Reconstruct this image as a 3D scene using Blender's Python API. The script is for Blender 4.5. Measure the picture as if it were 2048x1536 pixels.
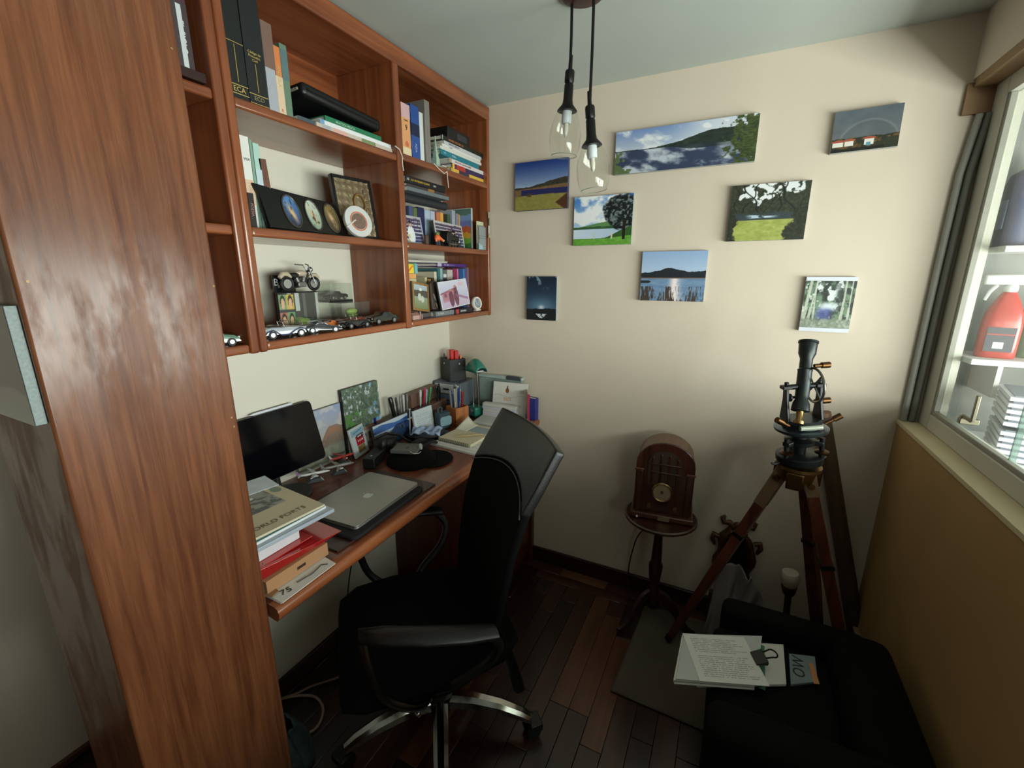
import bpy, bmesh, math, random
import numpy as np
from mathutils import Vector, Matrix, Euler
R = math.radians
random.seed(7)
for _o in list(bpy.data.objects):
    bpy.data.objects.remove(_o, do_unlink=True)
scene = bpy.context.scene
COL = scene.collection

# ------------------------------------------------------------------ camera
CAM = Vector((1.3371, -1.93267, 1.5)); YAW = 0.462942; PITCH = 0.243993; FPX = 876.85
cd = bpy.data.cameras.new('camera'); cam = bpy.data.objects.new('camera', cd); COL.objects.link(cam)
cam.location = CAM; cam.rotation_euler = (math.pi/2 - PITCH, 0, YAW)
cd.sensor_fit = 'HORIZONTAL'; cd.sensor_width = 36; cd.lens = FPX/2048*36; cd.clip_start = 0.02; cd.clip_end = 50
scene.camera = cam
# ------------------------------------------------------------------ world, daylight, exposure
scene.view_settings.view_transform = 'Standard'; scene.view_settings.look = 'None'
scene.view_settings.exposure = 0.15; scene.view_settings.gamma = 1.0; scene.view_settings.use_curve_mapping = False
world = bpy.data.worlds.new('world'); scene.world = world; world.use_nodes = True
wb = world.node_tree.nodes['Background']; wb.inputs[0].default_value = (0.75, 0.87, 1.0, 1); wb.inputs[1].default_value = 0.6
def area(name, loc, rot, sx, sy, power, col):
    l = bpy.data.lights.new(name, 'AREA'); l.shape = 'RECTANGLE'; l.size = sx; l.size_y = sy; l.energy = power; l.color = col
    o = bpy.data.objects.new(name, l); COL.objects.link(o); o.location = loc; o.rotation_euler = rot; return o
# daylight that enters the service room through its outer window, opposite the study's internal window
area('service_room_daylight', (2.93, -1.55, 1.24), (0, R(90), 0), 0.62, 2.5, 108, (0.97, 0.99, 1.0))
# lamp added at the service room's unseen end to brighten the back wall
area('service_end_fill_lamp', (2.46, -2.93, 1.26), (R(90), 0, 0), 0.9, 0.66, 30, (1.0, 0.98, 0.94))
# weak fill lamp added behind the camera, with no real source there
area('rear_fill_lamp', (0.9, -4.1, 1.75), (R(90), 0, 0), 1.5, 0.8, 0.5, (1.0, 0.97, 0.93))
scene.cycles.max_bounces = 7; scene.cycles.diffuse_bounces = 3; scene.cycles.glossy_bounces = 3
scene.cycles.transparent_max_bounces = 12; scene.cycles.caustics_reflective = False; scene.cycles.caustics_refractive = False
scene.cycles.sample_clamp_indirect = 6; scene.cycles.adaptive_threshold = 0.02

# pixel of the 2048x1536 photograph -> point where its ray meets a plane of the room
_d = Vector((-math.sin(YAW)*math.cos(PITCH), math.cos(YAW)*math.cos(PITCH), -math.sin(PITCH)))
_r = Vector((math.cos(YAW), math.sin(YAW), 0)); _u = _r.cross(_d)
def at(px, py, axis, val):
    v = _d + _r*((px-1024)/FPX) - _u*((py-768)/FPX)
    k = 'xyz'.index(axis); t = (val-CAM[k])/v[k]
    return CAM + v*t

# ------------------------------------------------------------------ materials
def s2l(v):
    v = v/255.0
    return v/12.92 if v <= 0.04045 else ((v+0.055)/1.055)**2.4
def C3(rgb): return tuple(s2l(x) for x in rgb)
def C(rgb): return C3(rgb)+(1.0,)
_mats = {}
def new_mat(name):
    m = bpy.data.materials.new(name); m.use_nodes = True
    nt = m.node_tree; b = nt.nodes['Principled BSDF']; return m, nt, b
def mat(rgb, rough=0.5, metal=0.0, var=0.08, scale=30.0, bump=0.0, bscale=None, coat=0.0, spec=0.5, trans=0.0, alpha=1.0, sheen=0.0, emit=0.0):
    """plain procedural surface: base colour broken up by noise, optional fine relief"""
    key = (tuple(rgb), rough, metal, var, scale, bump, bscale, coat, spec, trans, alpha, sheen, emit)
    if key in _mats: return _mats[key]
    m, nt, b = new_mat('surface_%d_%d_%d' % tuple(int(x) for x in rgb)); L = nt.links
    tc = nt.nodes.new('ShaderNodeTexCoord'); n = nt.nodes.new('ShaderNodeTexNoise'); n.inputs['Scale'].default_value = scale; n.inputs['Detail'].default_value = 4
    L.new(tc.outputs['Object'], n.inputs['Vector'])
    mx = nt.nodes.new('ShaderNodeMix'); mx.data_type = 'RGBA'
    c = C3(rgb); mx.inputs[6].default_value = tuple(x*(1-var) for x in c)+(1,); mx.inputs[7].default_value = tuple(min(1, x*(1+var)) for x in c)+(1,)
    L.new(n.outputs['Fac'], mx.inputs[0]); L.new(mx.outputs[2], b.inputs['Base Color'])
    b.inputs['Roughness'].default_value = rough; b.inputs['Metallic'].default_value = metal
    b.inputs['Coat Weight'].default_value = coat; b.inputs['Specular IOR Level'].default_value = spec
    b.inputs['Transmission Weight'].default_value = trans; b.inputs['Alpha'].default_value = alpha
    b.inputs['Sheen Weight'].default_value = sheen
    if bump:
        bn = nt.nodes.new('ShaderNodeTexNoise'); bn.inputs['Scale'].default_value = bscale or scale*4; bn.inputs['Detail'].default_value = 5
        L.new(tc.outputs['Object'], bn.inputs['Vector'])
        bp = nt.nodes.new('ShaderNodeBump'); bp.inputs['Strength'].default_value = bump; bp.inputs['Distance'].default_value = 0.002
        L.new(bn.outputs['Fac'], bp.inputs['Height']); L.new(bp.outputs[0], b.inputs['Normal'])
    _mats[key] = m; return m
def wood(c0, c1, rough=0.35, axis='z', scale=1.0, coat=0.3, wear=0.0, wearcol=(190, 140, 95), bump=0.12, patchy=False):
    """varnished wood, streaks along one axis of the object"""
    key = ('wood', tuple(c0), tuple(c1), rough, axis, scale, coat, wear, tuple(wearcol), bump, patchy)
    if key in _mats: return _mats[key]
    m, nt, b = new_mat('wood_%d_%d_%d' % tuple(c0)); L = nt.links
    tc = nt.nodes.new('ShaderNodeTexCoord'); mp = nt.nodes.new('ShaderNodeMapping')
    sc = {'x': (1.2, 26, 26), 'y': (26, 1.2, 26), 'z': (26, 26, 1.2)}[axis]
    mp.inputs['Scale'].default_value = tuple(s*scale for s in sc); L.new(tc.outputs['Object'], mp.inputs['Vector'])
    n = nt.nodes.new('ShaderNodeTexNoise'); n.inputs['Scale'].default_value = 1.6; n.inputs['Detail'].default_value = 7; n.inputs['Roughness'].default_value = 0.62; n.inputs['Distortion'].default_value = 0.4
    L.new(mp.outputs[0], n.inputs['Vector'])
    n2 = nt.nodes.new('ShaderNodeTexNoise'); n2.inputs['Scale'].default_value = 3.0; n2.inputs['Detail'].default_value = 3; L.new(tc.outputs['Object'], n2.inputs['Vector'])
    rp = nt.nodes.new('ShaderNodeValToRGB'); rp.color_ramp.elements[0].position = 0.34; rp.color_ramp.elements[1].position = 0.68
    rp.color_ramp.elements[0].color = C(c0); rp.color_ramp.elements[1].color = C(c1)
    L.new(n.outputs['Fac'], rp.inputs[0])
    mx = nt.nodes.new('ShaderNodeMix'); mx.data_type = 'RGBA'; mx.blend_type = 'MULTIPLY'; mx.inputs[0].default_value = 0.55
    rp2 = nt.nodes.new('ShaderNodeValToRGB'); rp2.color_ramp.elements[0].position = 0.3; rp2.color_ramp.elements[1].position = 0.7
    rp2.color_ramp.elements[0].color = (0.55, 0.5, 0.48, 1); rp2.color_ramp.elements[1].color = (1, 1, 1, 1)
    L.new(n2.outputs['Fac'], rp2.inputs[0]); L.new(rp.outputs[0], mx.inputs[6]); L.new(rp2.outputs[0], mx.inputs[7])
    out = mx.outputs[2]
    if wear:
        n3 = nt.nodes.new('ShaderNodeTexNoise'); n3.inputs['Scale'].default_value = 5; n3.inputs['Detail'].default_value = 8; n3.inputs['Roughness'].default_value = 0.7
        L.new(mp.outputs[0], n3.inputs['Vector']); rp3 = nt.nodes.new('ShaderNodeValToRGB'); rp3.color_ramp.elements[0].position = 0.58; rp3.color_ramp.elements[1].position = 0.72
        rp3.color_ramp.elements[1].color = (wear, wear, wear, 1)
        L.new(n3.outputs['Fac'], rp3.inputs[0])
        mw = nt.nodes.new('ShaderNodeMix'); mw.data_type = 'RGBA'; mw.inputs[7].default_value = C(wearcol)
        L.new(rp3.outputs[0], mw.inputs[0]); L.new(out, mw.inputs[6]); out = mw.outputs[2]
    L.new(out, b.inputs['Base Color'])
    b.inputs['Roughness'].default_value = rough; b.inputs['Coat Weight'].default_value = coat; b.inputs['Coat Roughness'].default_value = 0.15
    bp = nt.nodes.new('ShaderNodeBump'); bp.inputs['Strength'].default_value = bump; bp.inputs['Distance'].default_value = 0.001
    L.new(n.outputs['Fac'], bp.inputs['Height']); L.new(bp.outputs[0], b.inputs['Normal'])
    if patchy:   # flaking varnish: glossy islands between bare dull wood
        m2 = nt.nodes.new('ShaderNodeMapping'); m2.inputs['Scale'].default_value = (9, 9, 3.2); L.new(tc.outputs['Object'], m2.inputs['Vector'])
        n4 = nt.nodes.new('ShaderNodeTexNoise'); n4.inputs['Scale'].default_value = 1.5; n4.inputs['Detail'].default_value = 9; n4.inputs['Roughness'].default_value = 0.68; L.new(m2.outputs[0], n4.inputs['Vector'])
        r4 = nt.nodes.new('ShaderNodeValToRGB'); r4.color_ramp.elements[0].position = 0.44; r4.color_ramp.elements[1].position = 0.56; r4.color_ramp.elements[0].color = (0.25, 0.25, 0.25, 1)
        L.new(n4.outputs['Fac'], r4.inputs[0]); L.new(r4.outputs[0], b.inputs['Coat Weight']); b.inputs['Coat Roughness'].default_value = 0.2; b.inputs['Roughness'].default_value = 0.45; b.inputs['Specular IOR Level'].default_value = 0.2; b.inputs['Coat IOR'].default_value = 1.4
    _mats[key] = m; return m
def clear_mat(tint=(235, 245, 242), gloss=0.05, opac=0.0, name='clear_glass', ior=1.45):
    """thin clear glass or plastic: lets light through, mirrors at grazing angles"""
    key = ('clear', tuple(tint), gloss, opac, ior)
    if key in _mats: return _mats[key]
    m = bpy.data.materials.new(name); m.use_nodes = True; nt = m.node_tree; L = nt.links
    for n in list(nt.nodes): nt.nodes.remove(n)
    o = nt.nodes.new('ShaderNodeOutputMaterial'); t = nt.nodes.new('ShaderNodeBsdfTransparent'); t.inputs[0].default_value = C(tint)
    g = nt.nodes.new('ShaderNodeBsdfGlossy'); g.inputs['Roughness'].default_value = gloss; g.inputs[0].default_value = (1, 1, 1, 1)
    lw = nt.nodes.new('ShaderNodeLayerWeight'); lw.inputs[0].default_value = 0.5; pw = nt.nodes.new('ShaderNodeMath'); pw.operation = 'POWER'; pw.inputs[1].default_value = 5.0
    L.new(lw.outputs['Facing'], pw.inputs[0]); f0 = ((ior-1)/(ior+1))**2
    f = nt.nodes.new('ShaderNodeMath'); f.operation = 'MULTIPLY_ADD'; f.inputs[1].default_value = 0.8; f.inputs[2].default_value = f0; L.new(pw.outputs[0], f.inputs[0])
    mx = nt.nodes.new('ShaderNodeMixShader'); L.new(f.outputs[0], mx.inputs[0]); L.new(t.outputs[0], mx.inputs[1]); L.new(g.outputs[0], mx.inputs[2])
    res = mx
    if opac:
        d = nt.nodes.new('ShaderNodeBsdfDiffuse'); d.inputs[0].default_value = C(tint)
        nz = nt.nodes.new('ShaderNodeTexNoise'); nz.inputs['Scale'].default_value = 9; nz.inputs['Detail'].default_value = 5
        tc = nt.nodes.new('ShaderNodeTexCoord'); L.new(tc.outputs['Object'], nz.inputs['Vector'])
        mm = nt.nodes.new('ShaderNodeMath'); mm.operation = 'MULTIPLY'; mm.inputs[1].default_value = 2*opac; L.new(nz.outputs['Fac'], mm.inputs[0])
        m2 = nt.nodes.new('ShaderNodeMixShader'); L.new(mm.outputs[0], m2.inputs[0])
        L.new(mx.outputs[0], m2.inputs[1]); L.new(d.outputs[0], m2.inputs[2]); res = m2
    L.new(res.outputs[0], o.inputs[0]); _mats[key] = m; return m
def print_mat(rough=0.45, coat=0.0):
    key = ('print', rough, coat)
    if key in _mats: return _mats[key]
    m, nt, b = new_mat('printed_colours'); a = nt.nodes.new('ShaderNodeVertexColor'); a.layer_name = 'Col'
    nt.links.new(a.outputs[0], b.inputs['Base Color']); b.inputs['Roughness'].default_value = rough; b.inputs['Coat Weight'].default_value = coat
    _mats[key] = m; return m

# ------------------------------------------------------------------ mesh building
class MB:
    """collects shapes in local coordinates, builds ONE mesh object"""
    def __init__(s): s.v = []; s.f = []; s.mi = []; s.cur = 0
    def add(s, vs, fs, M=None):
        o = len(s.v)
        for p in vs:
            p = Vector(p); s.v.append(M @ p if M is not None else p)
        for f in fs: s.f.append([i+o for i in f]); s.mi.append(s.cur)
        return s
    def box(s, lo, hi, M=None):
        x0, y0, z0 = lo; x1, y1, z1 = hi
        vs = [(x0,y0,z0),(x1,y0,z0),(x1,y1,z0),(x0,y1,z0),(x0,y0,z1),(x1,y0,z1),(x1,y1,z1),(x0,y1,z1)]
        return s.add(vs, [(0,3,2,1),(4,5,6,7),(0,1,5,4),(1,2,6,5),(2,3,7,6),(3,0,4,7)], M)
    def cbox(s, c, d, M=None):
        return s.box([c[i]-d[i]/2 for i in range(3)], [c[i]+d[i]/2 for i in range(3)], M)
    def loft(s, rings, cap=True, M=None, closed=False):
        n = len(rings[0]); vs = [p for r in rings for p in r]; fs = []
        m = len(rings)
        for i in range(m if closed else m-1):
            a = i*n; b = ((i+1) % m)*n
            for j in range(n): fs.append((a+j, a+(j+1) % n, b+(j+1) % n, b+j))
        if cap and not closed: fs.append(tuple(range(n-1, -1, -1))); fs.append(tuple(range((m-1)*n, m*n)))
        return s.add(vs, fs, M)
    def lathe(s, prof, n=20, M=None, cap=True):
        rings = [[(r*math.cos(2*math.pi*k/n), r*math.sin(2*math.pi*k/n), z) for k in range(n)] for r, z in prof]
        return s.loft(rings, cap, M)
    def cyl(s, p0, p1, r0, r1=None, n=12, cap=True):
        p0 = Vector(p0); p1 = Vector(p1); r1 = r0 if r1 is None else r1
        d = p1-p0; q = d.to_track_quat('Z', 'Y').to_matrix().to_4x4(); M = Matrix.Translation(p0) @ q
        return s.lathe([(r0, 0), (r1, d.length)], n, M, cap)
    def tube(s, pts, r, n=8, closed=False):
        pts = [Vector(p) for p in pts]; rings = []; up = None; m = len(pts)
        for i, p in enumerate(pts):
            if closed: t = pts[(i+1) % m]-pts[i-1]
            else: t = pts[min(i+1, m-1)]-pts[max(i-1, 0)]
            t.normalize()
            if up is None: up = Vector((0,0,1)) if abs(t.z) < 0.9 else Vector((1,0,0))
            a = t.cross(up)
            if a.length < 1e-4: a = t.cross(Vector((0,1,0)))
            a.normalize(); b = a.cross(t); up = b
            rr = r[i] if isinstance(r, (list, tuple)) else r
            rings.append([p+a*(rr*math.cos(2*math.pi*k/n))+b*(rr*math.sin(2*math.pi*k/n)) for k in range(n)])
        return s.loft(rings, True, None, closed)
    def prism(s, poly, h, M=None):
        n = len(poly); vs = [(x, y, 0) for x, y in poly]+[(x, y, h) for x, y in poly]
        fs = [tuple(range(n-1, -1, -1)), tuple(range(n, 2*n))]+[(i, (i+1) % n, n+(i+1) % n, n+i) for i in range(n)]
        return s.add(vs, fs, M)
    def ball(s, c, r, n=14, m=8):
        rx, ry, rz = (r, r, r) if not isinstance(r, (list, tuple)) else r
        vs = [(c[0], c[1], c[2]-rz)]; fs = []
        for i in range(1, m):
            a = -math.pi/2+math.pi*i/m
            for k in range(n):
                b = 2*math.pi*k/n; vs.append((c[0]+rx*math.cos(a)*math.cos(b), c[1]+ry*math.cos(a)*math.sin(b), c[2]+rz*math.sin(a)))
        vs.append((c[0], c[1], c[2]+rz)); top = len(vs)-1
        for k in range(n):
            fs.append((0, 1+(k+1) % n, 1+k)); fs.append((top, 1+(m-2)*n+k, 1+(m-2)*n+(k+1) % n))
            for i in range(m-2): fs.append((1+i*n+k, 1+i*n+(k+1) % n, 1+(i+1)*n+(k+1) % n, 1+(i+1)*n+k))
        return s.add(vs, fs)
    def grid(s, fn, nu, nv, M=None):
        vs = [fn(i/nu, j/nv) for j in range(nv+1) for i in range(nu+1)]
        fs = [(j*(nu+1)+i, j*(nu+1)+i+1, (j+1)*(nu+1)+i+1, (j+1)*(nu+1)+i) for j in range(nv) for i in range(nu)]
        return s.add(vs, fs, M)
    def build(s, name, m, parent=None, bevel=0.0, seg=2, smooth=True, ang=38, solid=0.0, sub=0, loc=None, rot=None):
        me = bpy.data.meshes.new(name); me.from_pydata([tuple(p) for p in s.v], [], s.f)
        ms = m if isinstance(m, (list, tuple)) else [m]
        for x in ms: me.materials.append(x)
        if len(ms) > 1: me.polygons.foreach_set('material_index', s.mi)
        if smooth:
            me.polygons.foreach_set('use_smooth', [True]*len(me.polygons)); me.set_sharp_from_angle(angle=R(ang))
        me.update()
        o = bpy.data.objects.new(name, me); COL.objects.link(o)
        if parent is not None: o.parent = parent
        if loc is not None: o.location = loc
        if rot is not None: o.rotation_euler = rot
        if solid:
            md = o.modifiers.new('thick', 'SOLIDIFY'); md.thickness = solid; md.offset = 0
        if bevel:
            md = o.modifiers.new('edge', 'BEVEL'); md.width = bevel; md.segments = seg; md.limit_method = 'ANGLE'; md.angle_limit = R(50); md.harden_normals = False
        if sub:
            md = o.modifiers.new('smooth', 'SUBSURF'); md.levels = sub; md.render_levels = sub
        return o
def soft(pts, k=6):
    """smooth curve through the points"""
    p = [Vector(q) for q in pts]; out = []
    for i in range(len(p)-1):
        a, b, c, d = p[max(i-1, 0)], p[i], p[i+1], p[min(i+2, len(p)-1)]
        for j in range(k):
            t = j/k; out.append(0.5*((2*b)+(c-a)*t+(2*a-5*b+4*c-d)*t*t+(3*b-a-3*c+d)*t**3))
    return out+[p[-1]]
def tag(o, label=None, cat=None, group=None, kind=None):
    if label: o['label'] = label
    if cat: o['category'] = cat
    if group: o['group'] = group
    if kind: o['kind'] = kind
    return o
def thing(name, label, cat, loc=(0, 0, 0), rot=(0, 0, 0), group=None):
    o = bpy.data.objects.new(name, None); o.empty_display_size = 0.05; COL.objects.link(o)
    o.location = loc; o.rotation_euler = rot if isinstance(rot, (tuple, list, Euler)) else (0, 0, rot)
    return tag(o, label, cat, group)
def struct(o): o['kind'] = 'structure'; return o
def rrect(w, h, r, n=5, cx=0, cy=0):
    p = []
    for qx, qy, a0 in ((1,1,0),(-1,1,90),(-1,-1,180),(1,-1,270)):
        for k in range(n+1):
            a = R(a0+90*k/n); p.append((cx+qx*(w/2-r)+r*math.cos(a), cy+qy*(h/2-r)+r*math.sin(a)))
    return p
_fonts = {}
def text(body, size, m, parent, loc, rot, name='lettering', sx=1.0, depth=0.0002, align='CENTER'):
    cu = bpy.data.curves.new(name, 'FONT'); cu.body = body; cu.size = size; cu.align_x = align; cu.align_y = 'CENTER'; cu.extrude = depth; cu.resolution_u = 3
    t = bpy.data.objects.new(name, cu); COL.objects.link(t)
    dg = bpy.context.evaluated_depsgraph_get()
    me = bpy.data.meshes.new_from_object(t.evaluated_get(dg)); bpy.data.objects.remove(t, do_unlink=True); bpy.data.curves.remove(cu)
    me.materials.clear(); me.materials.append(m)
    o = bpy.data.objects.new(name, me); COL.objects.link(o); o.parent = parent; o.location = loc; o.rotation_euler = rot; o.scale = (sx, 1, 1)
    return o
# ---- printed pictures: colours computed per vertex on a fine grid
def _hash(i, j, s):
    h = np.sin(i*127.1+j*311.7+s*74.7)*43758.5453
    return h-np.floor(h)
def vnoise(x, y, s):
    i = np.floor(x); j = np.floor(y); fx = x-i; fy = y-j
    fx = fx*fx*(3-2*fx); fy = fy*fy*(3-2*fy)
    return (_hash(i,j,s)*(1-fx)+_hash(i+1,j,s)*fx)*(1-fy)+(_hash(i,j+1,s)*(1-fx)+_hash(i+1,j+1,s)*fx)*fy
def fbm(x, y, s, o=4):
    a = 0.5; t = 0; n = 0
    for k in range(o): t = t+a*vnoise(x*2**k, y*2**k, s+k*13); n += a; a *= 0.55
    return t/n
def sst(a, b, x):
    t = np.clip((x-a)/(b-a), 0, 1); return t*t*(3-2*t)
def lay(img, col, mask):
    col = np.asarray(col, float)/255.0
    if col.ndim == 1: col = col[None, :]
    mask = np.clip(mask, 0, 1)[:, None]
    return img*(1-mask)+col*mask
def ramp(t, c0, c1):
    t = np.clip(t, 0, 1)[:, None]; return np.asarray(c0, float)[None]*(1-t)+np.asarray(c1, float)[None]*t
def print_sheet(name, w, h, func, parent, M, px=0.0022, rough=0.45, coat=0.0, nmax=170):
    """flat printed sheet, local X right, local Y up, facing +Z; func(u,v) -> 0..1 sRGB"""
    nx = max(6, min(nmax, int(w/px))); ny = max(6, min(nmax, int(h/px)))
    u, v = np.meshgrid((np.arange(nx+1))/nx, (np.arange(ny+1))/ny); u = u.ravel(); v = v.ravel()
    rgb = np.clip(func(u, v), 0, 1)
    lin = np.where(rgb <= 0.04045, rgb/12.92, ((rgb+0.055)/1.055)**2.4)
    co = np.stack([(u-0.5)*w, (v-0.5)*h, np.zeros_like(u)], 1)
    idx = np.arange((nx+1)*(ny+1)).reshape(ny+1, nx+1)
    q = np.stack([idx[:-1, :-1], idx[:-1, 1:], idx[1:, 1:], idx[1:, :-1]], -1).reshape(-1, 4)
    me = bpy.data.meshes.new(name); me.vertices.add(len(co)); me.vertices.foreach_set('co', co.ravel())
    me.loops.add(q.size); me.loops.foreach_set('vertex_index', q.ravel().astype(np.int32))
    me.polygons.add(len(q)); me.polygons.foreach_set('loop_start', (np.arange(len(q))*4).astype(np.int32))
    me.update(calc_edges=True)
    ca = me.color_attributes.new('Col', 'FLOAT_COLOR', 'POINT')
    ca.data.foreach_set('color', np.concatenate([lin, np.ones((len(lin), 1))], 1).astype(np.float32).ravel())
    me.materials.append(print_mat(rough, coat))
    o = bpy.data.objects.new(name, me); COL.objects.link(o); o.parent = parent; o.matrix_local = M
    return o
def frame_from(o, xdir, ydir):
    """matrix with local X along xdir, local Y along ydir (made square), origin o"""
    x = Vector(xdir).normalized(); y = Vector(ydir); y = (y-x*y.dot(x)).normalized(); z = x.cross(y)
    M = Matrix((x, y, z)).transposed().to_4x4(); M.translation = Vector(o); return M
FACE_MY = Matrix.Rotation(R(90), 4, 'X')      # sheet standing up, facing -Y
# ================================================================== the room
CEIL = 2.235; XR = 1.90; XW = 1.975
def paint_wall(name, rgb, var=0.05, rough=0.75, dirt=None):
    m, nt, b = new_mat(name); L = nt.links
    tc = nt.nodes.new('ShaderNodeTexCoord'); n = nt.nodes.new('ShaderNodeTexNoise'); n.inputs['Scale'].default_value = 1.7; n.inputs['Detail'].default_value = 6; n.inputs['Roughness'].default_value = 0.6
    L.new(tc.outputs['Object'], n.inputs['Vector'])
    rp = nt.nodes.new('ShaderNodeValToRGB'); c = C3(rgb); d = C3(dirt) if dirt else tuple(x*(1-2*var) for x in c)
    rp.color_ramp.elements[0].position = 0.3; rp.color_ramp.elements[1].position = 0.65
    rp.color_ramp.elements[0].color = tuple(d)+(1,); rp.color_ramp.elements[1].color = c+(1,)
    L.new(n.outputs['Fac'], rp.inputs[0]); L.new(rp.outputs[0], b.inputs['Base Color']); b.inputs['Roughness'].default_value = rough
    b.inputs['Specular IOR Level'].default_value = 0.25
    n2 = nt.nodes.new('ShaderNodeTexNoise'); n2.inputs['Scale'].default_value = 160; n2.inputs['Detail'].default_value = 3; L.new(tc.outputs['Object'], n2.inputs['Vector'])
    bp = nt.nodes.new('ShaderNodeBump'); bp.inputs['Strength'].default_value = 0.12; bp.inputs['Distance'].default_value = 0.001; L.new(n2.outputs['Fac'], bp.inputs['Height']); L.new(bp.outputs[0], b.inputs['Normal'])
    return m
M_CREAM = paint_wall('cream_wall_paint', (220, 206, 188), 0.025)
M_LEFT = paint_wall('ivory_wall_paint', (224, 219, 204), 0.02)
M_CEIL = paint_wall('grey_white_ceiling_paint', (190, 196, 190), 0.03)
M_OCHRE = paint_wall('ochre_wall_paint', (172, 138, 92), 0.08, 0.6)
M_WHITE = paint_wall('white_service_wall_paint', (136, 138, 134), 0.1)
def slab(name, lo, hi, m):
    return struct(MB().box(lo, hi).build(name, m, smooth=False))
slab('floor', (-0.6, -4.2, -0.06), (XR+0.1, 0.1, -0.012), mat((46, 24, 20), 0.35, var=0.3, scale=12))
slab('wall_back', (-0.1, 0.0, 0.0), (XW+0.02, 0.12, CEIL), M_CREAM)
slab('wall_left', (-0.12, -1.50, 0.0), (0.0, 0.0, CEIL), M_LEFT)
slab('wall_hall', (-0.52, -4.2, 0.0), (-0.40, 0.0, CEIL), M_CREAM)
slab('wall_rear', (-0.6, -4.3, 0.0), (3.1, -4.2, CEIL), M_CREAM)
slab('ceiling', (-0.6, -4.3, CEIL), (3.1, 0.3, CEIL+0.1), M_CEIL)
slab('wall_right', (XR, -4.2, 0.0), (XW+0.02, 0.0, 0.992), M_OCHRE)
slab('wall_right_light_stop', (XR, -4.2, 0.992), (XW+0.02, -2.30, 2.06), M_CREAM)  # unseen pier, added to keep window light off the rear hall
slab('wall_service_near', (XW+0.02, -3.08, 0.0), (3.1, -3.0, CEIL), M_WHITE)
slab('wall_right_lintel', (XR, -4.2, 2.06), (XW+0.02, 0.0, CEIL), M_CREAM)
slab('trim_window_head', (XR+0.002, -2.30, 2.036), (XW, -0.001, 2.06), mat((150, 122, 88), 0.6))
slab('trim_window_ledge', (XR-0.004, -2.30, 0.992), (XW, -0.001, 1.004), mat((206, 190, 154), 0.55))
slab('trim_window_packing', (XR-0.012, -0.012, 1.965), (XW-0.02, -0.001, 2.05), mat((138, 108, 78), 0.7))
# service room behind the internal window
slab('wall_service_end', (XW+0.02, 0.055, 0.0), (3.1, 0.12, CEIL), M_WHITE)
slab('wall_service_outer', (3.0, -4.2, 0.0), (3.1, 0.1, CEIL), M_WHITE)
slab('floor_service', (XW, -4.2, -0.06), (3.1, 0.1, 0.0), mat((150, 146, 138), 0.6))
# baseboards
M_BASE = wood((34, 16, 11), (62, 30, 20), 0.4, 'x')
struct(MB().box((0.5, -0.016, 0.0), (XR, 0.0, 0.078)).build('baseboard_back', M_BASE, bevel=0.003))
bb = struct(MB().box((XR-0.014, -3.4, 0.0), (XR, -0.017, 0.168)).build('baseboard_right', M_BASE, bevel=0.002))
MB().box((XR-0.016, -3.4, 0.168), (XR, -0.017, 0.178)).build('cap_strip', mat((150, 118, 92), 0.6), bb, bevel=0.001)
struct(MB().box((0.0, -1.50, 0.0), (0.014, -0.52, 0.07)).build('baseboard_left', M_BASE, bevel=0.003))
struct(MB().box((-0.40, -4.2, 0.0), (-0.386, -0.1, 0.022)).build('baseboard_hall', wood((70, 36, 28), (98, 52, 38), 0.45, 'y'), bevel=0.002))
# floor boards: strips along the room, a cross border by the back wall
PL = [wood((30, 14, 12), (50, 26, 21), 0.32, 'y', coat=0.35), wood((24, 12, 10), (42, 21, 17), 0.32, 'y', coat=0.35), wood((46, 22, 15), (74, 38, 26), 0.32, 'y', coat=0.35), wood((80, 44, 29), (112, 66, 44), 0.34, 'y', coat=0.3)]
PLX = [wood((52, 26, 19), (86, 48, 34), 0.34, 'x', coat=0.3), wood((100, 62, 42), (134, 88, 62), 0.36, 'x', coat=0.25)]
floor = bpy.data.objects['floor']
rng = random.Random(3)
_pm = {}
def plank(x0, x1, y0, y1, m, key):
    w = round(x1-x0, 3); l = round(y1-y0, 3); k = (w, l, m.name)
    if k not in _pm:
        b = MB().box((-w/2+0.0006, -l/2+0.0006, -0.011), (w/2-0.0006, l/2-0.0006, 0))
        o = b.build('plank', m, floor, bevel=0.0012, seg=1); _pm[k] = o.data
    else:
        o = bpy.data.objects.new('plank', _pm[k]); COL.objects.link(o); o.parent = floor
        md = o.modifiers.new('edge', 'BEVEL'); md.width = 0.0012; md.segments = 1
    o.location = ((x0+x1)/2, (y0+y1)/2, 0); return o
W = 0.0725; x = -0.05
while x < XR-0.02:
    y = -0.135-rng.choice([0, 0.1, 0.2, 0.3]); first = True
    x1 = min(x+W, XR)
    if y < -0.136: plank(x, x1, y, -0.135, PL[rng.choice([0, 1, 2, 2])], 0)
    while y > -1.9:
        l = rng.choice([0.4, 0.5, 0.6]); m = PL[rng.choices([0, 1, 2, 3], [5, 4, 3, 0.5])[0]]
        if 1.02 < x < 1.1 and y > -0.7: m = PL[3]
        plank(x, x1, y-l, y, m, 0); y -= l
    x += W
for j, (y0, y1) in enumerate(((-0.076, -0.017), (-0.135, -0.076))):
    x = 0.45+0.12*j
    k = j
    while x < XR:
        l = 0.235; plank(x, min(x+l, XR), y0, y1, PLX[(k % 3 == 1) if j == 0 else (k % 4 == 0)], 0); x += l; k += 1
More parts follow.
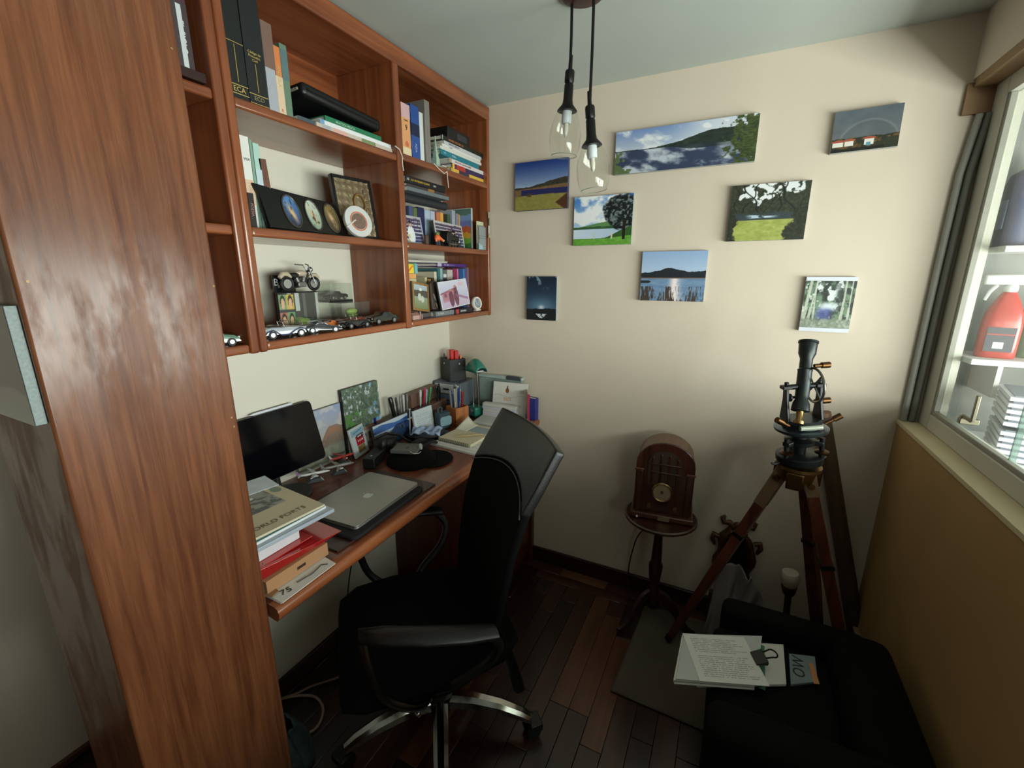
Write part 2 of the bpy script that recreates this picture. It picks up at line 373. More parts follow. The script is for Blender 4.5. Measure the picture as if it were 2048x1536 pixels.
# ---- wood-clad column between study and hall
cx1, cy1, cy0, cx0 = 0.530, -1.464, -1.708, 0.295
colm = struct(MB().box((cx0, cy0, 0), (cx1, cy1, CEIL)).build('wall_column', wood((92, 50, 28), (128, 78, 48), 0.3, 'z', 2.2, coat=1.0, wear=0.25, wearcol=(150, 104, 74), bump=0.5, patchy=True), bevel=0.004))
nm = mat((150, 118, 80), 0.5, metal=0.5)
for (px, py) in ((55, 563), (468, 853), (463, 835), (527, 1128), (427, 572), (343, 97)):
    p = at(px, py, 'x', cx1); MB().cyl((cx1-0.002, p.y, p.z), (cx1+0.0006, p.y, p.z), 0.0018, n=10).build('nail', nm, colm)
# picture hung on the column's hall side
pc = thing('canvas_picture', 'dark glossy print with speckled grey edge on the wooden column', 'picture', (0.44, cy0, 1.19))
e = at(85, 845, 'y', cy0-0.002); t = at(38, 612, 'y', cy0-0.002)
zt, zb, xr = t.z, e.z, (e.x+t.x)/2
pc.location = (xr, cy0, zb)
MB().box((-0.20, -0.0125, 0), (0, -0.0005, zt-zb)).build('canvas', mat((120, 132, 130), 0.5, var=0.5, scale=260), pc, bevel=0.0006)
def _dark(u, v):
    im = ramp(v, (150, 160, 146), (24, 26, 34))/255; im = lay(im, (20, 20, 28), sst(0.33, 0.36, v+0.1*vnoise(u*5, v*2, 3))); return im
print_sheet('print', 0.20, zt-zb, _dark, pc, Matrix.Translation((-0.1, -0.0131, (zt-zb)/2)) @ FACE_MY, rough=0.15, coat=0.5)
# ---- internal window: timber frame, panes, stay
M_FR = mat((192, 190, 176), 0.45, var=0.06, scale=14); M_FR2 = mat((150, 148, 136), 0.5, var=0.08)
w1 = struct(bpy.data.objects.new('window_1', None)); COL.objects.link(w1); w1.location = (XW, -1.7, 1.0)
def wbox(name, lo, hi, m, bevel=0.003):
    lo = (lo[0]-XW, lo[1]+1.7, lo[2]-1.0); hi = (hi[0]-XW, hi[1]+1.7, hi[2]-1.0)
    return MB().box(lo, hi).build(name, m, w1, bevel=bevel)
F0, F1 = XW-0.022, XW+0.022
wbox('frame_stile', (F0, -0.085, 1.004), (F1, -0.001, 2.036), M_FR)
wbox('frame_stile', (F0, -1.18, 1.004), (F1, -1.13, 2.036), M_FR)
wbox('frame_stile', (F0, -2.30, 1.004), (F1, -2.25, 2.036), M_FR)
wbox('frame_rail', (F0, -2.25, 1.004), (F1, -0.085, 1.055), M_FR)
wbox('frame_rail', (F0, -2.25, 1.99), (F1, -0.085, 2.036), M_FR)
wbox('glazing_bead', (F0+0.004, -1.13, 1.055), (F0+0.02, -0.085, 1.068), M_FR2, 0.002)
wbox('glazing_bead', (F0+0.004, -0.098, 1.068), (F0+0.02, -0.085, 1.99), M_FR2, 0.002)
GL = clear_mat((244, 248, 244), 0.03, 0.05, 'window_glass', 1.5)
for y0, y1 in ((-1.13, -0.085), (-2.25, -1.18)):
    wbox('glass_pane', (XW-0.002, y0, 1.055), (XW+0.002, y1, 1.99), GL, 0)
wbox('edge_joint', (XW-0.006, -0.525, 1.055), (XW+0.006, -0.519, 1.99), clear_mat((190, 205, 198), 0.1, 0.25, 'glass_edge'), 0)
st = MB(); st.box((-0.062, -0.008, 0.03), (-0.022, 0.008, 0.045)); st.box((-0.06, -0.006, 0.04), (-0.052, 0.006, 0.052)); st.box((-0.058, -0.05, 0.046), (-0.052, 0.0, 0.056)); st.box((-0.058, -0.056, 0.05), (-0.05, -0.046, 0.12))
sp = at(1945, 838, 'x', XW-0.03)
st.build('window_stay', mat((128, 122, 104), 0.4, metal=0.8), w1, bevel=0.0015, loc=(0.005, sp.y+1.7, sp.z-1.0-0.045))
# conduits running up the corner beside the window
for i, (xx, r, lab) in enumerate(((1.912, 0.009, 'grey plastic conduit running up the corner, next to the back wall'), (1.934, 0.010, 'darker grey conduit running up the corner, next to the window frame'))):
    b = MB(); b.tube([(xx, -0.012, 1.006), (xx, -0.012, 1.5), (xx+0.002, -0.012, 1.8), (xx+0.016, -0.014, 1.962)], r, 10)
    tag(b.build('conduit', mat((150-28*i, 150-28*i, 142-28*i), 0.5)), lab, 'conduit', 'conduits beside the window')
# ================================================================== wall bookshelf
WS0, WS1 = (116, 60, 34), (162, 94, 56)
def W(axis, rough=0.3, coat=0.45): return wood(WS0, WS1, rough, axis, 0.8, coat=coat, bump=0.08)
SX = 0.257
S0, S1, S2, S3 = 1.330, 1.615, 1.900, 2.173     # shelf surfaces
bs = thing('bookshelf', 'reddish varnished wooden wall bookshelf with three bays above the desk', 'bookshelf', (0.0, -0.73, 1.305))
def bsp(name, lo, hi, axis, bevel=0.006):
    off = Vector((0.0, -0.73, 1.305)); b = MB().box([lo[i]-off[i] for i in range(3)], [hi[i]-off[i] for i in range(3)])
    return b.build(name, W(axis), bs, bevel=bevel, seg=3)
YP = [(-1.462, -1.442), (-1.2475, -1.2235), (-1.2225, -1.2005), (-0.644, -0.614), (-0.022, -0.002)]
for i, (a, b) in enumerate(YP):
    bsp('upright', (0.001, a, 1.305), (SX+(0.004 if i in (1, 2) else 0.002), b, S3+0.004), 'z')
def shelf(y0, y1, z): return bsp('shelf', (0.001, y0, z-0.023), (SX, y1, z), 'y')
for (y0, y1, dz) in ((-1.442, -1.2475, 0), (-1.2005, -0.644, 0), (-0.614, -0.022, 0.010)):
    for z in (S0, S1, S2): shelf(y0, y1, z+(dz if z == S2 else 0))
bsp('top_board', (0.001, -1.462, S3), (SX+0.004, -0.002, 2.229), 'y')
for (y0, y1) in ((-1.442, -1.2475), (-1.2005, -0.644), (-0.614, -0.022)):
    bsp('back_panel', (0.0012, y0, S2), (0.008, y1, S3), 'y', 0)
for z0, z1 in ((S0, S1-0.023), (S1, S2-0.023)): bsp('back_panel', (0.0012, -1.442, z0), (0.008, -1.2475, z1), 'z', 0)
# ================================================================== desk
DZ = 0.80; DX = 0.527; DY = -1.442
dk = thing('desk', 'built-in reddish wooden desk with rounded worn front edge under the bookshelf', 'desk', (0.26, -0.72, 0))
O = Vector((0.26, -0.72, 0))
def dp(name, lo, hi, m, bevel=0.003, parent=None):
    return MB().box([lo[i]-O[i] for i in range(3)], [hi[i]-O[i] for i in range(3)]).build(name, m, parent or dk, bevel=bevel, seg=3)
M_DESK = wood((96, 48, 32), (138, 80, 56), 0.33, 'y', 0.7, coat=0.3, wear=0.5, wearcol=(158, 104, 76))
dp('desktop', (0.001, DY, DZ-0.034), (DX-0.03, -0.001, DZ), M_DESK, 0.001)
b = MB(); prof = [(DX-0.03, DZ-0.034), (DX-0.008, DZ-0.036), (DX-0.001, DZ-0.028), (DX+0.002, DZ-0.016), (DX-0.003, DZ-0.004), (DX-0.014, DZ), (DX-0.03, DZ)]
b.loft([[(x-O.x, y-O.y, z) for x, z in prof] for y in (DY, -0.001)]); b.build('front_lip', wood((122, 62, 34), (176, 104, 62), 0.3, 'y', 0.8, coat=0.4, wear=0.5, wearcol=(196, 130, 84)), dk, ang=60)
M_PED = wood((66, 28, 17), (98, 46, 28), 0.35, 'z', 0.8, coat=0.35); M_PEDY = wood((74, 34, 20), (112, 56, 34), 0.35, 'y', 0.8, coat=0.35)
dp('pedestal_side', (0.002, -0.512, 0.0), (0.488, -0.492, DZ-0.034), M_PED)
dp('pedestal_side', (0.002, -0.022, 0.0), (0.506, -0.002, DZ-0.034), M_PED)
dp('pedestal_back', (0.002, -0.492, 0.05), (0.012, -0.022, DZ-0.034), M_PED, 0)
dp('plinth', (0.03, -0.49, 0.0), (0.47, -0.024, 0.06), M_PEDY, 0)
for z0, z1 in ((0.065, 0.30), (0.306, 0.535), (0.541, 0.758)):
    dr = dp('drawer', (0.02, -0.490, z0), (0.492, -0.024, z1), M_PEDY, 0.003)
    k = MB(); k.box((0.492-O.x, -0.31-O.y, (z0+z1)/2-0.006), (0.505-O.x, -0.21-O.y, (z0+z1)/2+0.006)); k.build('handle', mat((110, 84, 60), 0.4, metal=0.5), dr, bevel=0.003)
dp('corner_post', (0.488, -0.036, 0.0), (0.506, -0.022, DZ-0.036), M_PED)
# ================================================================== office chair
FAB = mat((9, 9, 9), 0.95, var=0.25, scale=220, bump=0.4, bscale=900, spec=0.15)
LEA = mat((22, 22, 23), 0.36, var=0.12, scale=40, bump=0.25, bscale=420, spec=0.5)
CHR = mat((190, 190, 186), 0.13, metal=1.0, var=0.05)
BLK = mat((14, 14, 15), 0.42, var=0.15)
oc = thing('office_chair', 'black office chair with leather headrest pad and chrome star base by the desk', 'chair', (0.60, -1.03, 0), R(-42))
# local: faces -Y, backrest at +Y, +X is the near (camera) side
s = MB(); rings = []
for t, w, zz in ((-0.262, 0.16, 0.445), (-0.255, 0.205, 0.462), (-0.20, 0.235, 0.487), (-0.08, 0.242, 0.492), (0.06, 0.235, 0.482), (0.17, 0.212, 0.484), (0.225, 0.18, 0.488)):
    th = 0.075 if -0.25 < t < 0.2 else 0.045
    rings.append([(w*math.cos(a)*(1 if abs(math.cos(a)) < 0.9 else 1.0), t, zz-th/2+th/2*math.copysign(abs(math.sin(a))**0.7, math.sin(a))+(0.012*math.cos(a)**2)) for a in [2*math.pi*k/24 for k in range(24)]])
s.loft(rings); s.build('seat', FAB, oc, ang=80)
s = MB(); s.loft([[(0.205*math.cos(a), 0.0+0.20*math.sin(a), z) for a in [2*math.pi*k/28 for k in range(28)]] for z in (0.395, 0.405, 0.425)]); s.build('seat_pan', BLK, oc, ang=50)
_bz = (0.44, 0.50, 0.57, 0.65, 0.77, 0.88, 0.95, 1.0, 1.055); _by = (0.150, 0.152, 0.158, 0.170, 0.192, 0.226, 0.270, 0.300, 0.334)
def back_pt(u, z, e=0.0):      # u -1..1 across, z height: reclined, slightly dished back
    w = float(np.interp(z, (0.44, 0.6, 0.8, 0.95, 1.06), (0.185, 0.20, 0.212, 0.213, 0.208)))
    return w*u, float(np.interp(z, _bz, _by))+0.028*(1-u*u)-e, z
def back_panel(z0, z1, dip, nu=16, nv=16, e=0.0):
    """lower edge z0 (+dip in the middle), upper edge z1"""
    def fn(uu, vv):
        u = uu*2-1; a = z0[0]+z0[1]*(1-u*u); c_ = z1[0]+z1[1]*(1-u*u); return back_pt(u, a+(c_-a)*vv, e)
    m = MB(); m.grid(fn, nu, nv); return m
back_panel((0.445, 0.0), (0.89, 0.045), 0).build('backrest', FAB, oc, solid=0.022, ang=80)
back_panel((0.884, 0.045), (1.052, 0.0), 0, e=0.002).build('headrest_pad', LEA, oc, solid=0.028, bevel=0.005, ang=60)
sm = MB(); sm.tube([Vector(back_pt(q/16*2-1, 0.884+0.045*(1-(q/16*2-1)**2)))+Vector((0, -0.017, 0)) for q in range(17)], 0.002, 6); sm.build('seam_piping', mat((74, 74, 72), 0.5), oc)
sp_ = MB(); sp_.tube([(0, 0.05, 0.40), (0, 0.17, 0.385), (0, 0.22, 0.42), (0, 0.222, 0.52), (0, 0.232, 0.66)], [0.026, 0.028, 0.03, 0.03, 0.022], 10); sp_.build('back_support', BLK, oc)
tl = MB(); tl.tube([(0.17, 0.175, 0.50), (0.175, 0.205, 0.40), (0.17, 0.232, 0.29)], [0.012, 0.016, 0.018], 8); tl.build('back_tail', BLK, oc)
for sx in (1, -1):
    a = MB(); path = [(sx*0.305, 0.115, 0.652), (sx*0.302, 0.04, 0.668), (sx*0.285, -0.06, 0.682), (sx*0.255, -0.14, 0.684), (sx*0.215, -0.20, 0.668)]
    rr = []
    for i, p in enumerate(path):
        w = (0.024, 0.030, 0.033, 0.031, 0.022)[i]; h = 0.013
        rr.append([(p[0]+w*math.cos(q), p[1], p[2]+h*math.sin(q)) for q in [2*math.pi*k/14 for k in range(14)]])
    a.loft(rr); a.build('armrest', LEA, oc, ang=70)
    a = MB(); a.tube(soft([(sx*0.225, -0.19, 0.66), (sx*0.240, -0.18, 0.58), (sx*0.245, -0.15, 0.49), (sx*0.22, -0.06, 0.41), (sx*0.10, 0.0, 0.39)]), 0.012, 10); a.build('arm_support', BLK if sx < 0 else mat((120, 116, 112), 0.25, metal=1.0), oc)
    a = MB(); a.tube(soft([(sx*0.304, 0.09, 0.655), (sx*0.295, 0.125, 0.60), (sx*0.275, 0.10, 0.535), (sx*0.245, 0.02, 0.47), (sx*0.20, -0.02, 0.42)]), 0.012, 8); a.build('arm_bracket', BLK, oc)
HB = (-0.053, 0.033)
g = MB(); g.cyl((0, 0, 0.10), (0, 0, 0.26), 0.026, n=16); g.cyl((0, 0, 0.26), (0, 0, 0.40), 0.018, n=16); g.build('gas_lift', BLK, oc, loc=(HB[0], HB[1], 0))
g = MB(); g.cbox((0, 0.01, 0.385), (0.15, 0.24, 0.045)); g.build('tilt_mechanism', BLK, oc, bevel=0.01)
g = MB(); g.tube([(0.05, -0.03, 0.37), (0.12, -0.06, 0.355), (0.17, -0.07, 0.33)], 0.004, 8); g.ball((0.172, -0.07, 0.328), 0.009); g.build('lever', mat((200, 200, 196), 0.2, metal=1.0), oc)
hub = MB(); hub.lathe([(0.046, 0.075), (0.05, 0.09), (0.046, 0.125), (0.03, 0.135)], 20); hub.build('hub', BLK, oc, ang=50, loc=(HB[0], HB[1], 0))
for k in range(5):
    an = R(60+72*k); ca, sa = math.cos(an), math.sin(an)
    def lp(r, w, z, h):
        return [(ca*r-sa*x, sa*r+ca*x, zz) for x, zz in ((-w, z-h), (-w*0.9, z+h*0.3), (-w*0.4, z+h), (w*0.4, z+h), (w*0.9, z+h*0.3), (w, z-h))]
    l = MB(); l.loft([lp(0.035, 0.028, 0.105, 0.02), lp(0.12, 0.026, 0.112, 0.016), lp(0.21, 0.024, 0.103, 0.013), lp(0.28, 0.022, 0.083, 0.011), lp(0.315, 0.017, 0.066, 0.008)])
    lg = l.build('star_leg', CHR, oc, ang=30, loc=(HB[0], HB[1], 0))
    c = MB(); M = Matrix.Translation((ca*0.315, sa*0.315, 0.0)) @ Matrix.Rotation(an+0.5, 4, 'Z')
    for q in (-1, 1):
        c.add(*(lambda m: (m.v, m.f))(MB().cyl((0, q*0.006, 0.026), (0, q*0.024, 0.026), 0.026, n=16)), M)
    c.add(*(lambda m: (m.v, m.f))(MB().box((-0.012, -0.027, 0.03), (0.03, 0.027, 0.056))), M)
    c.build('caster', mat((12, 12, 13), 0.3), oc, bevel=0.003, loc=(HB[0], HB[1], 0))
# ================================================================== low black armchair on the window side
ac = thing('armchair', 'low black upholstered armchair holding papers below the window', 'armchair', (1.60, -0.76, 0))
BK = mat((7, 7, 7), 0.9, spec=0.15, var=0.3, scale=90, bump=0.4, bscale=600)
def acp(name, lo, hi, bev): 
    o = Vector((1.60, -0.76, 0)); return MB().box([lo[i]-o[i] for i in range(3)], [hi[i]-o[i] for i in range(3)]).build(name, BK, ac, bevel=bev, seg=4, ang=60)
acp('seat_cushion', (1.39, -0.905, 0.20), (1.70, -0.555, 0.398), 0.03)
acp('seat_base', (1.40, -1.00, 0.05), (1.86, -0.47, 0.20), 0.015)
acp('armrest', (1.385, -1.02, 0.20), (1.80, -0.905, 0.475), 0.035)
acp('armrest', (1.41, -0.555, 0.20), (1.80, -0.470, 0.455), 0.03)
acp('backrest', (1.70, -0.95, 0.20), (1.855, -0.48, 0.46), 0.04)
for x, y in ((1.42, -0.97), (1.42, -0.50), (1.83, -0.97), (1.83, -0.50)):
    MB().cyl((x-1.60, y+0.76, 0.0095), (x-1.60, y+0.76, 0.052), 0.018, 0.022).build('leg', BLK, ac)
# ================================================================== rug
rg = MB(); q = [(1.083, -0.604), (1.62, -0.615), (1.64, -0.10), (1.118, -0.098)]
rg.grid(lambda u, v: tuple((Vector(q[0])*(1-u)+Vector(q[1])*u)*(1-v)+(Vector(q[3])*(1-u)+Vector(q[2])*u)*v)+(0.0048+0.0006*math.sin(u*23+v*9)+0.0005*math.sin(v*31),), 40, 40)
tag(rg.build('rug', mat((96, 88, 74), 0.95, var=0.3, scale=9, bump=0.9, bscale=700), solid=0.006), 'worn grey-green rug under the pedestal table and armchair', 'rug')
# ================================================================== pedestal table with cathedral radio
TX, TY = 1.156, -0.175
DW0, DW1 = (34, 16, 12), (62, 31, 22)
pt = thing('pedestal_table', 'small dark round tripod pedestal table carrying the radio', 'table', (TX, TY, 0))
DWz = wood(DW0, DW1, 0.32, 'z', 1, coat=0.4); DWx = wood((44, 22, 16), (78, 42, 30), 0.3, 'x', 1, coat=0.4)
b = MB(); b.lathe([(0.02, 0.502), (0.12, 0.504), (0.140, 0.508), (0.146, 0.514), (0.145, 0.521), (0.138, 0.524), (0.130, 0.521), (0.0, 0.521)], 40); b.build('tabletop', DWx, pt, ang=40)
b = MB(); b.lathe([(0.034, 0.497), (0.032, 0.485), (0.019, 0.475), (0.022, 0.455), (0.017, 0.44), (0.021, 0.34), (0.022, 0.30), (0.029, 0.285), (0.029, 0.27), (0.023, 0.21), (0.018, 0.185), (0.026, 0.17), (0.028, 0.15), (0.032, 0.12), (0.034, 0.085), (0.022, 0.07), (0.012, 0.062)], 20); b.build('column', DWz, pt, ang=50)
b = MB(); b.cyl((0, 0, 0.49), (0, 0, 0.503), 0.06, 0.07, n=24); b.build('collar', DWz, pt)
for a in (232, 352, 112):
    an = R(a); ca, sa = math.cos(an), math.sin(an); L = MB()
    prof = [(0.02, 0.135, 0.030), (0.065, 0.125, 0.027), (0.10, 0.088, 0.022), (0.125, 0.048, 0.018), (0.155, 0.022, 0.014), (0.185, 0.012, 0.012)]
    L.loft([[(ca*r-sa*x, sa*r+ca*x, max(0.0095, z+dz)) for x, dz in ((-0.011, -h), (0.011, -h), (0.012, 0), (0.008, h), (-0.008, h), (-0.012, 0))] for r, z, h in prof]); L.build('leg', DWz, pt, ang=50)
rad = thing('cathedral_radio', 'arched brown wooden radio with round dial on the pedestal table', 'radio', (TX+0.002, TY+0.005, 0.5245), R(6))
def arch(w, h, n=14):
    r = w/2; sp0 = h-r*0.86
    return [(-w/2, 0), (w/2, 0)]+[(r*math.cos(math.pi*k/n), sp0+0.86*r*math.sin(math.pi*k/n)) for k in range(n+1)]
UP = Matrix.Rotation(R(90), 4, 'X')
RW = wood((46, 22, 15), (86, 44, 30), 0.3, 'z', 1, coat=0.4); RW2 = wood((96, 66, 48), (124, 88, 64), 0.4, 'y', 1, coat=0.2)
b = MB(); b.prism(arch(0.218, 0.305), 0.125, Matrix.Translation((0, 0.095, 0.022)) @ UP); b.build('cabinet', [RW2], rad, bevel=0.003, ang=50)
b = MB(); b.prism(arch(0.224, 0.309), 0.014, Matrix.Translation((0, -0.022, 0.021)) @ UP); b.build('front_panel', RW, rad, bevel=0.004, ang=50)
b = MB(); b.box((-0.122, -0.058, 0.0), (0.122, 0.10, 0.022)); b.build('base_moulding', wood((60, 30, 20), (104, 58, 38), 0.35, 'x', 1), rad, bevel=0.004)
FY = -0.037
b = MB(); b.prism([(x, y) for x, y in arch(0.13, 0.15)], 0.002, Matrix.Translation((0, FY, 0.145)) @ UP); b.build('speaker_cloth', mat((58, 40, 28), 0.9, var=0.4, scale=300, bump=0.5, bscale=800), rad)
for i in range(4):
    xx = -0.048+0.032*i; hh = 0.115+0.022*math.sin(math.pi*(i+0.5)/4)
    b = MB(); b.box((xx-0.005, FY-0.006, 0.15), (xx+0.005, FY-0.001, 0.145+hh)); b.build('grille_bar', RW, rad, bevel=0.003)
for zz in (0.20, 0.235):
    MB().box((-0.06, FY-0.007, zz), (0.06, FY-0.002, zz+0.006)).build('grille_bar', RW, rad, bevel=0.002)
for sx in (-1, 1):
    b = MB(); b.box((sx*0.095-0.012, FY-0.006, 0.022), (sx*0.095+0.012, FY, 0.205)); b.build('side_column', RW, rad, bevel=0.004)
    b = MB(); b.box((sx*0.098-0.018, FY-0.010, 0.205), (sx*0.098+0.018, FY, 0.213)); b.build('capital', wood((80, 44, 30), (120, 70, 48), 0.35, 'x', 1), rad, bevel=0.002)
    MB().cyl((sx*0.05, FY+0.001, 0.052), (sx*0.05, FY-0.012, 0.052), 0.009, 0.008, 14).build('knob', mat((96, 66, 44), 0.3), rad)
b = MB(); M = Matrix.Translation((-0.004, FY, 0.118)) @ UP
b.lathe([(0.041, 0.0), (0.042, 0.006), (0.038, 0.009), (0.034, 0.006)], 32, M, cap=False); b.build('dial_ring', mat((150, 120, 84), 0.3, metal=0.9), rad)
b = MB(); b.lathe([(0.036, 0.0), (0.036, 0.003)], 32, M); b.build('dial_face', mat((150, 130, 104), 0.35, var=0.12, scale=60), rad)
b = MB(); b.lathe([(0.006, 0.003), (0.004, 0.01)], 12, M); b.build('dial_knob', mat((60, 36, 22), 0.3), rad)
MB().box((-0.012, -0.0605, 0.001), (0.032, -0.0585, 0.018)).build('maker_plate', mat((158, 138, 108), 0.4, metal=0.6), rad)
wcb = MB(); wcb.tube(soft([(TX-0.01, TY+0.06, 0.48), (TX-0.05, TY+0.08, 0.42), (TX-0.10, TY+0.11, 0.33), (TX-0.125, TY+0.13, 0.22), (TX-0.135, TY+0.13, 0.12), (TX-0.12, TY+0.09, 0.03), (TX-0.08, TY+0.07, 0.006), (TX-0.02, TY+0.1, 0.006)]), 0.003, 8)
tag(wcb.build('power_cord', BLK), 'thin black cord dropping behind the pedestal table', 'cord')
b = MB(); b.ball((0, 0, 0.004), 0.005); o = b.build('marble', mat((230, 230, 225), 0.2), loc=(TX-0.085, TY-0.065, 0.5245)); tag(o, 'tiny white bead on the round tabletop', 'bead')
# ================================================================== prints on the back wall
def P_pano(u, v):
    im = ramp((v-0.5)*2, (196, 206, 220), (120, 148, 200))/255
    cl = fbm(u*7+v*1.5, v*4, 5, 5); im = lay(im, (238, 240, 244), sst(0.42, 0.62, cl)*sst(0.95, 0.5, u*0.5+0.2)+sst(0.35, 0.75, u)*0.75)
    lake = v < 0.52
    rf = fbm(u*7+v*1.5, (1.04-v)*4, 5, 5); lk = ramp(sst(0.36, 0.6, rf), (52, 64, 92), (196, 204, 214))/255
    lk = lay(lk, (70, 84, 70), sst(0.44, 0.52, v)*0.5*sst(0.5, 0.6, u)); im = np.where(lake[:, None], lk, im)
    hl = 0.52+0.05*sst(0.25, 0.42, u)+0.20*sst(0.40, 0.72, u)+0.035*fbm(u*26, u*3, 9)
    hill = (v > 0.515) & (v < hl); im = lay(im, ramp(fbm(u*30, v*20, 3), (22, 32, 30), (54, 70, 58)), hill*1.0)
    hr = 0.52-0.10*sst(0.38, 0.6, u); im = lay(im, (30, 42, 46), ((v < 0.515) & (v > hr))*0.85)
    im = lay(im, (190, 200, 210), ((v > 0.20) & (v < 0.48))*sst(0.72, 0.8, u)*0.5)
    tr = sst(0.44, 0.54, fbm(u*34, v*12, 21)+2.4*(u-0.83)-0.3*abs(v-0.45)+0.12*(fbm(u*90, v*40, 5)-0.5)); im = lay(im, ramp(fbm(u*60, v*40, 8), (22, 34, 18), (104, 118, 60)), tr*(u > 0.68))
    lf = sst(0.50, 0.55, fbm(u*40, v*12, 33)+2.2*(0.045-u)+0.6*(0.35-v)); im = lay(im, (92, 112, 70), lf*(u < 0.15)*(v < 0.62))
    return im
def P_rain(u, v):
    im = ramp(v, (104, 108, 110), (92, 102, 110))/255; im = im*(0.88+0.25*fbm(u*4, v*4, 2)[:, None])
    r = np.hypot((u-0.55)*1.35, v-0.1); im = lay(im, (150, 152, 150), sst(0.05, 0.0, abs(r-0.62))*0.35*(v > 0.3))
    im = lay(im, (74, 80, 82), sst(0.62, 0.58, r)*0.3*(v > 0.3))
    im = lay(im, (40, 44, 30), (v < 0.30+0.05*fbm(u*14, 1+0*u, 4))*1.0)
    im = lay(im, ramp(fbm(u*30, v*20, 6), (60, 44, 22), (150, 112, 60)), sst(0.36, 0.30, v)*sst(0.5, 0.62, fbm(u*14, v*9, 7))*(v < 0.36))
    for (a, b, c0, c1) in ((0.02, 0.18, 0.13, 0.24), (0.2, 0.34, 0.13, 0.25), (0.5, 0.64, 0.12, 0.26)):
        im = lay(im, (226, 222, 212), ((u > a) & (u < b) & (v > c0) & (v < c1))*1.0)
        im = lay(im, (170, 84, 60), ((u > a-0.02) & (u < b+0.02) & (v > c1) & (v < c1+0.06-0.5*abs(u-(a+b)/2)*0.5))*1.0)
    im = lay(im, (90, 150, 170), ((u > 0.53) & (u < 0.6) & (v > 0.1) & (v < 0.19))*1.0)
    im = lay(im, (16, 18, 12), sst(0.13, 0.08, v+0.06*fbm(u*12, v*9, 12))); im = lay(im, (40, 48, 30), ((v < 0.26) & (u > 0.8))*0.9)
    return im
def P_field(u, v):
    im = ramp((v-0.42)/0.55, (166, 186, 214), (34, 62, 132))/255; im = lay(im, (210, 220, 232), sst(0.55, 0.42, v)*0.5*(1-u))
    h = 0.47+0.14*sst(0.2, 1.0, u)+0.04*fbm(u*9, 0*u, 5); im = lay(im, ramp(fbm(u*40, v*30, 2), (40, 42, 38), (78, 70, 52)), (v < h)*1.0)
    im = lay(im, ramp(fbm(u*30, v*20, 8), (110, 82, 56), (140, 108, 74)), ((v < 0.45+0.08*u-0.02))*1.0)
    im = lay(im, (38, 42, 92), ((v < 0.43) & (v > 0.31) & (u > 0.12))*1.0)
    g = ramp(fbm(u*22, v*30, 7), (128, 122, 58), (164, 152, 84)); im = lay(im, g, (v < 0.32-0.04*abs(u-0.6))*1.0)
    im = lay(im, (86, 66, 44), ((v < 0.36) & (v > 0.28) & (u < 0.32))*sst(0.4, 0.6, fbm(u*20, v*30, 6)))
    im = lay(im, (84, 52, 34), sst(0.0, 0.03, (u-0.76)*0.75-abs(v-0.13)*0.9)); return im
def P_tree(u, v):
    im = ramp((v-0.35)/0.6, (190, 214, 238), (70, 128, 200))/255
    im = lay(im, (246, 248, 250), sst(0.42, 0.58, fbm(u*3.2, v*3.5, 11, 5)))
    im = lay(im, (96, 140, 84), ((v < 0.37+0.10*sst(0, 0.6, u)) & (v > 0.30))*1.0); im = lay(im, (44, 78, 48), ((v < 0.36+0.04*fbm(u*20, v, 1)) & (v > 0.31))*0.8)
    im = lay(im, ramp(u, (214, 228, 244), (170, 196, 222)), ((v < 0.33) & (v > 0.14))*1.0)
    im = lay(im, (52, 92, 40), ((v < 0.14+0.22*sst(0.5, 1, u)))*1.0)
    im = lay(im, ramp(fbm(u*24, v*24, 3), (74, 140, 44), (136, 190, 80)), (v < 0.13+0.05*sst(0.5, 1, u))*1.0)
    d = np.hypot((u-0.83)/0.32, (v-0.66)/0.36); im = lay(im, ramp(sst(0.45, 0.7, fbm(u*26, v*26, 9)), (18, 26, 26), (120, 132, 136)), sst(1.05, 0.9, d+0.35*(fbm(u*12, v*12, 4)-0.5)))
    im = lay(im, (30, 26, 20), ((abs(u-0.87) < 0.022) & (v > 0.1) & (v < 0.5))*1.0)
    for a in (0.37, 0.67): im = lay(im, (210, 206, 190), ((abs(u-a) < 0.012) & (v > 0.12) & (v < 0.26))*1.0)
    return im
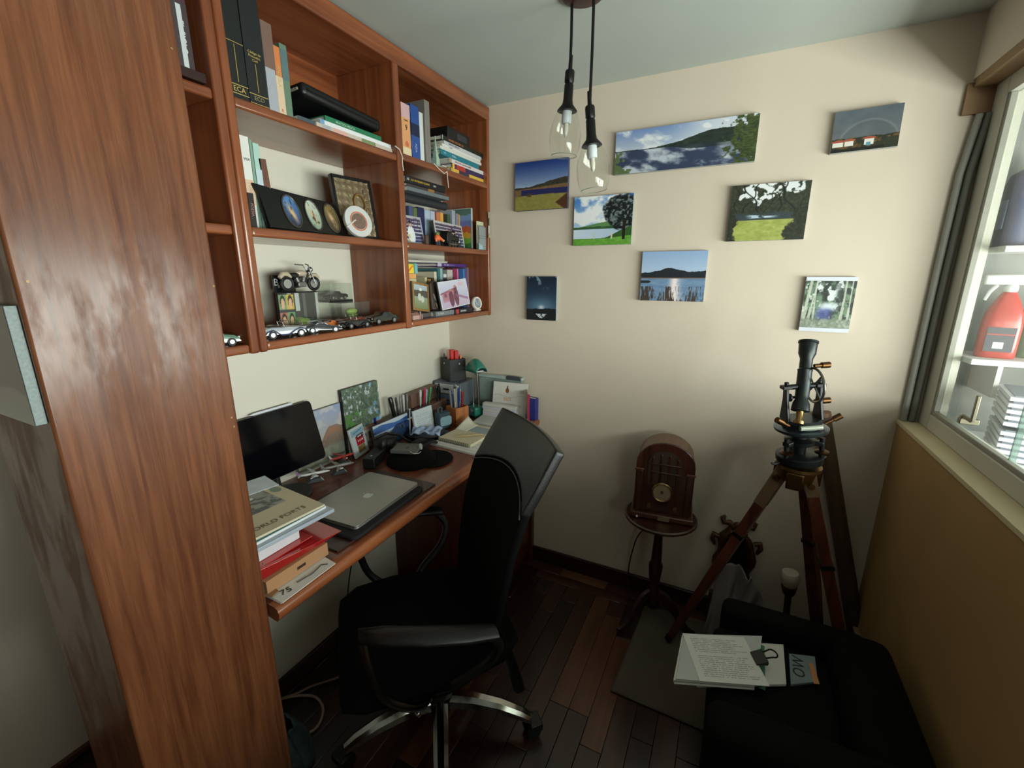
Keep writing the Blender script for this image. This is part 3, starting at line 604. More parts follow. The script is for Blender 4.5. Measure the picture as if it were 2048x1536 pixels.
def P_grove(u, v):
    im = ramp(fbm(u*5, v*5, 2), (228, 232, 236), (246, 246, 248))/255
    im = lay(im, (88, 98, 112), ((v < 0.62))*1.0); im = lay(im, (54, 66, 70), (v < 0.52+0.1*fbm(u*6, 0*u, 4))*1.0); im = lay(im, (186, 204, 220), ((v < 0.455+0.02*np.sin(u*9)) & (v > 0.405))*sst(0.2, 0.32, u)*sst(0.68, 0.52, u)*sst(0.25, 0.45, fbm(u*12, v*30, 4)))
    im = lay(im, ramp(fbm(u*18, v*26, 6), (138, 150, 66), (192, 196, 112)), (v < 0.37)*1.0)
    fine = 0.55*(fbm(u*22, v*22, 77)-0.5); dk = ramp(fbm(u*40, v*40, 5), (24, 30, 22), (78, 84, 62))
    f = fbm(u*8, v*8, 15, 5)+0.34*sst(0.26, 0.0, u)+0.30*sst(0.74, 1.0, u)+0.34*sst(0.84, 0.64, v)-0.02
    im = lay(im, dk, sst(0.50, 0.58, f+fine*0.6)*sst(0.44, 0.52, v+0.08*(fbm(u*14, v*4, 6)-0.5)))
    for k in range(7):
        x0, sl_, w_ = 0.08+0.14*k, math.sin(k*2.3)*0.5, 0.008+0.004*(k % 3); im = lay(im, (20, 22, 18), sst(w_, w_*0.4, abs(u-x0-sl_*(v-0.6)-0.03*np.sin(v*17+k)))*(v > 0.5)*0.9)
    sd = 0.9*sst(0.20, 0.0, u)+0.9*sst(0.68, 0.95, u)+0.5*sst(0.26, 0.0, np.hypot((u-0.80)/1.4, v-0.14))+1.1*(fbm(u*9, v*9, 19, 5)-0.5)
    return lay(im, dk*0.8, sst(0.38, 0.60, sd+fine)*(v < 0.56))
def P_sun(u, v):
    im = ramp((v-0.5)*2, (190, 210, 234), (150, 180, 220))/255
    h = 0.56+0.09*np.exp(-((u-0.45)/0.18)**2)+0.04*fbm(u*9, 0*u, 6)+0.03*sst(0.6, 1, u)
    im = lay(im, ramp(fbm(u*40, v*40, 3), (22, 28, 36), (46, 52, 58)), (v < h)*1.0); im = lay(im, (126, 96, 76), ((v < 0.475))*0.9)
    lk = ramp(fbm(u*6, v*30, 8), (88, 122, 160), (138, 166, 196)); im = lay(im, lk, (v < 0.455)*1.0)
    sp = np.exp(-((u-0.54)/(0.07+0.08*(0.45-v)))**2)*(v < 0.455); im = lay(im, (255, 236, 236), sp*sst(0.30, 0.52, fbm(u*34, v*60, 2)+0.15))
    im = lay(im, (40, 44, 48), ((v < 0.42) & (v > 0.36) & (u < 0.17-0.4*abs(v-0.39)*4))*1.0)
    rd = fbm(u*60, v*7, 12)+0.55*(0.18-v)+0.18*np.sin(u*17); im = lay(im, (74, 62, 56), sst(0.46, 0.60, rd)*(v < 0.30)); return im
def P_night(u, v):
    im = ramp(v, (60, 88, 116), (24, 40, 58))/255; im = lay(im, (120, 156, 184), np.exp(-((v-0.32)/0.2)**2-((u-0.5)/0.45)**2)*0.7)
    im = lay(im, (220, 232, 238), np.exp(-((v-0.30)/0.045)**2-((u-0.5)/0.09)**2)); im = lay(im, (150, 176, 196), sst(0.6, 0.72, fbm(u*7, v*7, 5))*sst(0.65, 0.9, v)*0.8)
    im = lay(im, (20, 28, 32), (v < 0.25+0.04*fbm(u*6, 0*u, 3))*1.0); im = lay(im, (206, 216, 222), ((v < 0.145) & (v > 0.05) & (abs(u-0.5) < 0.19-1.5*(0.145-v)))*sst(0.3, 0.5, fbm(u*20, v*40, 2))); return im
def P_stream(u, v):
    g = fbm(u*9, v*9, 4, 5); im = ramp(sst(0.3, 0.7, g), (26, 38, 30), (112, 136, 112))/255
    im = lay(im, (222, 230, 228), sst(0.62, 0.74, fbm(u*7, v*7, 8)+0.28*np.exp(-((u-0.5)/0.2)**2-((v-0.75)/0.2)**2)))
    im = lay(im, (214, 222, 226), np.exp(-((u-0.55)/0.2)**4-((v-0.46)/0.09)**4)); im = lay(im, (70, 80, 150), np.exp(-((u-0.45)/0.16)**4-((v-0.30)/0.12)**4)*0.85)
    im = lay(im, (26, 34, 34), sst(0.55, 0.62, fbm(u*12, v*12, 2))*sst(0.55, 0.8, u)*0.9)
    for x0, s, w in ((0.05, 0.10, 0.05), (0.16, 0.12, 0.03), (0.24, -0.02, 0.02), (0.8, 0.02, 0.03), (0.93, 0, 0.02)): im = lay(im, (206, 208, 192), (abs(u-x0-s*(v-0.3)) < w*(0.6+0.4*(v < 0.45)))*0.8*(v > 0.15))
    im = lay(im, ramp(fbm(u*20, v*20, 5), (90, 104, 84), (190, 196, 184)), sst(0.24, 0.14, v+0.1*(fbm(u*8, v*8, 3)-0.5))); return im
def wall_print(label, xa, xb, za, zb, func, depth=0.018, tilt=0.0, border=None, edge=(168, 170, 168)):
    w, h = xb-xa, zb-za
    t = thing('canvas_print', label, 'picture', ((xa+xb)/2, -0.0005, za), (0, R(tilt), 0), 'landscape prints on the back wall')
    MB().box((-w/2, -depth, 0), (w/2, -0.0003, h)).build('canvas', mat(edge, 0.6, var=0.1), t, bevel=0.001)
    b = border or 0
    print_sheet('print', w-0.001, h-0.001-2*b, func, t, Matrix.Translation((0, -depth-0.0006, h/2)) @ FACE_MY, px=0.0013, rough=0.4, nmax=230)
    if border:
        for z0 in (0.0, h-b): MB().box((-w/2, -depth-0.0006, z0), (w/2, -depth+0.001, z0+b)).build('white_margin', mat((216, 220, 232), 0.5), t)
    return t
wall_print('wide panoramic print of a lake with cloud reflections and a dark tree', 0.845, 1.348, 1.893, 2.049, P_pano)
wall_print('print of a faint rainbow over white houses, nearest the window top', 1.570, 1.747, 1.894, 2.018, P_rain, tilt=-1.0)
wall_print('square print of yellow field under deep blue sky, nearest the bookshelf', 0.397, 0.648, 1.781, 1.981, P_field, edge=(60, 66, 90))
wall_print('print of a dark leafy tree beside a pale lake and bright green grass', 0.680, 0.930, 1.623, 1.820, P_tree)
wall_print('print of a green meadow framed by dark overhanging trees', 1.285, 1.532, 1.622, 1.816, P_grove)
wall_print('print of sun glitter on a blue lake with reeds', 0.980, 1.227, 1.396, 1.592, P_sun)
wall_print('small upright dark teal print of moonlight over a lake', 0.459, 0.609, 1.293, 1.493, P_night)
wall_print('upright print of a forest stream with white margins, above the theodolite', 1.560, 1.709, 1.301, 1.493, P_stream, border=0.013)
# ================================================================== pendant lamp: two glass shades
pn = thing('pendant_lamp', 'ceiling pendant with two clear glass shades on black cords', 'lamp', (0.884, -0.60, CEIL))
IRON = mat((26, 24, 23), 0.4, metal=0.5); GLS = clear_mat((250, 252, 250), 0.02, 0.0, 'shade_glass', 1.5)
b = MB(); b.lathe([(0.055, 0.0), (0.055, -0.010), (0.04, -0.016), (0.0, -0.016)][::-1], 28); b.build('ceiling_rose', mat((60, 30, 26), 0.4), pn)
for (xx, yy, ztop, lab) in ((-0.034, 0.012, 2.064, 0), (0.034, -0.008, 1.958, 1)):
    z0 = ztop-CEIL; th = 0.055 if lab == 0 else -0.10
    b = MB(); b.tube([(xx, yy, -0.012), (xx+0.001, yy, z0/2), (xx, yy, z0+0.01)], 0.0042, 8); b.build('cord', IRON, pn)
    Mx = Matrix.Translation((xx, yy, z0)) @ Matrix.Rotation(th, 4, 'Y') @ Matrix.Rotation(R(180), 4, 'X')
    sk = MB(); sk.lathe([(0.005, -0.035), (0.006, 0.0), (0.012, 0.002), (0.0135, 0.006), (0.0135, 0.030), (0.011, 0.035), (0.013, 0.038), (0.0135, 0.075), (0.016, 0.088), (0.028, 0.102), (0.029, 0.105), (0.012, 0.105)], 22, Mx)
    so = sk.build('socket', IRON, pn, ang=40)
    sl = MB(); sl.box((-0.006, 0.011, 0.004), (0.006, 0.016, 0.032), Mx); sl.build('clip', IRON, so, bevel=0.002)
    w = MB(); w.lathe([(0.014, 0.104), (0.014, 0.135), (0.0125, 0.137), (0.0, 0.137)], 18, Mx); w.build('candle_sleeve', mat((214, 220, 226), 0.4), so)
    w = MB(); w.lathe([(0.0065, 0.137), (0.0065, 0.143), (0.0075, 0.15), (0.006, 0.165), (0.002, 0.172), (0.0, 0.173)], 14, Mx); w.build('bulb', mat((222, 216, 202), 0.3), so)
    gsh = MB(); gsh.lathe([(0.024, 0.103), (0.032, 0.115), (0.042, 0.14), (0.0465, 0.165), (0.046, 0.188), (0.0425, 0.207), (0.037, 0.222)], 36, Mx, cap=False)
    so2 = gsh.build('glass_shade', GLS, pn, ang=80)
    rim = MB(); rim.tube([Mx @ Vector((0.037*math.cos(2*math.pi*k/36), 0.037*math.sin(2*math.pi*k/36), 0.222)) for k in range(36)], 0.0011, 6, closed=True); rim.build('rim', clear_mat((206, 214, 208), 0.05, 0.2, 'glass_rim'), so2)
# ================================================================== antique theodolite on its wooden tripod
AP = Vector((1.566, -0.43, 0.930))
TW = wood((70, 32, 22), (112, 58, 40), 0.35, 'z', 1, coat=0.3); BRS = mat((150, 120, 78), 0.32, metal=1.0, var=0.15); BRD = mat((92, 66, 42), 0.4, metal=1.0)
GUN = mat((40, 45, 45), 0.36, metal=0.6, var=0.15, scale=60); GUN2 = mat((22, 25, 26), 0.42, metal=0.4)
tp = thing('tripod', 'old wooden surveying tripod with brass fittings carrying the theodolite', 'tripod', (AP.x, AP.y, 0))
for k, foot in enumerate(((1.24, -0.275, 0.0095), (1.868, -0.425, 0), (1.80, -0.085, 0))):
    f = Vector(foot)-Vector((AP.x, AP.y, 0)); top = Vector((f.x*0.11, f.y*0.11, AP.z-0.03)); d = (f-top).normalized(); side = d.cross(Vector((0, 0, 1))).normalized(); nr = side.cross(d)
    lw = 0.016 if k != 1 else 0.02
    def sec(t, w, h): p = top+(f-top)*t; return [p+side*(w*a)+nr*(h*b_) for a, b_ in ((-1, -1), (1, -1), (1, 1), (-1, 1))]
    b = MB()
    b.loft([sec(0.02, lw, 0.016), sec(0.20, lw*1.05, 0.016), sec(0.55, lw*1.2, 0.016), sec(0.97, lw*0.95, 0.013)])
    lg = b.build('leg', TW, tp, bevel=0.003)
    b = MB(); b.loft([sec(-0.02, lw*1.12, 0.018), sec(0.03, lw*1.12, 0.018), sec(0.15 if k == 0 else 0.06, lw*1.1, 0.0175)]); b.build('brass_sleeve', mat((124, 102, 74), 0.5, metal=0.3), lg, bevel=0.002)
    b = MB(); p = top+(f-top)*0.02; b.cyl(p-side*0.03, p+side*0.03, 0.009, n=12); b.build('hinge_bolt', BRS, lg)
    b = MB(); b.loft([sec(0.95, lw*1.05, 0.015), sec(0.985, lw*0.9, 0.012), sec(1.0, 0.004, 0.004)]); b.build('foot_spike', BRD, lg)
    b = MB(); b.loft([sec(0.30, lw*1.25, 0.0185), sec(0.315, lw*1.25, 0.0185)]); b.build('strap', GUN2, lg)
hz = AP.z
b = MB(); b.lathe([(0.03, hz-0.045), (0.045, hz-0.04), (0.052, hz-0.005), (0.062, hz), (0.062, hz+0.010), (0.03, hz+0.012)], 28); b.build('tripod_head', BRS, tp, ang=40)
for k in range(3):
    a = R(20+120*k); b = MB(); b.box((0.02, -0.022, hz-0.055), (0.062, 0.022, hz-0.002), Matrix.Rotation(a, 4, 'Z')); b.build('head_lug', BRD, tp, bevel=0.004)
th = thing('theodolite', 'antique dark metal theodolite with upward-tilted telescope on the tripod', 'theodolite', (AP.x, AP.y, hz+0.0185), R(22))
th.rotation_euler = (Matrix.Rotation(R(-6), 3, Vector((-0.446, 0.895, 0))) @ Matrix.Rotation(R(22), 3, 'Z')).to_euler()
# local: telescope plane tilts away along +Y, standards at +-X
b = MB(); b.lathe([(0.055, 0.0), (0.062, 0.004), (0.063, 0.022), (0.058, 0.026), (0.02, 0.028)], 30); b.build('base_plate', GUN2, th, ang=40)
for k in range(2):
    a = R(180*k+8); b = MB(); b.tube([(0.055*math.cos(a), 0.055*math.sin(a), 0.004), (0.078*math.cos(a), 0.078*math.sin(a), 0.0), (0.086*math.cos(a), 0.086*math.sin(a), 0.004)], [0.004, 0.004, 0.003], 8); b.build('clamp_lever', GUN2, th)
for k in range(3):
    a = R(205+120*k); cx_, cy_ = 0.055*math.cos(a), 0.055*math.sin(a)
    b = MB(); b.cyl((cx_, cy_, 0.022), (cx_, cy_, 0.085), 0.007, n=12); b.build('levelling_screw', GUN2, th)
    b = MB(); b.lathe([(0.006, 0.036), (0.018, 0.038), (0.019, 0.042), (0.008, 0.047)], 20, Matrix.Translation((cx_, cy_, 0))); b.build('screw_wheel', BRD, th, ang=40)
    b = MB(); b.box((-0.002, -0.011, 0.060), (0.06, 0.011, 0.074), Matrix.Rotation(a, 4, 'Z')); b.build('tribrach_arm', GUN, th, bevel=0.003)
b = MB(); b.lathe([(0.016, 0.027), (0.018, 0.055), (0.040, 0.060), (0.042, 0.072), (0.022, 0.078), (0.022, 0.092), (0.03, 0.096)], 24); b.build('centre_spindle', GUN2, th, ang=40)
b = MB(); b.lathe([(0.03, 0.096), (0.062, 0.099), (0.070, 0.104), (0.071, 0.111), (0.062, 0.115), (0.0, 0.116)], 40); b.build('horizontal_circle', mat((84, 96, 104), 0.28, metal=0.9), th, ang=30)
b = MB(); b.lathe([(0.052, 0.116), (0.052, 0.132), (0.046, 0.138), (0.0, 0.138)], 32); b.build('compass_box', GUN, th, ang=40)
b = MB(); b.cyl((-0.03, -0.052, 0.126), (0.03, -0.052, 0.126), 0.007, n=14); b.build('spirit_level', mat((150, 156, 140), 0.2), th)
for sx in (-1, 1):
    b = MB(); b.loft([[(sx*(0.046-0.004), y*0.5, z), (sx*(0.046+0.005), y*0.5, z), (sx*(0.046+0.005), -y*0.5, z), (sx*(0.046-0.004), -y*0.5, z)] for y, z in ((0.05, 0.136), (0.036, 0.165), (0.022, 0.20), (0.018, 0.235))]); b.build('standard', GUN2, th, bevel=0.002)
    b = MB(); b.box((sx*0.046-0.014, -0.012, 0.232), (sx*0.046+0.012, 0.012, 0.243)); b.cyl((sx*0.046, 0, 0.243), (sx*0.046, 0, 0.253), 0.006, n=10); b.build('bearing_cap', GUN2, th, bevel=0.002)
    b = MB(); b.cyl((sx*0.050, -0.03, 0.128), (sx*0.072, -0.034, 0.142), 0.006, n=10); b.cyl((sx*0.070, -0.034, 0.141), (sx*0.088, -0.038, 0.153), 0.009, n=14); b.build('tangent_screw', BRD, th)
b = MB(); b.cyl((-0.05, 0, 0.237), (0.05, 0, 0.237), 0.008, n=14); b.build('trunnion_axis', GUN2, th)
tel = Matrix.Translation((0, 0, 0.237)) @ Matrix.Rotation(R(-22), 4, 'X') @ Matrix.Rotation(R(15), 4, 'Y')
b = MB(); b.lathe([(0.021, -0.075), (0.024, -0.073), (0.022, -0.052), (0.0165, -0.04), (0.018, -0.028), (0.0185, 0.045), (0.020, 0.048), (0.0165, 0.052), (0.0165, 0.082), (0.021, 0.094), (0.0225, 0.098), (0.024, 0.128), (0.026, 0.13), (0.026, 0.136), (0.02, 0.136), (0.018, 0.10)], 26, tel); b.build('telescope_tube', GUN, th, ang=35)
b = MB(); b.lathe([(0.011, -0.104), (0.0105, -0.100), (0.009, -0.098), (0.0095, -0.074)], 18, tel); b.lathe([(0.014, -0.112), (0.014, -0.104)], 18, tel); b.build('eyepiece', BRS, th, ang=40)
b = MB(); b.tube([Vector((0.030, 0.05*math.cos(2*math.pi*k/36), 0.237+0.05*math.sin(2*math.pi*k/36))) for k in range(36)], 0.0035, 8, closed=True)
for k in range(4): b.cyl((0.030, 0, 0.237), (0.030, 0.05*math.cos(R(45+90*k)), 0.237+0.05*math.sin(R(45+90*k))), 0.0028, n=6)
b.build('vertical_circle', mat((110, 112, 104), 0.3, metal=0.9), th)
for (z_, y_) in ((0.292, 0.012), (0.188, 0.0)):
    b = MB(); b.cyl((0.034, y_, z_), (0.056, y_, z_), 0.006, n=10); b.cyl((0.054, y_, z_), (0.076, y_, z_), 0.009, n=14); b.build('focus_screw', BRD, th)
b = MB(); b.cyl((-0.018, 0, 0.205), (-0.034, 0, 0.205), 0.004, n=10); b.cyl((-0.033, 0, 0.205), (-0.037, 0, 0.205), 0.012, n=16); b.build('clamp_knob', GUN2, th)
# brown tube leaning behind the tripod
b = MB(); t0 = at(1644, 826, 'y', -0.035); t1 = t0+(at(1700, 1190, 'y', -0.04)-t0)*1.0; t1 = t0+(t1-t0)*((t0.z-0.012)/(t0.z-t1.z)); b.cyl(t1, t0, 0.030, 0.026, n=22)
lt = thing('map_tube', 'brown leather map tube leaning in the corner behind the tripod', 'tube', t1)
b = MB(); b.cyl((0, 0, 0), t0-t1, 0.030, 0.026, n=24); b.build('tube', mat((74, 58, 40), 0.6, var=0.3, scale=18, bump=0.3), lt)
b = MB(); dd = (t0-t1).normalized(); b.cyl((t0-t1)-dd*0.012, (t0-t1)+dd*0.002, 0.0285, 0.0275, n=24); b.build('cap', mat((120, 84, 56), 0.5), lt)
# ================================================================== pile in the corner: carved frame, cloth, brass lamp
mf = thing('mirror_frame', 'small carved dark gilt mirror frame leaning on the wall behind tripod legs', 'mirror', (1.455, -0.055, 0.0), (R(-6), 0, 0))
CARV = mat((84, 50, 30), 0.4, metal=0.4, var=0.4, scale=60, bump=0.8, bscale=150)
pts = []
for k in range(48):
    a = 2*math.pi*k/48; rr = 1+0.07*math.sin(6*a)+0.05*math.sin(10*a+1)
    pts.append((0.078*rr*math.cos(a), 0.30+0.165*rr*math.sin(a)))
inn = [(0.052*math.cos(2*math.pi*k/48), 0.295+0.13*math.sin(2*math.pi*k/48)) for k in range(48)]
b = MB(); b.loft([[(x, y, z) for x, z in pp] for pp, y in ((pts, 0.012), (pts, -0.006), ([(0.5*(p[0]+q_[0]), 0.5*(p[1]+q_[1])) for p, q_ in zip(pts, inn)], -0.020), (inn, -0.008), (inn, 0.012))], cap=False, closed=True); b.build('carved_frame', CARV, mf, ang=50)
b = MB()
for sx in (-1, 1):
    b.tube([(sx*0.015, -0.008, 0.455), (sx*0.035, -0.012, 0.475), (sx*0.055, -0.012, 0.47), (sx*0.062, -0.01, 0.49), (sx*0.05, -0.008, 0.498)], [0.012, 0.013, 0.012, 0.010, 0.006], 8)
    b.tube([(sx*0.07, -0.008, 0.40), (sx*0.088, -0.012, 0.41), (sx*0.092, -0.012, 0.385), (sx*0.08, -0.01, 0.36)], [0.012, 0.012, 0.011, 0.006], 8)
b.ball((0, -0.01, 0.465), (0.022, 0.012, 0.018)); b.build('scroll_carving', CARV, mf, ang=60)
b = MB(); b.prism(inn, 0.003, Matrix.Translation((0, 0.008, 0)) @ UP); b.build('mirror_glass', mat((120, 118, 112), 0.08, metal=1.0), mf)
b = MB(); b.box((-0.08, -0.012, 0.0), (0.08, 0.014, 0.14)); b.build('foot_panel', CARV, mf, bevel=0.008)
def cloth(u, v):
    x = -0.10+0.27*u; zt = 0.36-0.24*max(0, u-0.25)/0.75-0.03*math.sin(u*11)*(u > 0.4); z = zt*v+0.02
    y = -0.045+0.012*math.sin(u*19+v*3)+0.008*math.sin(u*41-v*4)-0.05*(1-v)-0.03*math.sin(v*5+u*4)*0.4
    return (x+0.015*(1-v)*math.sin(u*9)-0.035*(1-v), y, z)
b = MB(); b.grid(cloth, 44, 30); cl = b.build('draped_cloth', mat((128, 118, 116), 0.85, var=0.15, scale=30, bump=0.3), solid=0.003, ang=80, loc=(1.50, -0.145, 0.006)); tag(cl, 'crumpled grey cloth heaped against the carved mirror frame', 'cloth')
def brass_lamp(x, y, z0, rot, label, hgt):
    t = thing('brass_lamp', label, 'lamp', (x, y, z0), rot, 'brass lamps in the corner')
    b = MB(); b.lathe([(0.0, 0.0), (0.045, 0.0), (0.045, 0.008), (0.02, 0.02), (0.012, 0.035), (0.026, 0.06), (0.030, 0.08), (0.022, 0.105), (0.012, 0.12), (0.012, hgt-0.10), (0.022, hgt-0.085), (0.028, hgt-0.055), (0.016, hgt-0.03)], 26); b.build('body', BRS, t, ang=50)
    b = MB(); b.lathe([(0.024, hgt-0.055), (0.032, hgt-0.03), (0.034, hgt-0.005), (0.028, hgt+0.006), (0.0, hgt+0.008)], 26); b.build('shade', mat((196, 186, 170), 0.4), t, ang=50)
brass_lamp(1.668, -0.115, 0.0, (0, R(-3), 0), 'brass lamp with white top beside the grey cloth, further from the armchair', 0.365)
b = MB(); b.lathe([(0.0, 0.0), (0.035, 0.0), (0.038, 0.02), (0.02, 0.05), (0.016, 0.18), (0.03, 0.24), (0.034, 0.275), (0.026, 0.295), (0.0, 0.30)], 24); tag(b.build('brass_vase', BRS, loc=(1.625, -0.355, 0.0), ang=50), 'small brass vase just behind the black armchair arm', 'vase')
b = MB(); b.box((-0.06, -0.05, 0), (0.06, 0.05, 0.16)); tag(b.build('leather_case', mat((70, 40, 28), 0.5, var=0.25, scale=12, bump=0.3), loc=(1.79, -0.235, 0), bevel=0.02, seg=3), 'brown leather case standing between tripod leg and brass vase', 'case')
# ================================================================== papers on the armchair
def sheet_stack(name, label, cat, corners, z, th, m, sheets=3, extra=None):
    """stack of loose sheets: corners (4 xy, ccw) are shared, each sheet a little shifted"""
    c = sum((Vector(p) for p in corners), Vector((0, 0)))/4
    t = thing(name, label, cat, (c.x, c.y, z))
    for i in range(sheets):
        h0 = th*i/sheets; h1 = th*(i+1)/sheets-0.0006; j = rng.uniform(-0.003, 0.003); k = rng.uniform(-0.003, 0.003)
        pl = [(p[0]-c.x+j, p[1]-c.y+k) for p in corners]
        MB().prism(pl, h1-h0, Matrix.Translation((0, 0, h0))).build('sheet', m if not isinstance(m, list) else m[i % len(m)], t, bevel=0.0003, seg=1)
    return t, c
PAP = mat((214, 212, 204), 0.8, var=0.06, scale=8); PAPG = mat((190, 194, 190), 0.8, var=0.08, scale=8)
def typed(seed, col=(96, 96, 98), top=0.9, rows=24, head=0):
    def f(u, v):
        im = ramp(fbm(u*3, v*3, seed), (214, 213, 206), (226, 225, 220))/255
        row = np.floor(v*rows); fr = v*rows-row; ln = (fr > 0.3) & (fr < 0.62); end = 0.72+0.22*_hash(row, row*0+3, seed)
        wd = vnoise(u*70, row*7.3, seed+2) > 0.32
        im = lay(im, col, (ln & (u > 0.1) & (u < end) & (v < top) & (v > 0.06) & wd)*0.55)
        return im
    return f
zs = 0.398
c4 = lambda *q: [tuple(at(px, py, 'z', q[-1])[:2]) for px, py in q[:-1]]
t, c = sheet_stack('paper_stack', 'lower stack of white papers with green stripe on the armchair seat', 'papers', c4((1395, 1373), (1572, 1371), (1566, 1291), (1420, 1283), zs+0.006), zs+0.001, 0.012, [PAP, PAPG], 3)
p0, p1 = at(1524, 1378, 'z', zs+0.014), at(1523, 1290, 'z', zs+0.014); dv = Vector((p1-p0).normalized()[:2]); nv = Vector((dv.y, -dv.x))*0.008
MB().prism([tuple(Vector(q_[:2])+s_*nv-c) for q_, s_ in ((p0, -1), (p0, 1), (p1, 1), (p1, -1))], 0.0008, Matrix.Translation((0, 0, 0.0122))).build('green_stripe', mat((70, 130, 110), 0.6), t)
cor = c4((1349, 1358), (1510, 1370), (1522, 1272), (1366, 1268), zs+0.03)
t, c = sheet_stack('paper_stack', 'upper clipped stack of typed white papers on the armchair seat', 'papers', cor, zs+0.0142, 0.018, [PAP, PAPG, PAP], 5)
xd = Vector(cor[1])-Vector(cor[0]); yd = Vector(cor[3])-Vector(cor[0])
oo = (Vector(cor[0])+Vector(cor[1])*1.0+Vector(cor[2])*1.0+Vector(cor[3]))/4-c
print_sheet('typed_page', xd.length*0.86, yd.length*0.94, typed(4), t, frame_from((oo.x+0.012, oo.y, 0.0186), (xd.x, xd.y, 0), (yd.x, yd.y, 0)), rough=0.8)
bc = thing('binder_clip', 'black binder clip gripping the typed papers on the armchair', 'clip', at(1518, 1318, 'z', zs+0.034), math.atan2(xd.y, xd.x))
MB().prism([(-0.016, 0), (0.014, 0.001), (0.016, 0.008), (0.014, 0.016), (-0.016, 0.002)], 0.045, Matrix.Translation((0, 0.022, 0)) @ UP).build('clip_body', mat((12, 12, 13), 0.3), bc, bevel=0.001)
b = MB(); b.tube([(0.012, -0.010, 0.014)]+[(0.034+0.012*math.cos(R(a)), 0.014*math.sin(R(a)), 0.022) for a in range(-110, 111, 20)]+[(0.012, 0.010, 0.014)], 0.0022, 8); b.build('clip_handle', mat((14, 14, 15), 0.25, metal=0.6), bc)
mg = thing('magazine', 'grey magazine with big dark letters lying on the armchair seat', 'magazine', (0, 0, 0)); 
cor = c4((1582, 1368), (1636, 1362), (1630, 1312), (1578, 1306), zs+0.01); c = sum((Vector(p) for p in cor), Vector((0, 0)))/4; mg.location = (c.x, c.y, zs+0.001)
MB().prism([(p[0]-c.x, p[1]-c.y) for p in cor], 0.008).build('cover', mat((120, 134, 136), 0.5), mg, bevel=0.001)
ang = math.atan2(cor[2][1]-cor[1][1], cor[2][0]-cor[1][0])
text('OW', 0.042, mat((22, 24, 26), 0.5), mg, (-0.010, 0.0, 0.0084), (0, 0, ang))
MB().prism([(0.020, -0.045), (0.034, -0.040), (0.028, 0.03), (0.016, 0.028)], 0.0006, Matrix.Translation((0, 0, 0.0082))).build('orange_strip', mat((190, 130, 80), 0.6), mg)
# ================================================================== floor odds and ends
z = 0.006
b = MB(); pl = [at(px, py, 'z', z) for px, py in ((548, 1405), (565, 1397), (600, 1391), (630, 1394), (645, 1412), (644, 1435), (630, 1458), (605, 1470), (578, 1473), (560, 1468))]
b.tube(soft(pl), 0.0045, 8); tag(b.build('cable', mat((176, 150, 134), 0.5)), 'beige cable looping on the floor beneath the desk', 'cable', 'cables under the desk')
b = MB(); pl = [at(px, py, 'z', z+0.002) for px, py in ((560, 1398), (590, 1388), (625, 1372), (668, 1358), (700, 1345))]; b.tube(soft(pl), 0.004, 8); tag(b.build('cable', mat((150, 122, 106), 0.5)), 'straight beige cable running back under the chair', 'cable', 'cables under the desk')
b = MB(); bp = at(600, 1522, 'z', 0.05)
b.grid(lambda u, v: (0.10*math.cos(2*math.pi*u)*(1-0.55*v**2)*(1+0.08*math.sin(u*31+v*5)), 0.09*math.sin(2*math.pi*u)*(1-0.55*v**2)*(1+0.08*math.sin(u*23)), 0.12*v+0.008*math.sin(u*40)*v), 40, 12)
def _fl(u, v): pass
tag(b.build('fabric_bag', mat((70, 92, 100), 0.8, var=0.8, scale=38), loc=(0.20, -1.30, 0.001), solid=0.003, ang=80), 'blue-grey patterned fabric bag slumped on the floor beside the column', 'bag')
b = MB(); b.tube(soft([(0.06, -0.62, 0.74), (0.075, -0.66, 0.62), (0.05, -0.70, 0.52), (0.03, -0.80, 0.35), (0.03, -0.86, 0.15), (0.03, -0.9, 0.02)]), 0.0025, 8); tag(b.build('power_cord', BLK), 'thin black cord hanging beneath the desk against the wall', 'cord')
# ================================================================== books and objects on the shelves
def ypx(px, py, x): return at(px, py, 'x', x).y
def bay(y0, y1):
    """keep a span inside the bay its middle lies in"""
    for lo, hi in ((-1.440, -1.249), (-1.1995, -0.6455), (-0.6125, -0.0235)):
        if lo-0.03 < (y0+y1)/2 < hi+0.03:
            return max(y0, lo), min(y1, hi)
    return y0, y1
def zpx(px, py, x): return at(px, py, 'x', x).z
T_DOWN = Matrix(((0,0,1),(0,1,0),(-1,0,0))).to_euler()      # spine title reading downwards
T_UP = Matrix(((0,0,1),(0,-1,0),(1,0,0))).to_euler()        # spine title of a lying book
T_FLAT = Matrix(((0,0,1),(1,0,0),(0,1,0))).to_euler()       # upright title on a spine
LIE = (R(-90), 0, 0)
def book(label, loc, th, h, d, cover, rot=(0, 0, 0), page=(222, 216, 200), titles=(), bands=(), cat='book', group='books on the wall shelf', rough=0.45, name='book', soft=False):
    """spine faces +X, thickness along Y (centred), height along Z, depth towards -X; lying: rot=LIE"""
    t = thing(name, label, cat, loc, rot, group); m = mat(cover, rough, var=0.06, scale=40); k = 0.0012 if soft else 0.0022
    b = MB(); b.box((-d, -th/2, 0), (0, -th/2+k, h)); b.box((-d, th/2-k, 0), (0, th/2, h)); b.box((-k, -th/2, 0), (0.0008, th/2, h)); b.build('cover', m, t, bevel=0.0006, seg=1)
    i = 0.0 if soft else 0.003
    MB().box((-d+0.002+i, -th/2+k, i), (-k, th/2-k, h-i)).build('pages', mat(page, 0.85, var=0.12, scale=120), t)
    for z0, z1, c in bands:
        MB().box((0.0006, -th/2, z0), (0.0012, th/2, z1)).build('band', mat(c, rough), t)
    for s, size, c, z, e in titles:
        text(s, size, mat(c, 0.5), t, (0.0014, 0, z), e, 'title')
    return t
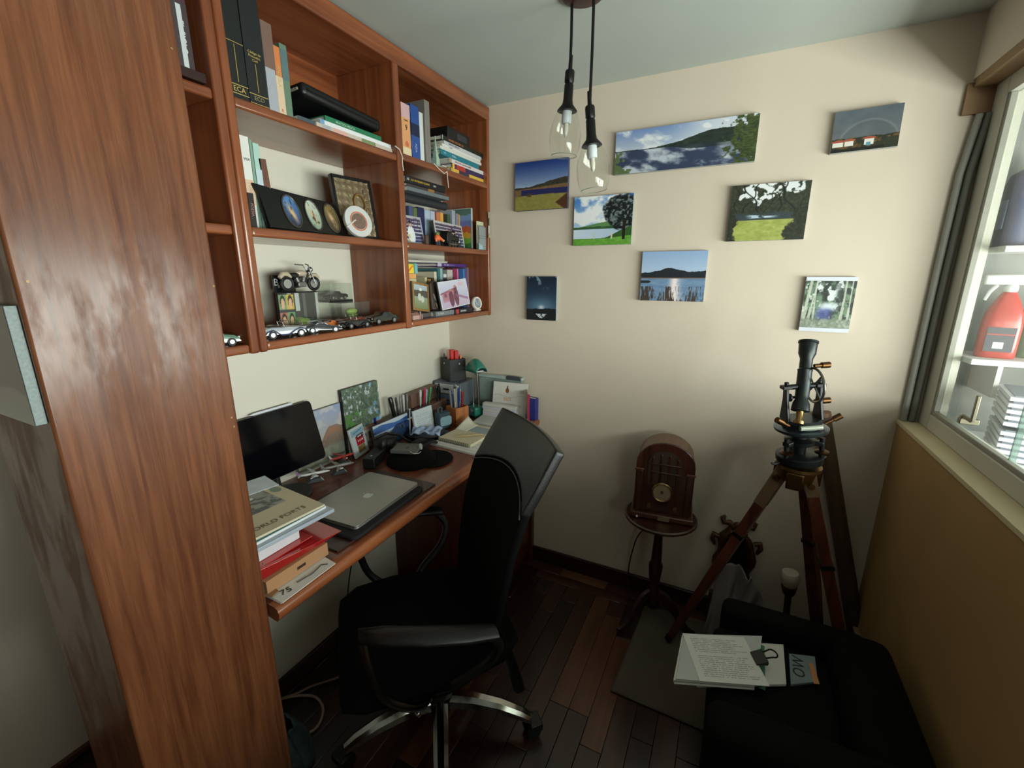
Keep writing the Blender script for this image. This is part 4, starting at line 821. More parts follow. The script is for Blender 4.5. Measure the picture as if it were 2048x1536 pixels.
GOLD = (196, 168, 92)
# ---- top row, left bay
z1 = S2+0.0005
bk = book('plum and white patterned book standing in the bay beside the column', (0.225, ypx(366, 70, 0.228), z1+0.021), 0.032, 0.20, 0.15, (84, 50, 62), bands=((0.005, 0.135, (70, 60, 62)),), titles=(('EL SIGLO', 0.016, (226, 226, 222), 0.07, T_DOWN),))
MB().box((0.0013, -0.006, 0.006), (0.0019, 0.004, 0.13)).build('label_strip', mat((200, 206, 208), 0.5), bk)
book('dark brown leather album lying flat in the bay beside the column', (0.262, -1.43, z1+0.0105), 0.019, 0.168, 0.20, (48, 26, 24), LIE, rough=0.35)
# ---- top row, middle bay
def sb(pl, pr, py, x): a, c = bay(ypx(pl, py, x), ypx(pr, py, x)); return (a+c)/2, abs(c-a)-0.0006
xs = 0.236
y, th = sb(452, 489, 120, xs)
k1 = book('black gilt law volume standing at the left end, nearest the upright', (xs, y, z1), th, 0.255, 0.17, (22, 26, 26), bands=((0.014, 0.0155, GOLD), (0.033, 0.0345, GOLD), (0.122, 0.123, GOLD)), titles=(('ECA', 0.016, GOLD, 0.024, T_FLAT),))
MB().box((0.0013, -0.0012, 0.04), (0.0018, 0.0006, 0.118)).build('gilt_rule', mat(GOLD, 0.35, metal=0.6), k1)
y, th = sb(490, 527, 120, xs)
k2 = book('black gilt law volume standing second, lettered Código', (xs, y, z1), th, 0.255, 0.17, (26, 29, 31), bands=((0.026, 0.0275, GOLD), (0.006, 0.007, GOLD)), titles=(('ECO', 0.013, (150, 136, 90), 0.018, T_FLAT), ('Código de', 0.0078, GOLD, 0.117, T_FLAT), ('Procedim.', 0.0078, GOLD, 0.109, T_FLAT), ('Civil', 0.0078, GOLD, 0.101, T_FLAT)))
MB().box((0.0013, -0.0012, 0.032), (0.0018, 0.0006, 0.094)).build('gilt_rule', mat(GOLD, 0.35, metal=0.6), k2)
y, th = sb(528, 549, 120, xs); book('pale grey shiny-wrapped volume beside the black law books', (xs, y, z1), th, 0.20, 0.18, (168, 170, 178), bands=((0.1, 0.2, (122, 96, 86)),), rough=0.15)
y, th = sb(549, 563, 140, xs); book('orange and cream paperback beside the wrapped volume', (xs, y, z1), th, 0.158, 0.15, (208, 124, 72), bands=((0.0, 0.09, (216, 190, 160)),), titles=(('ANZOLA', 0.012, (190, 176, 120), 0.09, T_DOWN), ('R', 0.010, (190, 60, 50), 0.012, T_FLAT)))
y, th = sb(566, 580, 150, xs); book('thin green upright binder at the end of the upright row', (xs-0.004, y, z1), th, 0.172, 0.20, (104, 128, 108), bands=((0.09, 0.16, (92, 116, 118)),), rough=0.25)
xs = 0.238
def lying(label, pl, pr, py, x, zb, th, d, cover, **kw):
    a, c = bay(ypx(pl, py, x), ypx(pr, py, x)); return book(label, (x, a, zb+th/2), th, c-a, d, cover, LIE, **kw)
zz = z1
lying('mottled pink and green paperback at the bottom of the flat pile under the black portfolio', 634, 786, 262, xs, zz, 0.015, 0.18, (196, 182, 170), bands=((0.02, 0.05, (170, 172, 176)), (0.06, 0.11, (214, 168, 158)), (0.17, 0.23, (126, 138, 96))), soft=True); zz += 0.0152
lying('white paperback in the flat pile under the black portfolio', 640, 783, 250, xs-0.004, zz, 0.013, 0.17, (222, 224, 226), soft=True, bands=((0.0, 0.016, (120, 160, 196)),)); zz += 0.0132
lying('green hardback topping the flat pile under the black portfolio', 650, 760, 240, xs-0.012, zz, 0.017, 0.16, (36, 118, 82), titles=(('PRACTICA MEDICA', 0.0085, (190, 214, 190), 0.075, T_UP),)); zz += 0.0172
lying('dark slate paperback lying beside the flat pile on the top shelf', 596, 632, 238, xs-0.006, z1, 0.017, 0.15, (70, 84, 92), soft=True)
# black leather portfolio resting tilted on the pile
pf = thing('portfolio', 'black leather zip portfolio lying tilted over the flat book pile', 'portfolio', (0.13, -0.84, zz+0.010), (R(-3), R(-4), 0), None)
MB().cbox((0, 0, 0.020), (0.215, 0.30, 0.036)).build('case', mat((16, 16, 17), 0.4, var=0.2, bump=0.3, bscale=300), pf, bevel=0.012, seg=4)
MB().cbox((0.1085, 0.0, 0.02), (0.003, 0.27, 0.004)).build('zip', mat((44, 44, 44), 0.4, metal=0.5), pf)
MB().cbox((0.06, -0.151, 0.02), (0.06, 0.004, 0.006)).build('paper_edge', mat((170, 166, 150), 0.7), pf)
# ---- top row, right bay
z1r = S2+0.0105
xs = 0.232
y, th = sb(803, 820, 250, xs)
k3 = book('orange paperback with a large 9 on its spine', (xs, y, z1r), th, 0.170, 0.15, (222, 160, 110), bands=((0.125, 0.17, (214, 172, 176)), (0.0, 0.03, (226, 206, 168))), titles=(('9', 0.026, (34, 28, 26), 0.094, T_FLAT), ('PREMIO', 0.0065, (90, 50, 40), 0.117, T_FLAT)))
MB().cyl((0.0008, 0, 0.042), (0.0018, 0, 0.042), 0.009, n=20).build('red_disc', mat((206, 110, 80), 0.5), k3)
y, th = sb(821.5, 838, 250, xs); book('deep blue glossy hardback between the 9 book and a white one', (xs, y, z1r), th, 0.180, 0.16, (40, 78, 150), bands=((0.08, 0.12, (20, 34, 66)),), titles=(('AZUL', 0.012, (190, 206, 230), 0.04, T_DOWN),), rough=0.2)
y, th = sb(838.5, 846, 250, xs); book('thin white paperback next to the blue hardback', (xs, y, z1r), th, 0.168, 0.15, (214, 216, 216), soft=True)
y, th = sb(847, 857, 250, xs); book('grey translucent plastic folder standing beside the white paperback', (xs+0.006, y, z1r), th, 0.215, 0.21, (128, 122, 116), rough=0.2, soft=True, cat='folder', name='folder')
gs = 0.225; g0 = at(872, 330, 'x', gs)
sl = thing('tower_figurine', 'pale green pointed tower figurine in front of the flat books', 'figurine', (gs, g0.y, z1r))
GRN = mat((168, 190, 172), 0.6, var=0.12, scale=80)
b = MB(); b.loft([[(w*sx, w*sy, z) for sx, sy in ((1, 1), (-1, 1), (-1, -1), (1, -1))] for w, z in ((0.013, 0), (0.0125, 0.01), (0.0105, 0.03), (0.008, 0.045), (0.0075, 0.05), (0.005, 0.065), (0.0035, 0.085), (0.0012, 0.115))]); b.build('tower', GRN, sl, bevel=0.0008)
b = MB(); b.box((-0.016, -0.016, 0), (0.016, 0.016, 0.006)); b.box((-0.012, -0.012, 0.030), (0.012, 0.012, 0.033)); b.box((-0.009, -0.009, 0.05), (0.009, 0.009, 0.053)); b.build('platforms', GRN, sl)
xs = 0.236; zz = z1r
spec = [('flat book with yellow spine block at the bottom of the right pile', 900, 972, 0.018, (218, 176, 70), ((0.0, 0.012, (196, 150, 84)), (0.06, 0.14, (60, 48, 70))), ()),
 ('navy and red flat book second from the bottom of the right pile', 903, 970, 0.018, (54, 44, 84), ((0.03, 0.10, (176, 56, 48)), (0.0, 0.016, (226, 182, 70))), ()),
 ('white flat paperback lettered in red above the navy book', 897, 975, 0.016, (214, 206, 206), ((0.0, 0.018, (170, 150, 120)),), (('DERECHO FISICO DEL MILLON ANDINO', 0.0072, (150, 62, 62), 0.105, T_UP),)),
 ('teal flat book in the middle of the right pile', 880, 957, 0.020, (36, 120, 136), (), (('MIEL', 0.009, (170, 210, 214), 0.03, T_UP), ('Molina', 0.011, (196, 222, 224), 0.095, T_UP))),
 ('lower of two plain white flat books above the teal one', 880, 962, 0.011, (216, 214, 206), (), ()),
 ('upper of two plain white flat books above the teal one', 884, 960, 0.011, (224, 222, 216), (), (('J. LOPEZ', 0.007, (120, 120, 130), 0.06, T_UP),)),
 ('grey-white flat book with printed title near the top of the right pile', 888, 962, 0.013, (196, 196, 200), (), (('BASES DEL DERECHO', 0.008, (70, 74, 90), 0.07, T_UP),)),
 ('black flat book with orange lettering on top of the right pile', 884, 966, 0.017, (26, 28, 24), ((0.0, 0.006, (150, 160, 140)),), (('WOMEN  FOR  MEN  XX', 0.010, (214, 132, 84), 0.10, T_UP),))]
for lab, pl, pr, th, cv, bd, tt in spec:
    lying(lab, pl, pr, 285, xs, zz, th, 0.17, cv, bands=bd, titles=tt, soft=th < 0.014); zz += th+0.0003
bx = thing('document_box', 'black box with grey label on top of the right pile', 'box', (0.14, ypx(925, 215, xs), zz+0.0003))
MB().box((-0.09, -0.10, 0), (0.085, 0.07, 0.048)).build('box', mat((20, 19, 20), 0.5), bx, bevel=0.002)
MB().box((0.085, -0.03, 0.012), (0.0856, 0.045, 0.036)).build('label', mat((52, 52, 58), 0.5), bx)
# white cords hanging over shelf edges
b = MB(); pts = [at(px, py, 'x', 0.262) for px, py in ((868, 327), (878, 338), (888, 347), (894, 343), (893, 334), (884, 331))]; b.tube(pts, 0.0016, 6)
b.tube([at(px, py, 'x', 0.262) for px, py in ((894, 344), (895, 352), (896, 366), (897, 376))], [0.0022, 0.0014, 0.0014, 0.0012], 6); tag(b.build('cord_loop', mat((226, 214, 204), 0.7)), 'white looped cord hanging over the shelf edge by the figurine', 'cord')
b = MB(); p = at(800, 300, 'x', 0.262); pts = [at(px, py, 'x', 0.263) for px, py in ((790, 292), (799, 299), (804, 312), (805, 330), (807, 342))]; b.tube(pts, 0.0022, 6); tag(b.build('ribbon', mat((206, 190, 182), 0.6)), 'white ribbon hanging down the upright between bays', 'ribbon')
# ---- middle row, middle bay
z2 = S1+0.0005
xs = 0.195
y, th = sb(477, 485, 330, xs); book('pale green thin binder at the end of the middle shelf', (xs, y, z2), th, 0.215, 0.17, (206, 220, 208), soft=True)
y, th = sb(485.5, 503, 330, xs); book('white ring binder with tan panel and dark lettering on its spine', (xs, y, z2), th, 0.222, 0.18, (222, 222, 216), titles=(('VISA', 0.0085, (46, 56, 74), 0.168, T_FLAT), ('TURISMO', 0.012, (188, 150, 110), 0.09, T_DOWN)), bands=((0.06, 0.12, (214, 186, 160)),))
y, th = sb(503.5, 509, 330, xs); book('thin sage green folder between two binders', (xs, y, z2), th, 0.218, 0.17, (128, 160, 142), soft=True)
y, th = sb(509.5, 522, 330, xs); book('pale mint binder next to the small brown notebook', (xs, y, z2), th, 0.212, 0.17, (172, 204, 194), bands=((0.08, 0.15, (188, 206, 214)),))
y, th = sb(526, 541, 350, xs); book('small brown notebook leaning on the binders', (xs, y+0.004, z2+0.0008), th, 0.178, 0.12, (104, 68, 58), (R(4), 0, 0), page=(196, 182, 150))
y, th = sb(543, 551, 350, xs); book('cream booklet leaning beside the brown notebook', (xs-0.01, y+0.010, z2+0.0008), 0.008, 0.165, 0.12, (206, 196, 172), (R(7), 0, 0), soft=True)
y, th = sb(505, 518, 435, 0.225); book('little black book with white lettering at the front of the middle shelf', (0.215, y, z2), 0.016, 0.085, 0.06, (34, 28, 28), titles=(('POESIA', 0.010, (170, 120, 110), 0.045, T_DOWN),))
# black triple photo frame with oval openings
c0, c1_, c2_ = at(535, 456, 'x', 0.225), at(694, 470, 'x', 0.17), at(500, 366, 'x', 0.185)
tf = thing('triple_picture', 'black triple photo frame with three oval pictures', 'photo frame', c0)
xd = Vector((c1_.x-c0.x, c1_.y-c0.y, 0)); fw = xd.length; xd.normalize(); upv = Vector((-0.30, -0.06, 0.95))
Mf = frame_from((0, 0, z2-c0.z+0.002), xd, upv); hh = 0.112
pl = [(0, 0), (fw, 0), (fw-0.006, hh*0.4), (fw-0.012, hh*0.86), (fw-0.03, hh*0.95), (fw*0.5, hh*0.97), (0.03, hh), (-0.006, hh*1.02), (0.004, hh*0.8), (0.002, hh*0.4)]
b = MB(); b.prism(pl, 0.012, Mf); b.build('frame', mat((17, 19, 19), 0.25, var=0.2), tf, bevel=0.002)
def oval_pic(c0, c1, seed):
    def f(u, v):
        im = ramp(v+0.3*fbm(u*3, v*3, seed), c0, c1)/255; im = lay(im, (214, 178, 140), np.exp(-(((u-0.5)+(v-0.45)*0.5)/0.16)**2-((v-0.45)/0.26)**2)*1.2)
        return lay(im, (60, 50, 48), sst(0.6, 0.7, fbm(u*8, v*8, seed+5))*0.8)
    return f
for i, (fx, cc) in enumerate(((0.30, ((36, 40, 60), (80, 130, 190))), (0.56, ((120, 150, 130), (196, 206, 190))), (0.81, ((60, 52, 40), (130, 110, 60))))):
    ctr = Mf @ Vector((fw*fx, hh*0.48, 0.0126)); rx, ry = 0.030, 0.045
    loop = [Mf @ Vector((fw*fx+rx*math.cos(2*math.pi*k/32), hh*0.48+ry*math.sin(2*math.pi*k/32), 0.013)) for k in range(32)]
    rb = MB(); rb.tube(loop, 0.0025, 8, closed=True); ro = rb.build('oval_rim', mat((120, 116, 108), 0.2, metal=0.8), tf)
    n = 26; vs = [ctr]; cols = []
    sh = print_sheet('oval_picture', rx*1.9, ry*1.9, oval_pic(cc[0], cc[1], i*7+3), tf, Mf @ Matrix.Translation((fw*fx, hh*0.48, 0.0128)), px=0.0025)
    bm_ = bmesh.new(); bm_.from_mesh(sh.data)
    for v_ in list(bm_.verts):
        q = math.hypot(v_.co.x/rx, v_.co.y/ry)
        if q > 1.0: v_.co.x /= q; v_.co.y /= q
    bm_.to_mesh(sh.data); bm_.free()
# relief plaque with dark frame, round white wall plate
pq = thing('relief_plaque', 'pewter relief plaque of a stone gateway in a black frame', 'plaque', (0.155, -0.742, z2+0.0025), (0, R(-9), R(-8)))
MB().box((-0.012, -0.075, 0), (0.008, 0.08, 0.205)).build('frame', mat((26, 26, 27), 0.35), pq, bevel=0.003)
pw = mat((150, 134, 106), 0.35, metal=0.6, var=0.35, scale=70, bump=1.0, bscale=110)
b = MB(); b.grid(lambda u, v: (0.0085+0.003*abs(math.sin(u*17)*math.sin(v*23)), -0.068+0.132*u, 0.012+0.18*v), 24, 30); b.build('relief', pw, pq)
b = MB(); b.tube([(0.013, 0.015+0.022*math.cos(R(a)), 0.118+0.03*math.sin(R(a))) for a in range(0, 360, 15)], 0.004, 6, closed=True); b.build('arch', mat((186, 150, 92), 0.3, metal=0.8), pq)
for i in range(6): MB().cbox((0.0125, 0.047, 0.05+0.022*i), (0.004, 0.018, 0.016)).build('stone', pw, pq, bevel=0.002)
pp = at(709, 442, 'x', 0.205)
rp_ = thing('round_plate', 'white round boxed plate with orange ring in front of the plaque', 'plate', (0.222, pp.y+0.012, z2+0.004), (0, R(-14), R(-10)))
Mr = Matrix.Translation((0, 0, 0.052)) @ Matrix.Rotation(R(90), 4, 'Y')
b = MB(); b.lathe([(0.0, -0.012), (0.050, -0.012), (0.051, -0.006), (0.050, 0.0), (0.0, 0.0)], 40, Mr); b.build('plate', mat((206, 206, 204), 0.35), rp_, ang=40)
b = MB(); b.lathe([(0.031, 0.0), (0.031, 0.0012), (0.0275, 0.0012), (0.0275, 0.0)], 40, Mr, cap=False); b.build('orange_ring', mat((206, 110, 70), 0.5), rp_)
b = MB(); b.lathe([(0.0, 0.0004), (0.026, 0.0004), (0.026, 0.001), (0.0, 0.001)], 32, Mr); b.build('centre_disc', mat((120, 96, 84), 0.5, var=0.5, scale=90), rp_)
b = MB(); b.box((0.0012, -0.025, 0.05), (0.0022, 0.022, 0.054), Matrix.Rotation(R(35), 4, 'X')); b.build('bar', mat((214, 206, 196), 0.5), rp_)
# ---- bottom row: model cars
def wheel_pts(o, x, y, r, w, m, hubm, parent):
    M = Matrix.Translation((x, y, r)) @ Matrix.Rotation(R(90), 4, 'X')
    b = MB(); b.lathe([(r*0.55, -w/2), (r, -w/2), (r, w/2), (r*0.55, w/2)], 20, M); wh = b.build('wheel', m, parent, ang=40)
    b = MB(); b.lathe([(0.0, -w/2-0.0006), (r*0.62, -w/2-0.0006), (r*0.55, w/2+0.0006), (0, w/2+0.0006)], 18, M); b.build('hub', hubm, wh, ang=40)
TYRE = mat((18, 18, 18), 0.6); ALU = mat((170, 172, 170), 0.38, metal=0.9); DGL = mat((26, 30, 34), 0.1); 
def model_car(label, loc, rz, L, col, style='sedan', col2=None, group='model cars on the bottom shelf'):
    """front towards +X, length L"""
    t = thing('model_car', label, 'toy car', loc, rz, group); s = L; Wd = 0.38*s; r = 0.085*s
    paint = mat(col, 0.18, var=0.05, coat=0.6); p2 = mat(col2, 0.2, coat=0.6) if col2 else paint
    if style == 'sedan': side = [(-0.5, 0.10), (-0.5, 0.20), (-0.46, 0.235), (-0.30, 0.25), (-0.17, 0.34), (0.06, 0.35), (0.17, 0.255), (0.42, 0.235), (0.49, 0.20), (0.5, 0.09)]
    elif style == 'sport': side = [(-0.5, 0.10), (-0.5, 0.19), (-0.45, 0.21), (-0.25, 0.23), (-0.12, 0.29), (0.02, 0.29), (0.16, 0.20), (0.40, 0.17), (0.49, 0.13), (0.5, 0.08)]
    elif style == 'beetle': side = [(-0.5, 0.09), (-0.49, 0.17), (-0.42, 0.24), (-0.28, 0.31), (-0.08, 0.37), (0.10, 0.35), (0.20, 0.26), (0.38, 0.23), (0.47, 0.17), (0.5, 0.09)]
    else: side = [(-0.5, 0.10), (-0.5, 0.18), (-0.44, 0.23), (-0.30, 0.25), (-0.06, 0.24), (0.0, 0.25), (0.30, 0.235), (0.42, 0.225), (0.44, 0.10)]
    b = MB(); b.loft([[(x*s, y*Wd, (0.06+(z-0.06)*k)*s) for x, z in side] for y, k in ((-0.5, 0.72), (-0.47, 0.93), (-0.38, 1.0), (0.38, 1.0), (0.47, 0.93), (0.5, 0.72))]); b.build('body', paint, t, ang=40)
    if style in ('sedan', 'sport', 'beetle'):
        zt = {'sedan': 0.335, 'sport': 0.28, 'beetle': 0.345}[style]; zb = {'sedan': 0.26, 'sport': 0.225, 'beetle': 0.27}[style]
        b = MB(); b.loft([[(x*s, y*Wd*0.435, z*s) for x, z in ((-0.24, zb), (-0.16, zt), (0.05, zt), (0.13, zb))] for y in (-1.06, 1.06)]); b.build('windows', DGL, t, ang=20)
        b = MB(); b.box((-0.04*s, -Wd*0.475, zb*s), (-0.025*s, Wd*0.475, zt*s)); b.build('door_pillar', paint, t)
    else:
        b = MB(); b.box((-0.34*s, -Wd*0.30, 0.235*s), (-0.10*s, Wd*0.30, 0.262*s)); b.build('seats', mat((60, 40, 34), 0.6), t, bevel=0.004*s/0.1)
        b = MB(); b.tube([(-0.02*s, -Wd*0.36, 0.24*s), (-0.05*s, -Wd*0.36, 0.34*s), (-0.05*s, Wd*0.36, 0.34*s), (-0.02*s, Wd*0.36, 0.24*s)], 0.008*s, 6); b.build('windscreen_frame', ALU, t)
        for y in (-1, 1):
            b = MB(); b.loft([[(x*s, y*Wd*0.5+dy*s, z*s+dz*s) for dy, dz in ((-0.045, 0), (0.045, 0), (0.04, 0.02), (-0.04, 0.02))] for x, z in ((0.47, 0.07), (0.42, 0.155), (0.30, 0.195), (0.18, 0.15), (0.05, 0.07), (-0.12, 0.06), (-0.18, 0.10), (-0.30, 0.185), (-0.42, 0.15), (-0.48, 0.08))]); b.build('fender', p2, t, ang=60)
        b = MB(); b.box((0.435*s, -Wd*0.22, 0.09*s), (0.455*s, Wd*0.22, 0.24*s)); b.build('grille', ALU, t, bevel=0.002)
        for y in (-1, 1): MB().ball((0.44*s, y*Wd*0.36, 0.20*s), 0.035*s, 12, 8).build('headlamp', ALU, t)
    for x in (-0.31, 0.31):
        for y in (-1, 1): wheel_pts(t, x*s, y*Wd*0.47, r, 0.055*s, TYRE, ALU, t)
    for x in (0.5, -0.505): MB().box(((x-0.005)*s, -Wd*0.42, 0.075*s), ((x+0.012)*s, Wd*0.42, 0.11*s)).build('bumper', ALU, t, bevel=0.001)
    if style != 'roadster':
        for y in (-1, 1): MB().ball((0.478*s, y*Wd*0.34, 0.165*s if style != 'sport' else 0.14*s), 0.028*s, 10, 6).build('headlamp', mat((220, 222, 220), 0.15), t)
    return t
zb0 = S0+0.0006
def ons(px, py): p = at(px, py, 'z', zb0); return (p.x, p.y, zb0)
def onx(px, x): return (x, ypx(px, 660, x), zb0)
model_car('green classic model car alone in the bay beside the column', (0.215, -1.313, zb0), R(80), 0.115, (92, 122, 104), 'beetle')
model_car('silver and navy open model roadster, first at the shelf front', onx(566, 0.215), R(78), 0.125, (168, 172, 180), 'roadster', (34, 40, 84))
model_car('black and cream vintage model roadster with white windscreen frame', onx(606, 0.185), R(66), 0.105, (120, 112, 98), 'roadster', (24, 24, 26))
model_car('dark grey low model sports car behind the roadsters', onx(646, 0.225), R(60), 0.105, (46, 50, 58), 'sport')
model_car('orange and red model sports car in the second line', onx(662, 0.165), R(100), 0.095, (210, 120, 60), 'sport')
model_car('red open vintage model car behind the black coupe', onx(703, 0.168), R(96), 0.115, (140, 52, 44), 'roadster', (110, 34, 30))
model_car('small black vintage model coupe with chrome wheels', onx(711, 0.222), R(86), 0.105, (26, 28, 34), 'roadster', (20, 22, 30))
model_car('dark green model limousine with silver grille at the shelf end', onx(765, 0.205), R(-93), 0.122, (40, 44, 38), 'sedan')
model_car('beige open model car tucked behind the silver roadster', onx(572, 0.13), R(94), 0.11, (150, 142, 124), 'roadster', (120, 112, 98))
b = MB(); p = onx(602, 0.105); b.ball((0, 0, 0.02), (0.02, 0.028, 0.02)); b.ball((0.004, 0.02, 0.022), (0.012, 0.014, 0.014)); tag(b.build('fruit_ornament', mat((150, 176, 86), 0.5, var=0.2), loc=(p[0], p[1], zb0)), 'round lime green ornament behind the roadsters', 'ornament')
b = MB(); p = onx(706, 0.105); b.ball((0, 0, 0.034), (0.014, 0.026, 0.012)); b.box((-0.01, -0.02, 0.0), (0.01, 0.02, 0.024)); tag(b.build('toy_van', mat((160, 184, 90), 0.4), loc=(p[0], p[1], zb0+0.0084), bevel=0.003), 'small lime green toy inside the low clear case', 'toy')
# boxed model (album box), clear cases, motorcycle on top
CLR = clear_mat((246, 248, 246), 0.04, 0.015, 'clear_plastic', 1.4)
cb = thing('display_box', 'clear fronted black box with coloured portraits on its side', 'box', (0.075, (ypx(561, 640, 0.12)+ypx(664, 640, 0.12))/2, zb0))
hw = (ypx(664, 640, 0.12)-ypx(561, 640, 0.12))/2
MB().box((-0.02, -hw+0.04, 0), (-0.015, hw, 0.115)).build('back_card', mat((24, 26, 28), 0.5), cb)
MB().box((-0.02, -hw, 0), (0.045, hw, 0.006)).build('tray', mat((30, 30, 32), 0.5), cb)
MB().box((0.0445, -hw, 0.004), (0.0455, hw, 0.115)).build('clear_front', CLR, cb)
def _port(u, v):
    im = np.zeros((len(u), 3))+0.2; cs = ((170, 110, 90), (100, 150, 100), (120, 150, 110), (196, 170, 70))
    for k in range(4):
        i, j = k % 2, k//2; mk = (u >= i/2) & (u < (i+1)/2) & (v >= j/2) & (v < (j+1)/2); im = lay(im, cs[k], mk*1.0); uu, vv = u*2-i, v*2-j
        im = lay(im, (50, 44, 40), mk*sst(1.05, 0.95, np.hypot((uu-0.5)/0.34, (vv-0.6)/0.36))); im = lay(im, (206, 166, 136), mk*sst(1.05, 0.95, np.hypot((uu-0.5)/0.24, (vv-0.48)/0.30))); im = lay(im, (60, 60, 66), mk*sst(0.2, 0.12, vv))
    return im
print_sheet('portrait_panel', 0.052, 0.108, _port, cb, frame_from((0.0458, -hw+0.027, 0.058), (0, 1, 0), (0, 0, 1)), rough=0.3)
for y0, wdt, c in ((-0.014, 0.014, (206, 210, 210)), (0.014, 0.016, (210, 212, 212)), (0.040, 0.012, (90, 92, 92)), (hw-0.006, 0.010, (200, 200, 198))):
    MB().box((-0.014, y0-wdt/2, 0.055 if c[0] > 100 and y0 < hw-0.01 else 0.02), (-0.0125, y0+wdt/2, 0.112)).build('stripe', mat(c, 0.5), cb)
MB().box((0.046, -0.012, 0.006), (0.0466, 0.058, 0.026)).build('number_plate', mat((196, 198, 196), 0.4), cb)
text('28IF', 0.016, mat((30, 30, 32), 0.5), cb, (0.0472, 0.02, 0.016), T_FLAT)
model_car('dark model car inside the black display box', (0.095, cb.location.y+0.026, zb0+0.0065), R(90), 0.085, (44, 46, 48), 'sedan')
for (px, hgt, wd, x0, lab, zo) in ((676, 0.066, 0.10, 0.055, 'taller clear plastic case with a black model car', 0.075), (702, 0.075, 0.13, 0.105, 'long low clear plastic case behind the red car', 0.0)):
    t = thing('clear_case', lab, 'case', (x0, ypx(px, 640, x0), zb0+zo+0.0002), 0, 'clear display cases')
    MB().box((-0.03, -wd/2, 0), (0.03, wd/2, 0.008)).build('base', mat((26, 26, 28), 0.35), t)
    b = MB(); b.box((-0.03, -wd/2, 0.008), (-0.029, wd/2, hgt)); b.box((0.029, -wd/2, 0.008), (0.03, wd/2, hgt)); b.box((-0.03, -wd/2, 0.008), (0.03, -wd/2+0.001, hgt)); b.box((-0.03, wd/2-0.001, 0.008), (0.03, wd/2, hgt)); b.box((-0.03, -wd/2, hgt-0.001), (0.03, wd/2, hgt)); b.build('clear_cover', CLR, t, smooth=False)
model_car('black model car inside the taller clear case', (0.055, ypx(676, 640, 0.055), zb0+0.0838), R(90), 0.085, (20, 21, 24), 'sedan')
# motorcycle
mc = thing('model_motorcycle', 'cream model motorcycle with black base plate on the display box', 'toy motorcycle', (0.085, ypx(596, 590, 0.085)+0.012, zb0+0.1162), R(90))
b = MB(); b.box((-0.078, 0.022, 0), (0.0, 0.026, 0.052)); b.box((-0.078, -0.02, -0.0004), (0.06, 0.026, 0.0012)); b.build('stand_plate', mat((18, 18, 19), 0.3), mc, bevel=0.001)
text('B', 0.03, mat((196, 198, 196), 0.3), mc, (-0.068, 0.0214, 0.030), (R(90), 0, 0))
CRM = mat((196, 180, 156), 0.25, coat=0.5); 
for x in (-0.046, 0.052):
    M = Matrix.Translation((x, 0, 0.026)) @ Matrix.Rotation(R(90), 4, 'X')
    b = MB(); b.tube([M @ Vector((0.0195*math.cos(2*math.pi*k/28), 0.0195*math.sin(2*math.pi*k/28), 0)) for k in range(28)], 0.005, 8, closed=True); w_ = b.build('wheel', TYRE, mc)
    b = MB(); b.lathe([(0, -0.003), (0.014, -0.003), (0.015, 0), (0.014, 0.003), (0, 0.003)], 24, M); b.build('disc_hub', ALU, w_, ang=40)
b = MB(); b.ball((0.008, 0, 0.058), (0.022, 0.010, 0.010)); b.build('fuel_tank', CRM, mc)
b = MB(); b.tube([(-0.03, 0, 0.052), (-0.018, 0, 0.050), (-0.006, 0, 0.054)], [0.008, 0.010, 0.007], 10); b.build('saddle', TYRE, mc)
b = MB(); b.tube([(-0.07, 0, 0.044), (-0.058, 0, 0.056), (-0.044, 0, 0.056), (-0.03, 0, 0.046)], [0.006, 0.008, 0.008, 0.005], 10); b.build('rear_fender', CRM, mc)
b = MB(); b.tube([(0.074, 0, 0.042), (0.062, 0, 0.053), (0.048, 0, 0.053), (0.036, 0, 0.045)], [0.005, 0.007, 0.007, 0.004], 10); b.build('front_fender', CRM, mc)
b = MB(); b.tube([(0.052, 0.009, 0.026), (0.034, 0.009, 0.072), (0.028, 0.012, 0.084), (0.008, 0.026, 0.086)], 0.0022, 8); b.tube([(0.052, -0.009, 0.026), (0.034, -0.009, 0.072), (0.028, -0.012, 0.084), (0.008, -0.026, 0.086)], 0.0022, 8); b.build('fork_and_handlebar', ALU, mc)
b = MB(); b.ball((0.044, 0, 0.07), (0.008, 0.009, 0.009)); b.build('headlamp', ALU, mc)
b = MB(); b.box((-0.012, -0.009, 0.016), (0.018, 0.009, 0.032)); b.cyl((-0.006, 0, 0.03), (-0.014, 0, 0.047), 0.008, n=10); b.cyl((0.010, 0, 0.03), (0.016, 0, 0.047), 0.008, n=10); b.build('engine', mat((130, 130, 128), 0.35, metal=0.8), mc, bevel=0.002)
b = MB(); b.tube([(0.014, 0.012, 0.03), (0.01, 0.014, 0.016), (-0.02, 0.015, 0.014), (-0.066, 0.015, 0.018)], [0.003, 0.003, 0.004, 0.005], 8); b.build('exhaust', ALU, mc)
b = MB(); b.tube([(0.036, 0, 0.066), (0.0, 0, 0.044), (-0.03, 0, 0.03), (-0.046, 0, 0.026)], 0.003, 6); b.tube([(0.034, 0, 0.06), (0.02, 0, 0.02), (-0.02, 0, 0.016), (-0.046, 0, 0.026)], 0.003, 6); b.build('chassis', TYRE, mc)
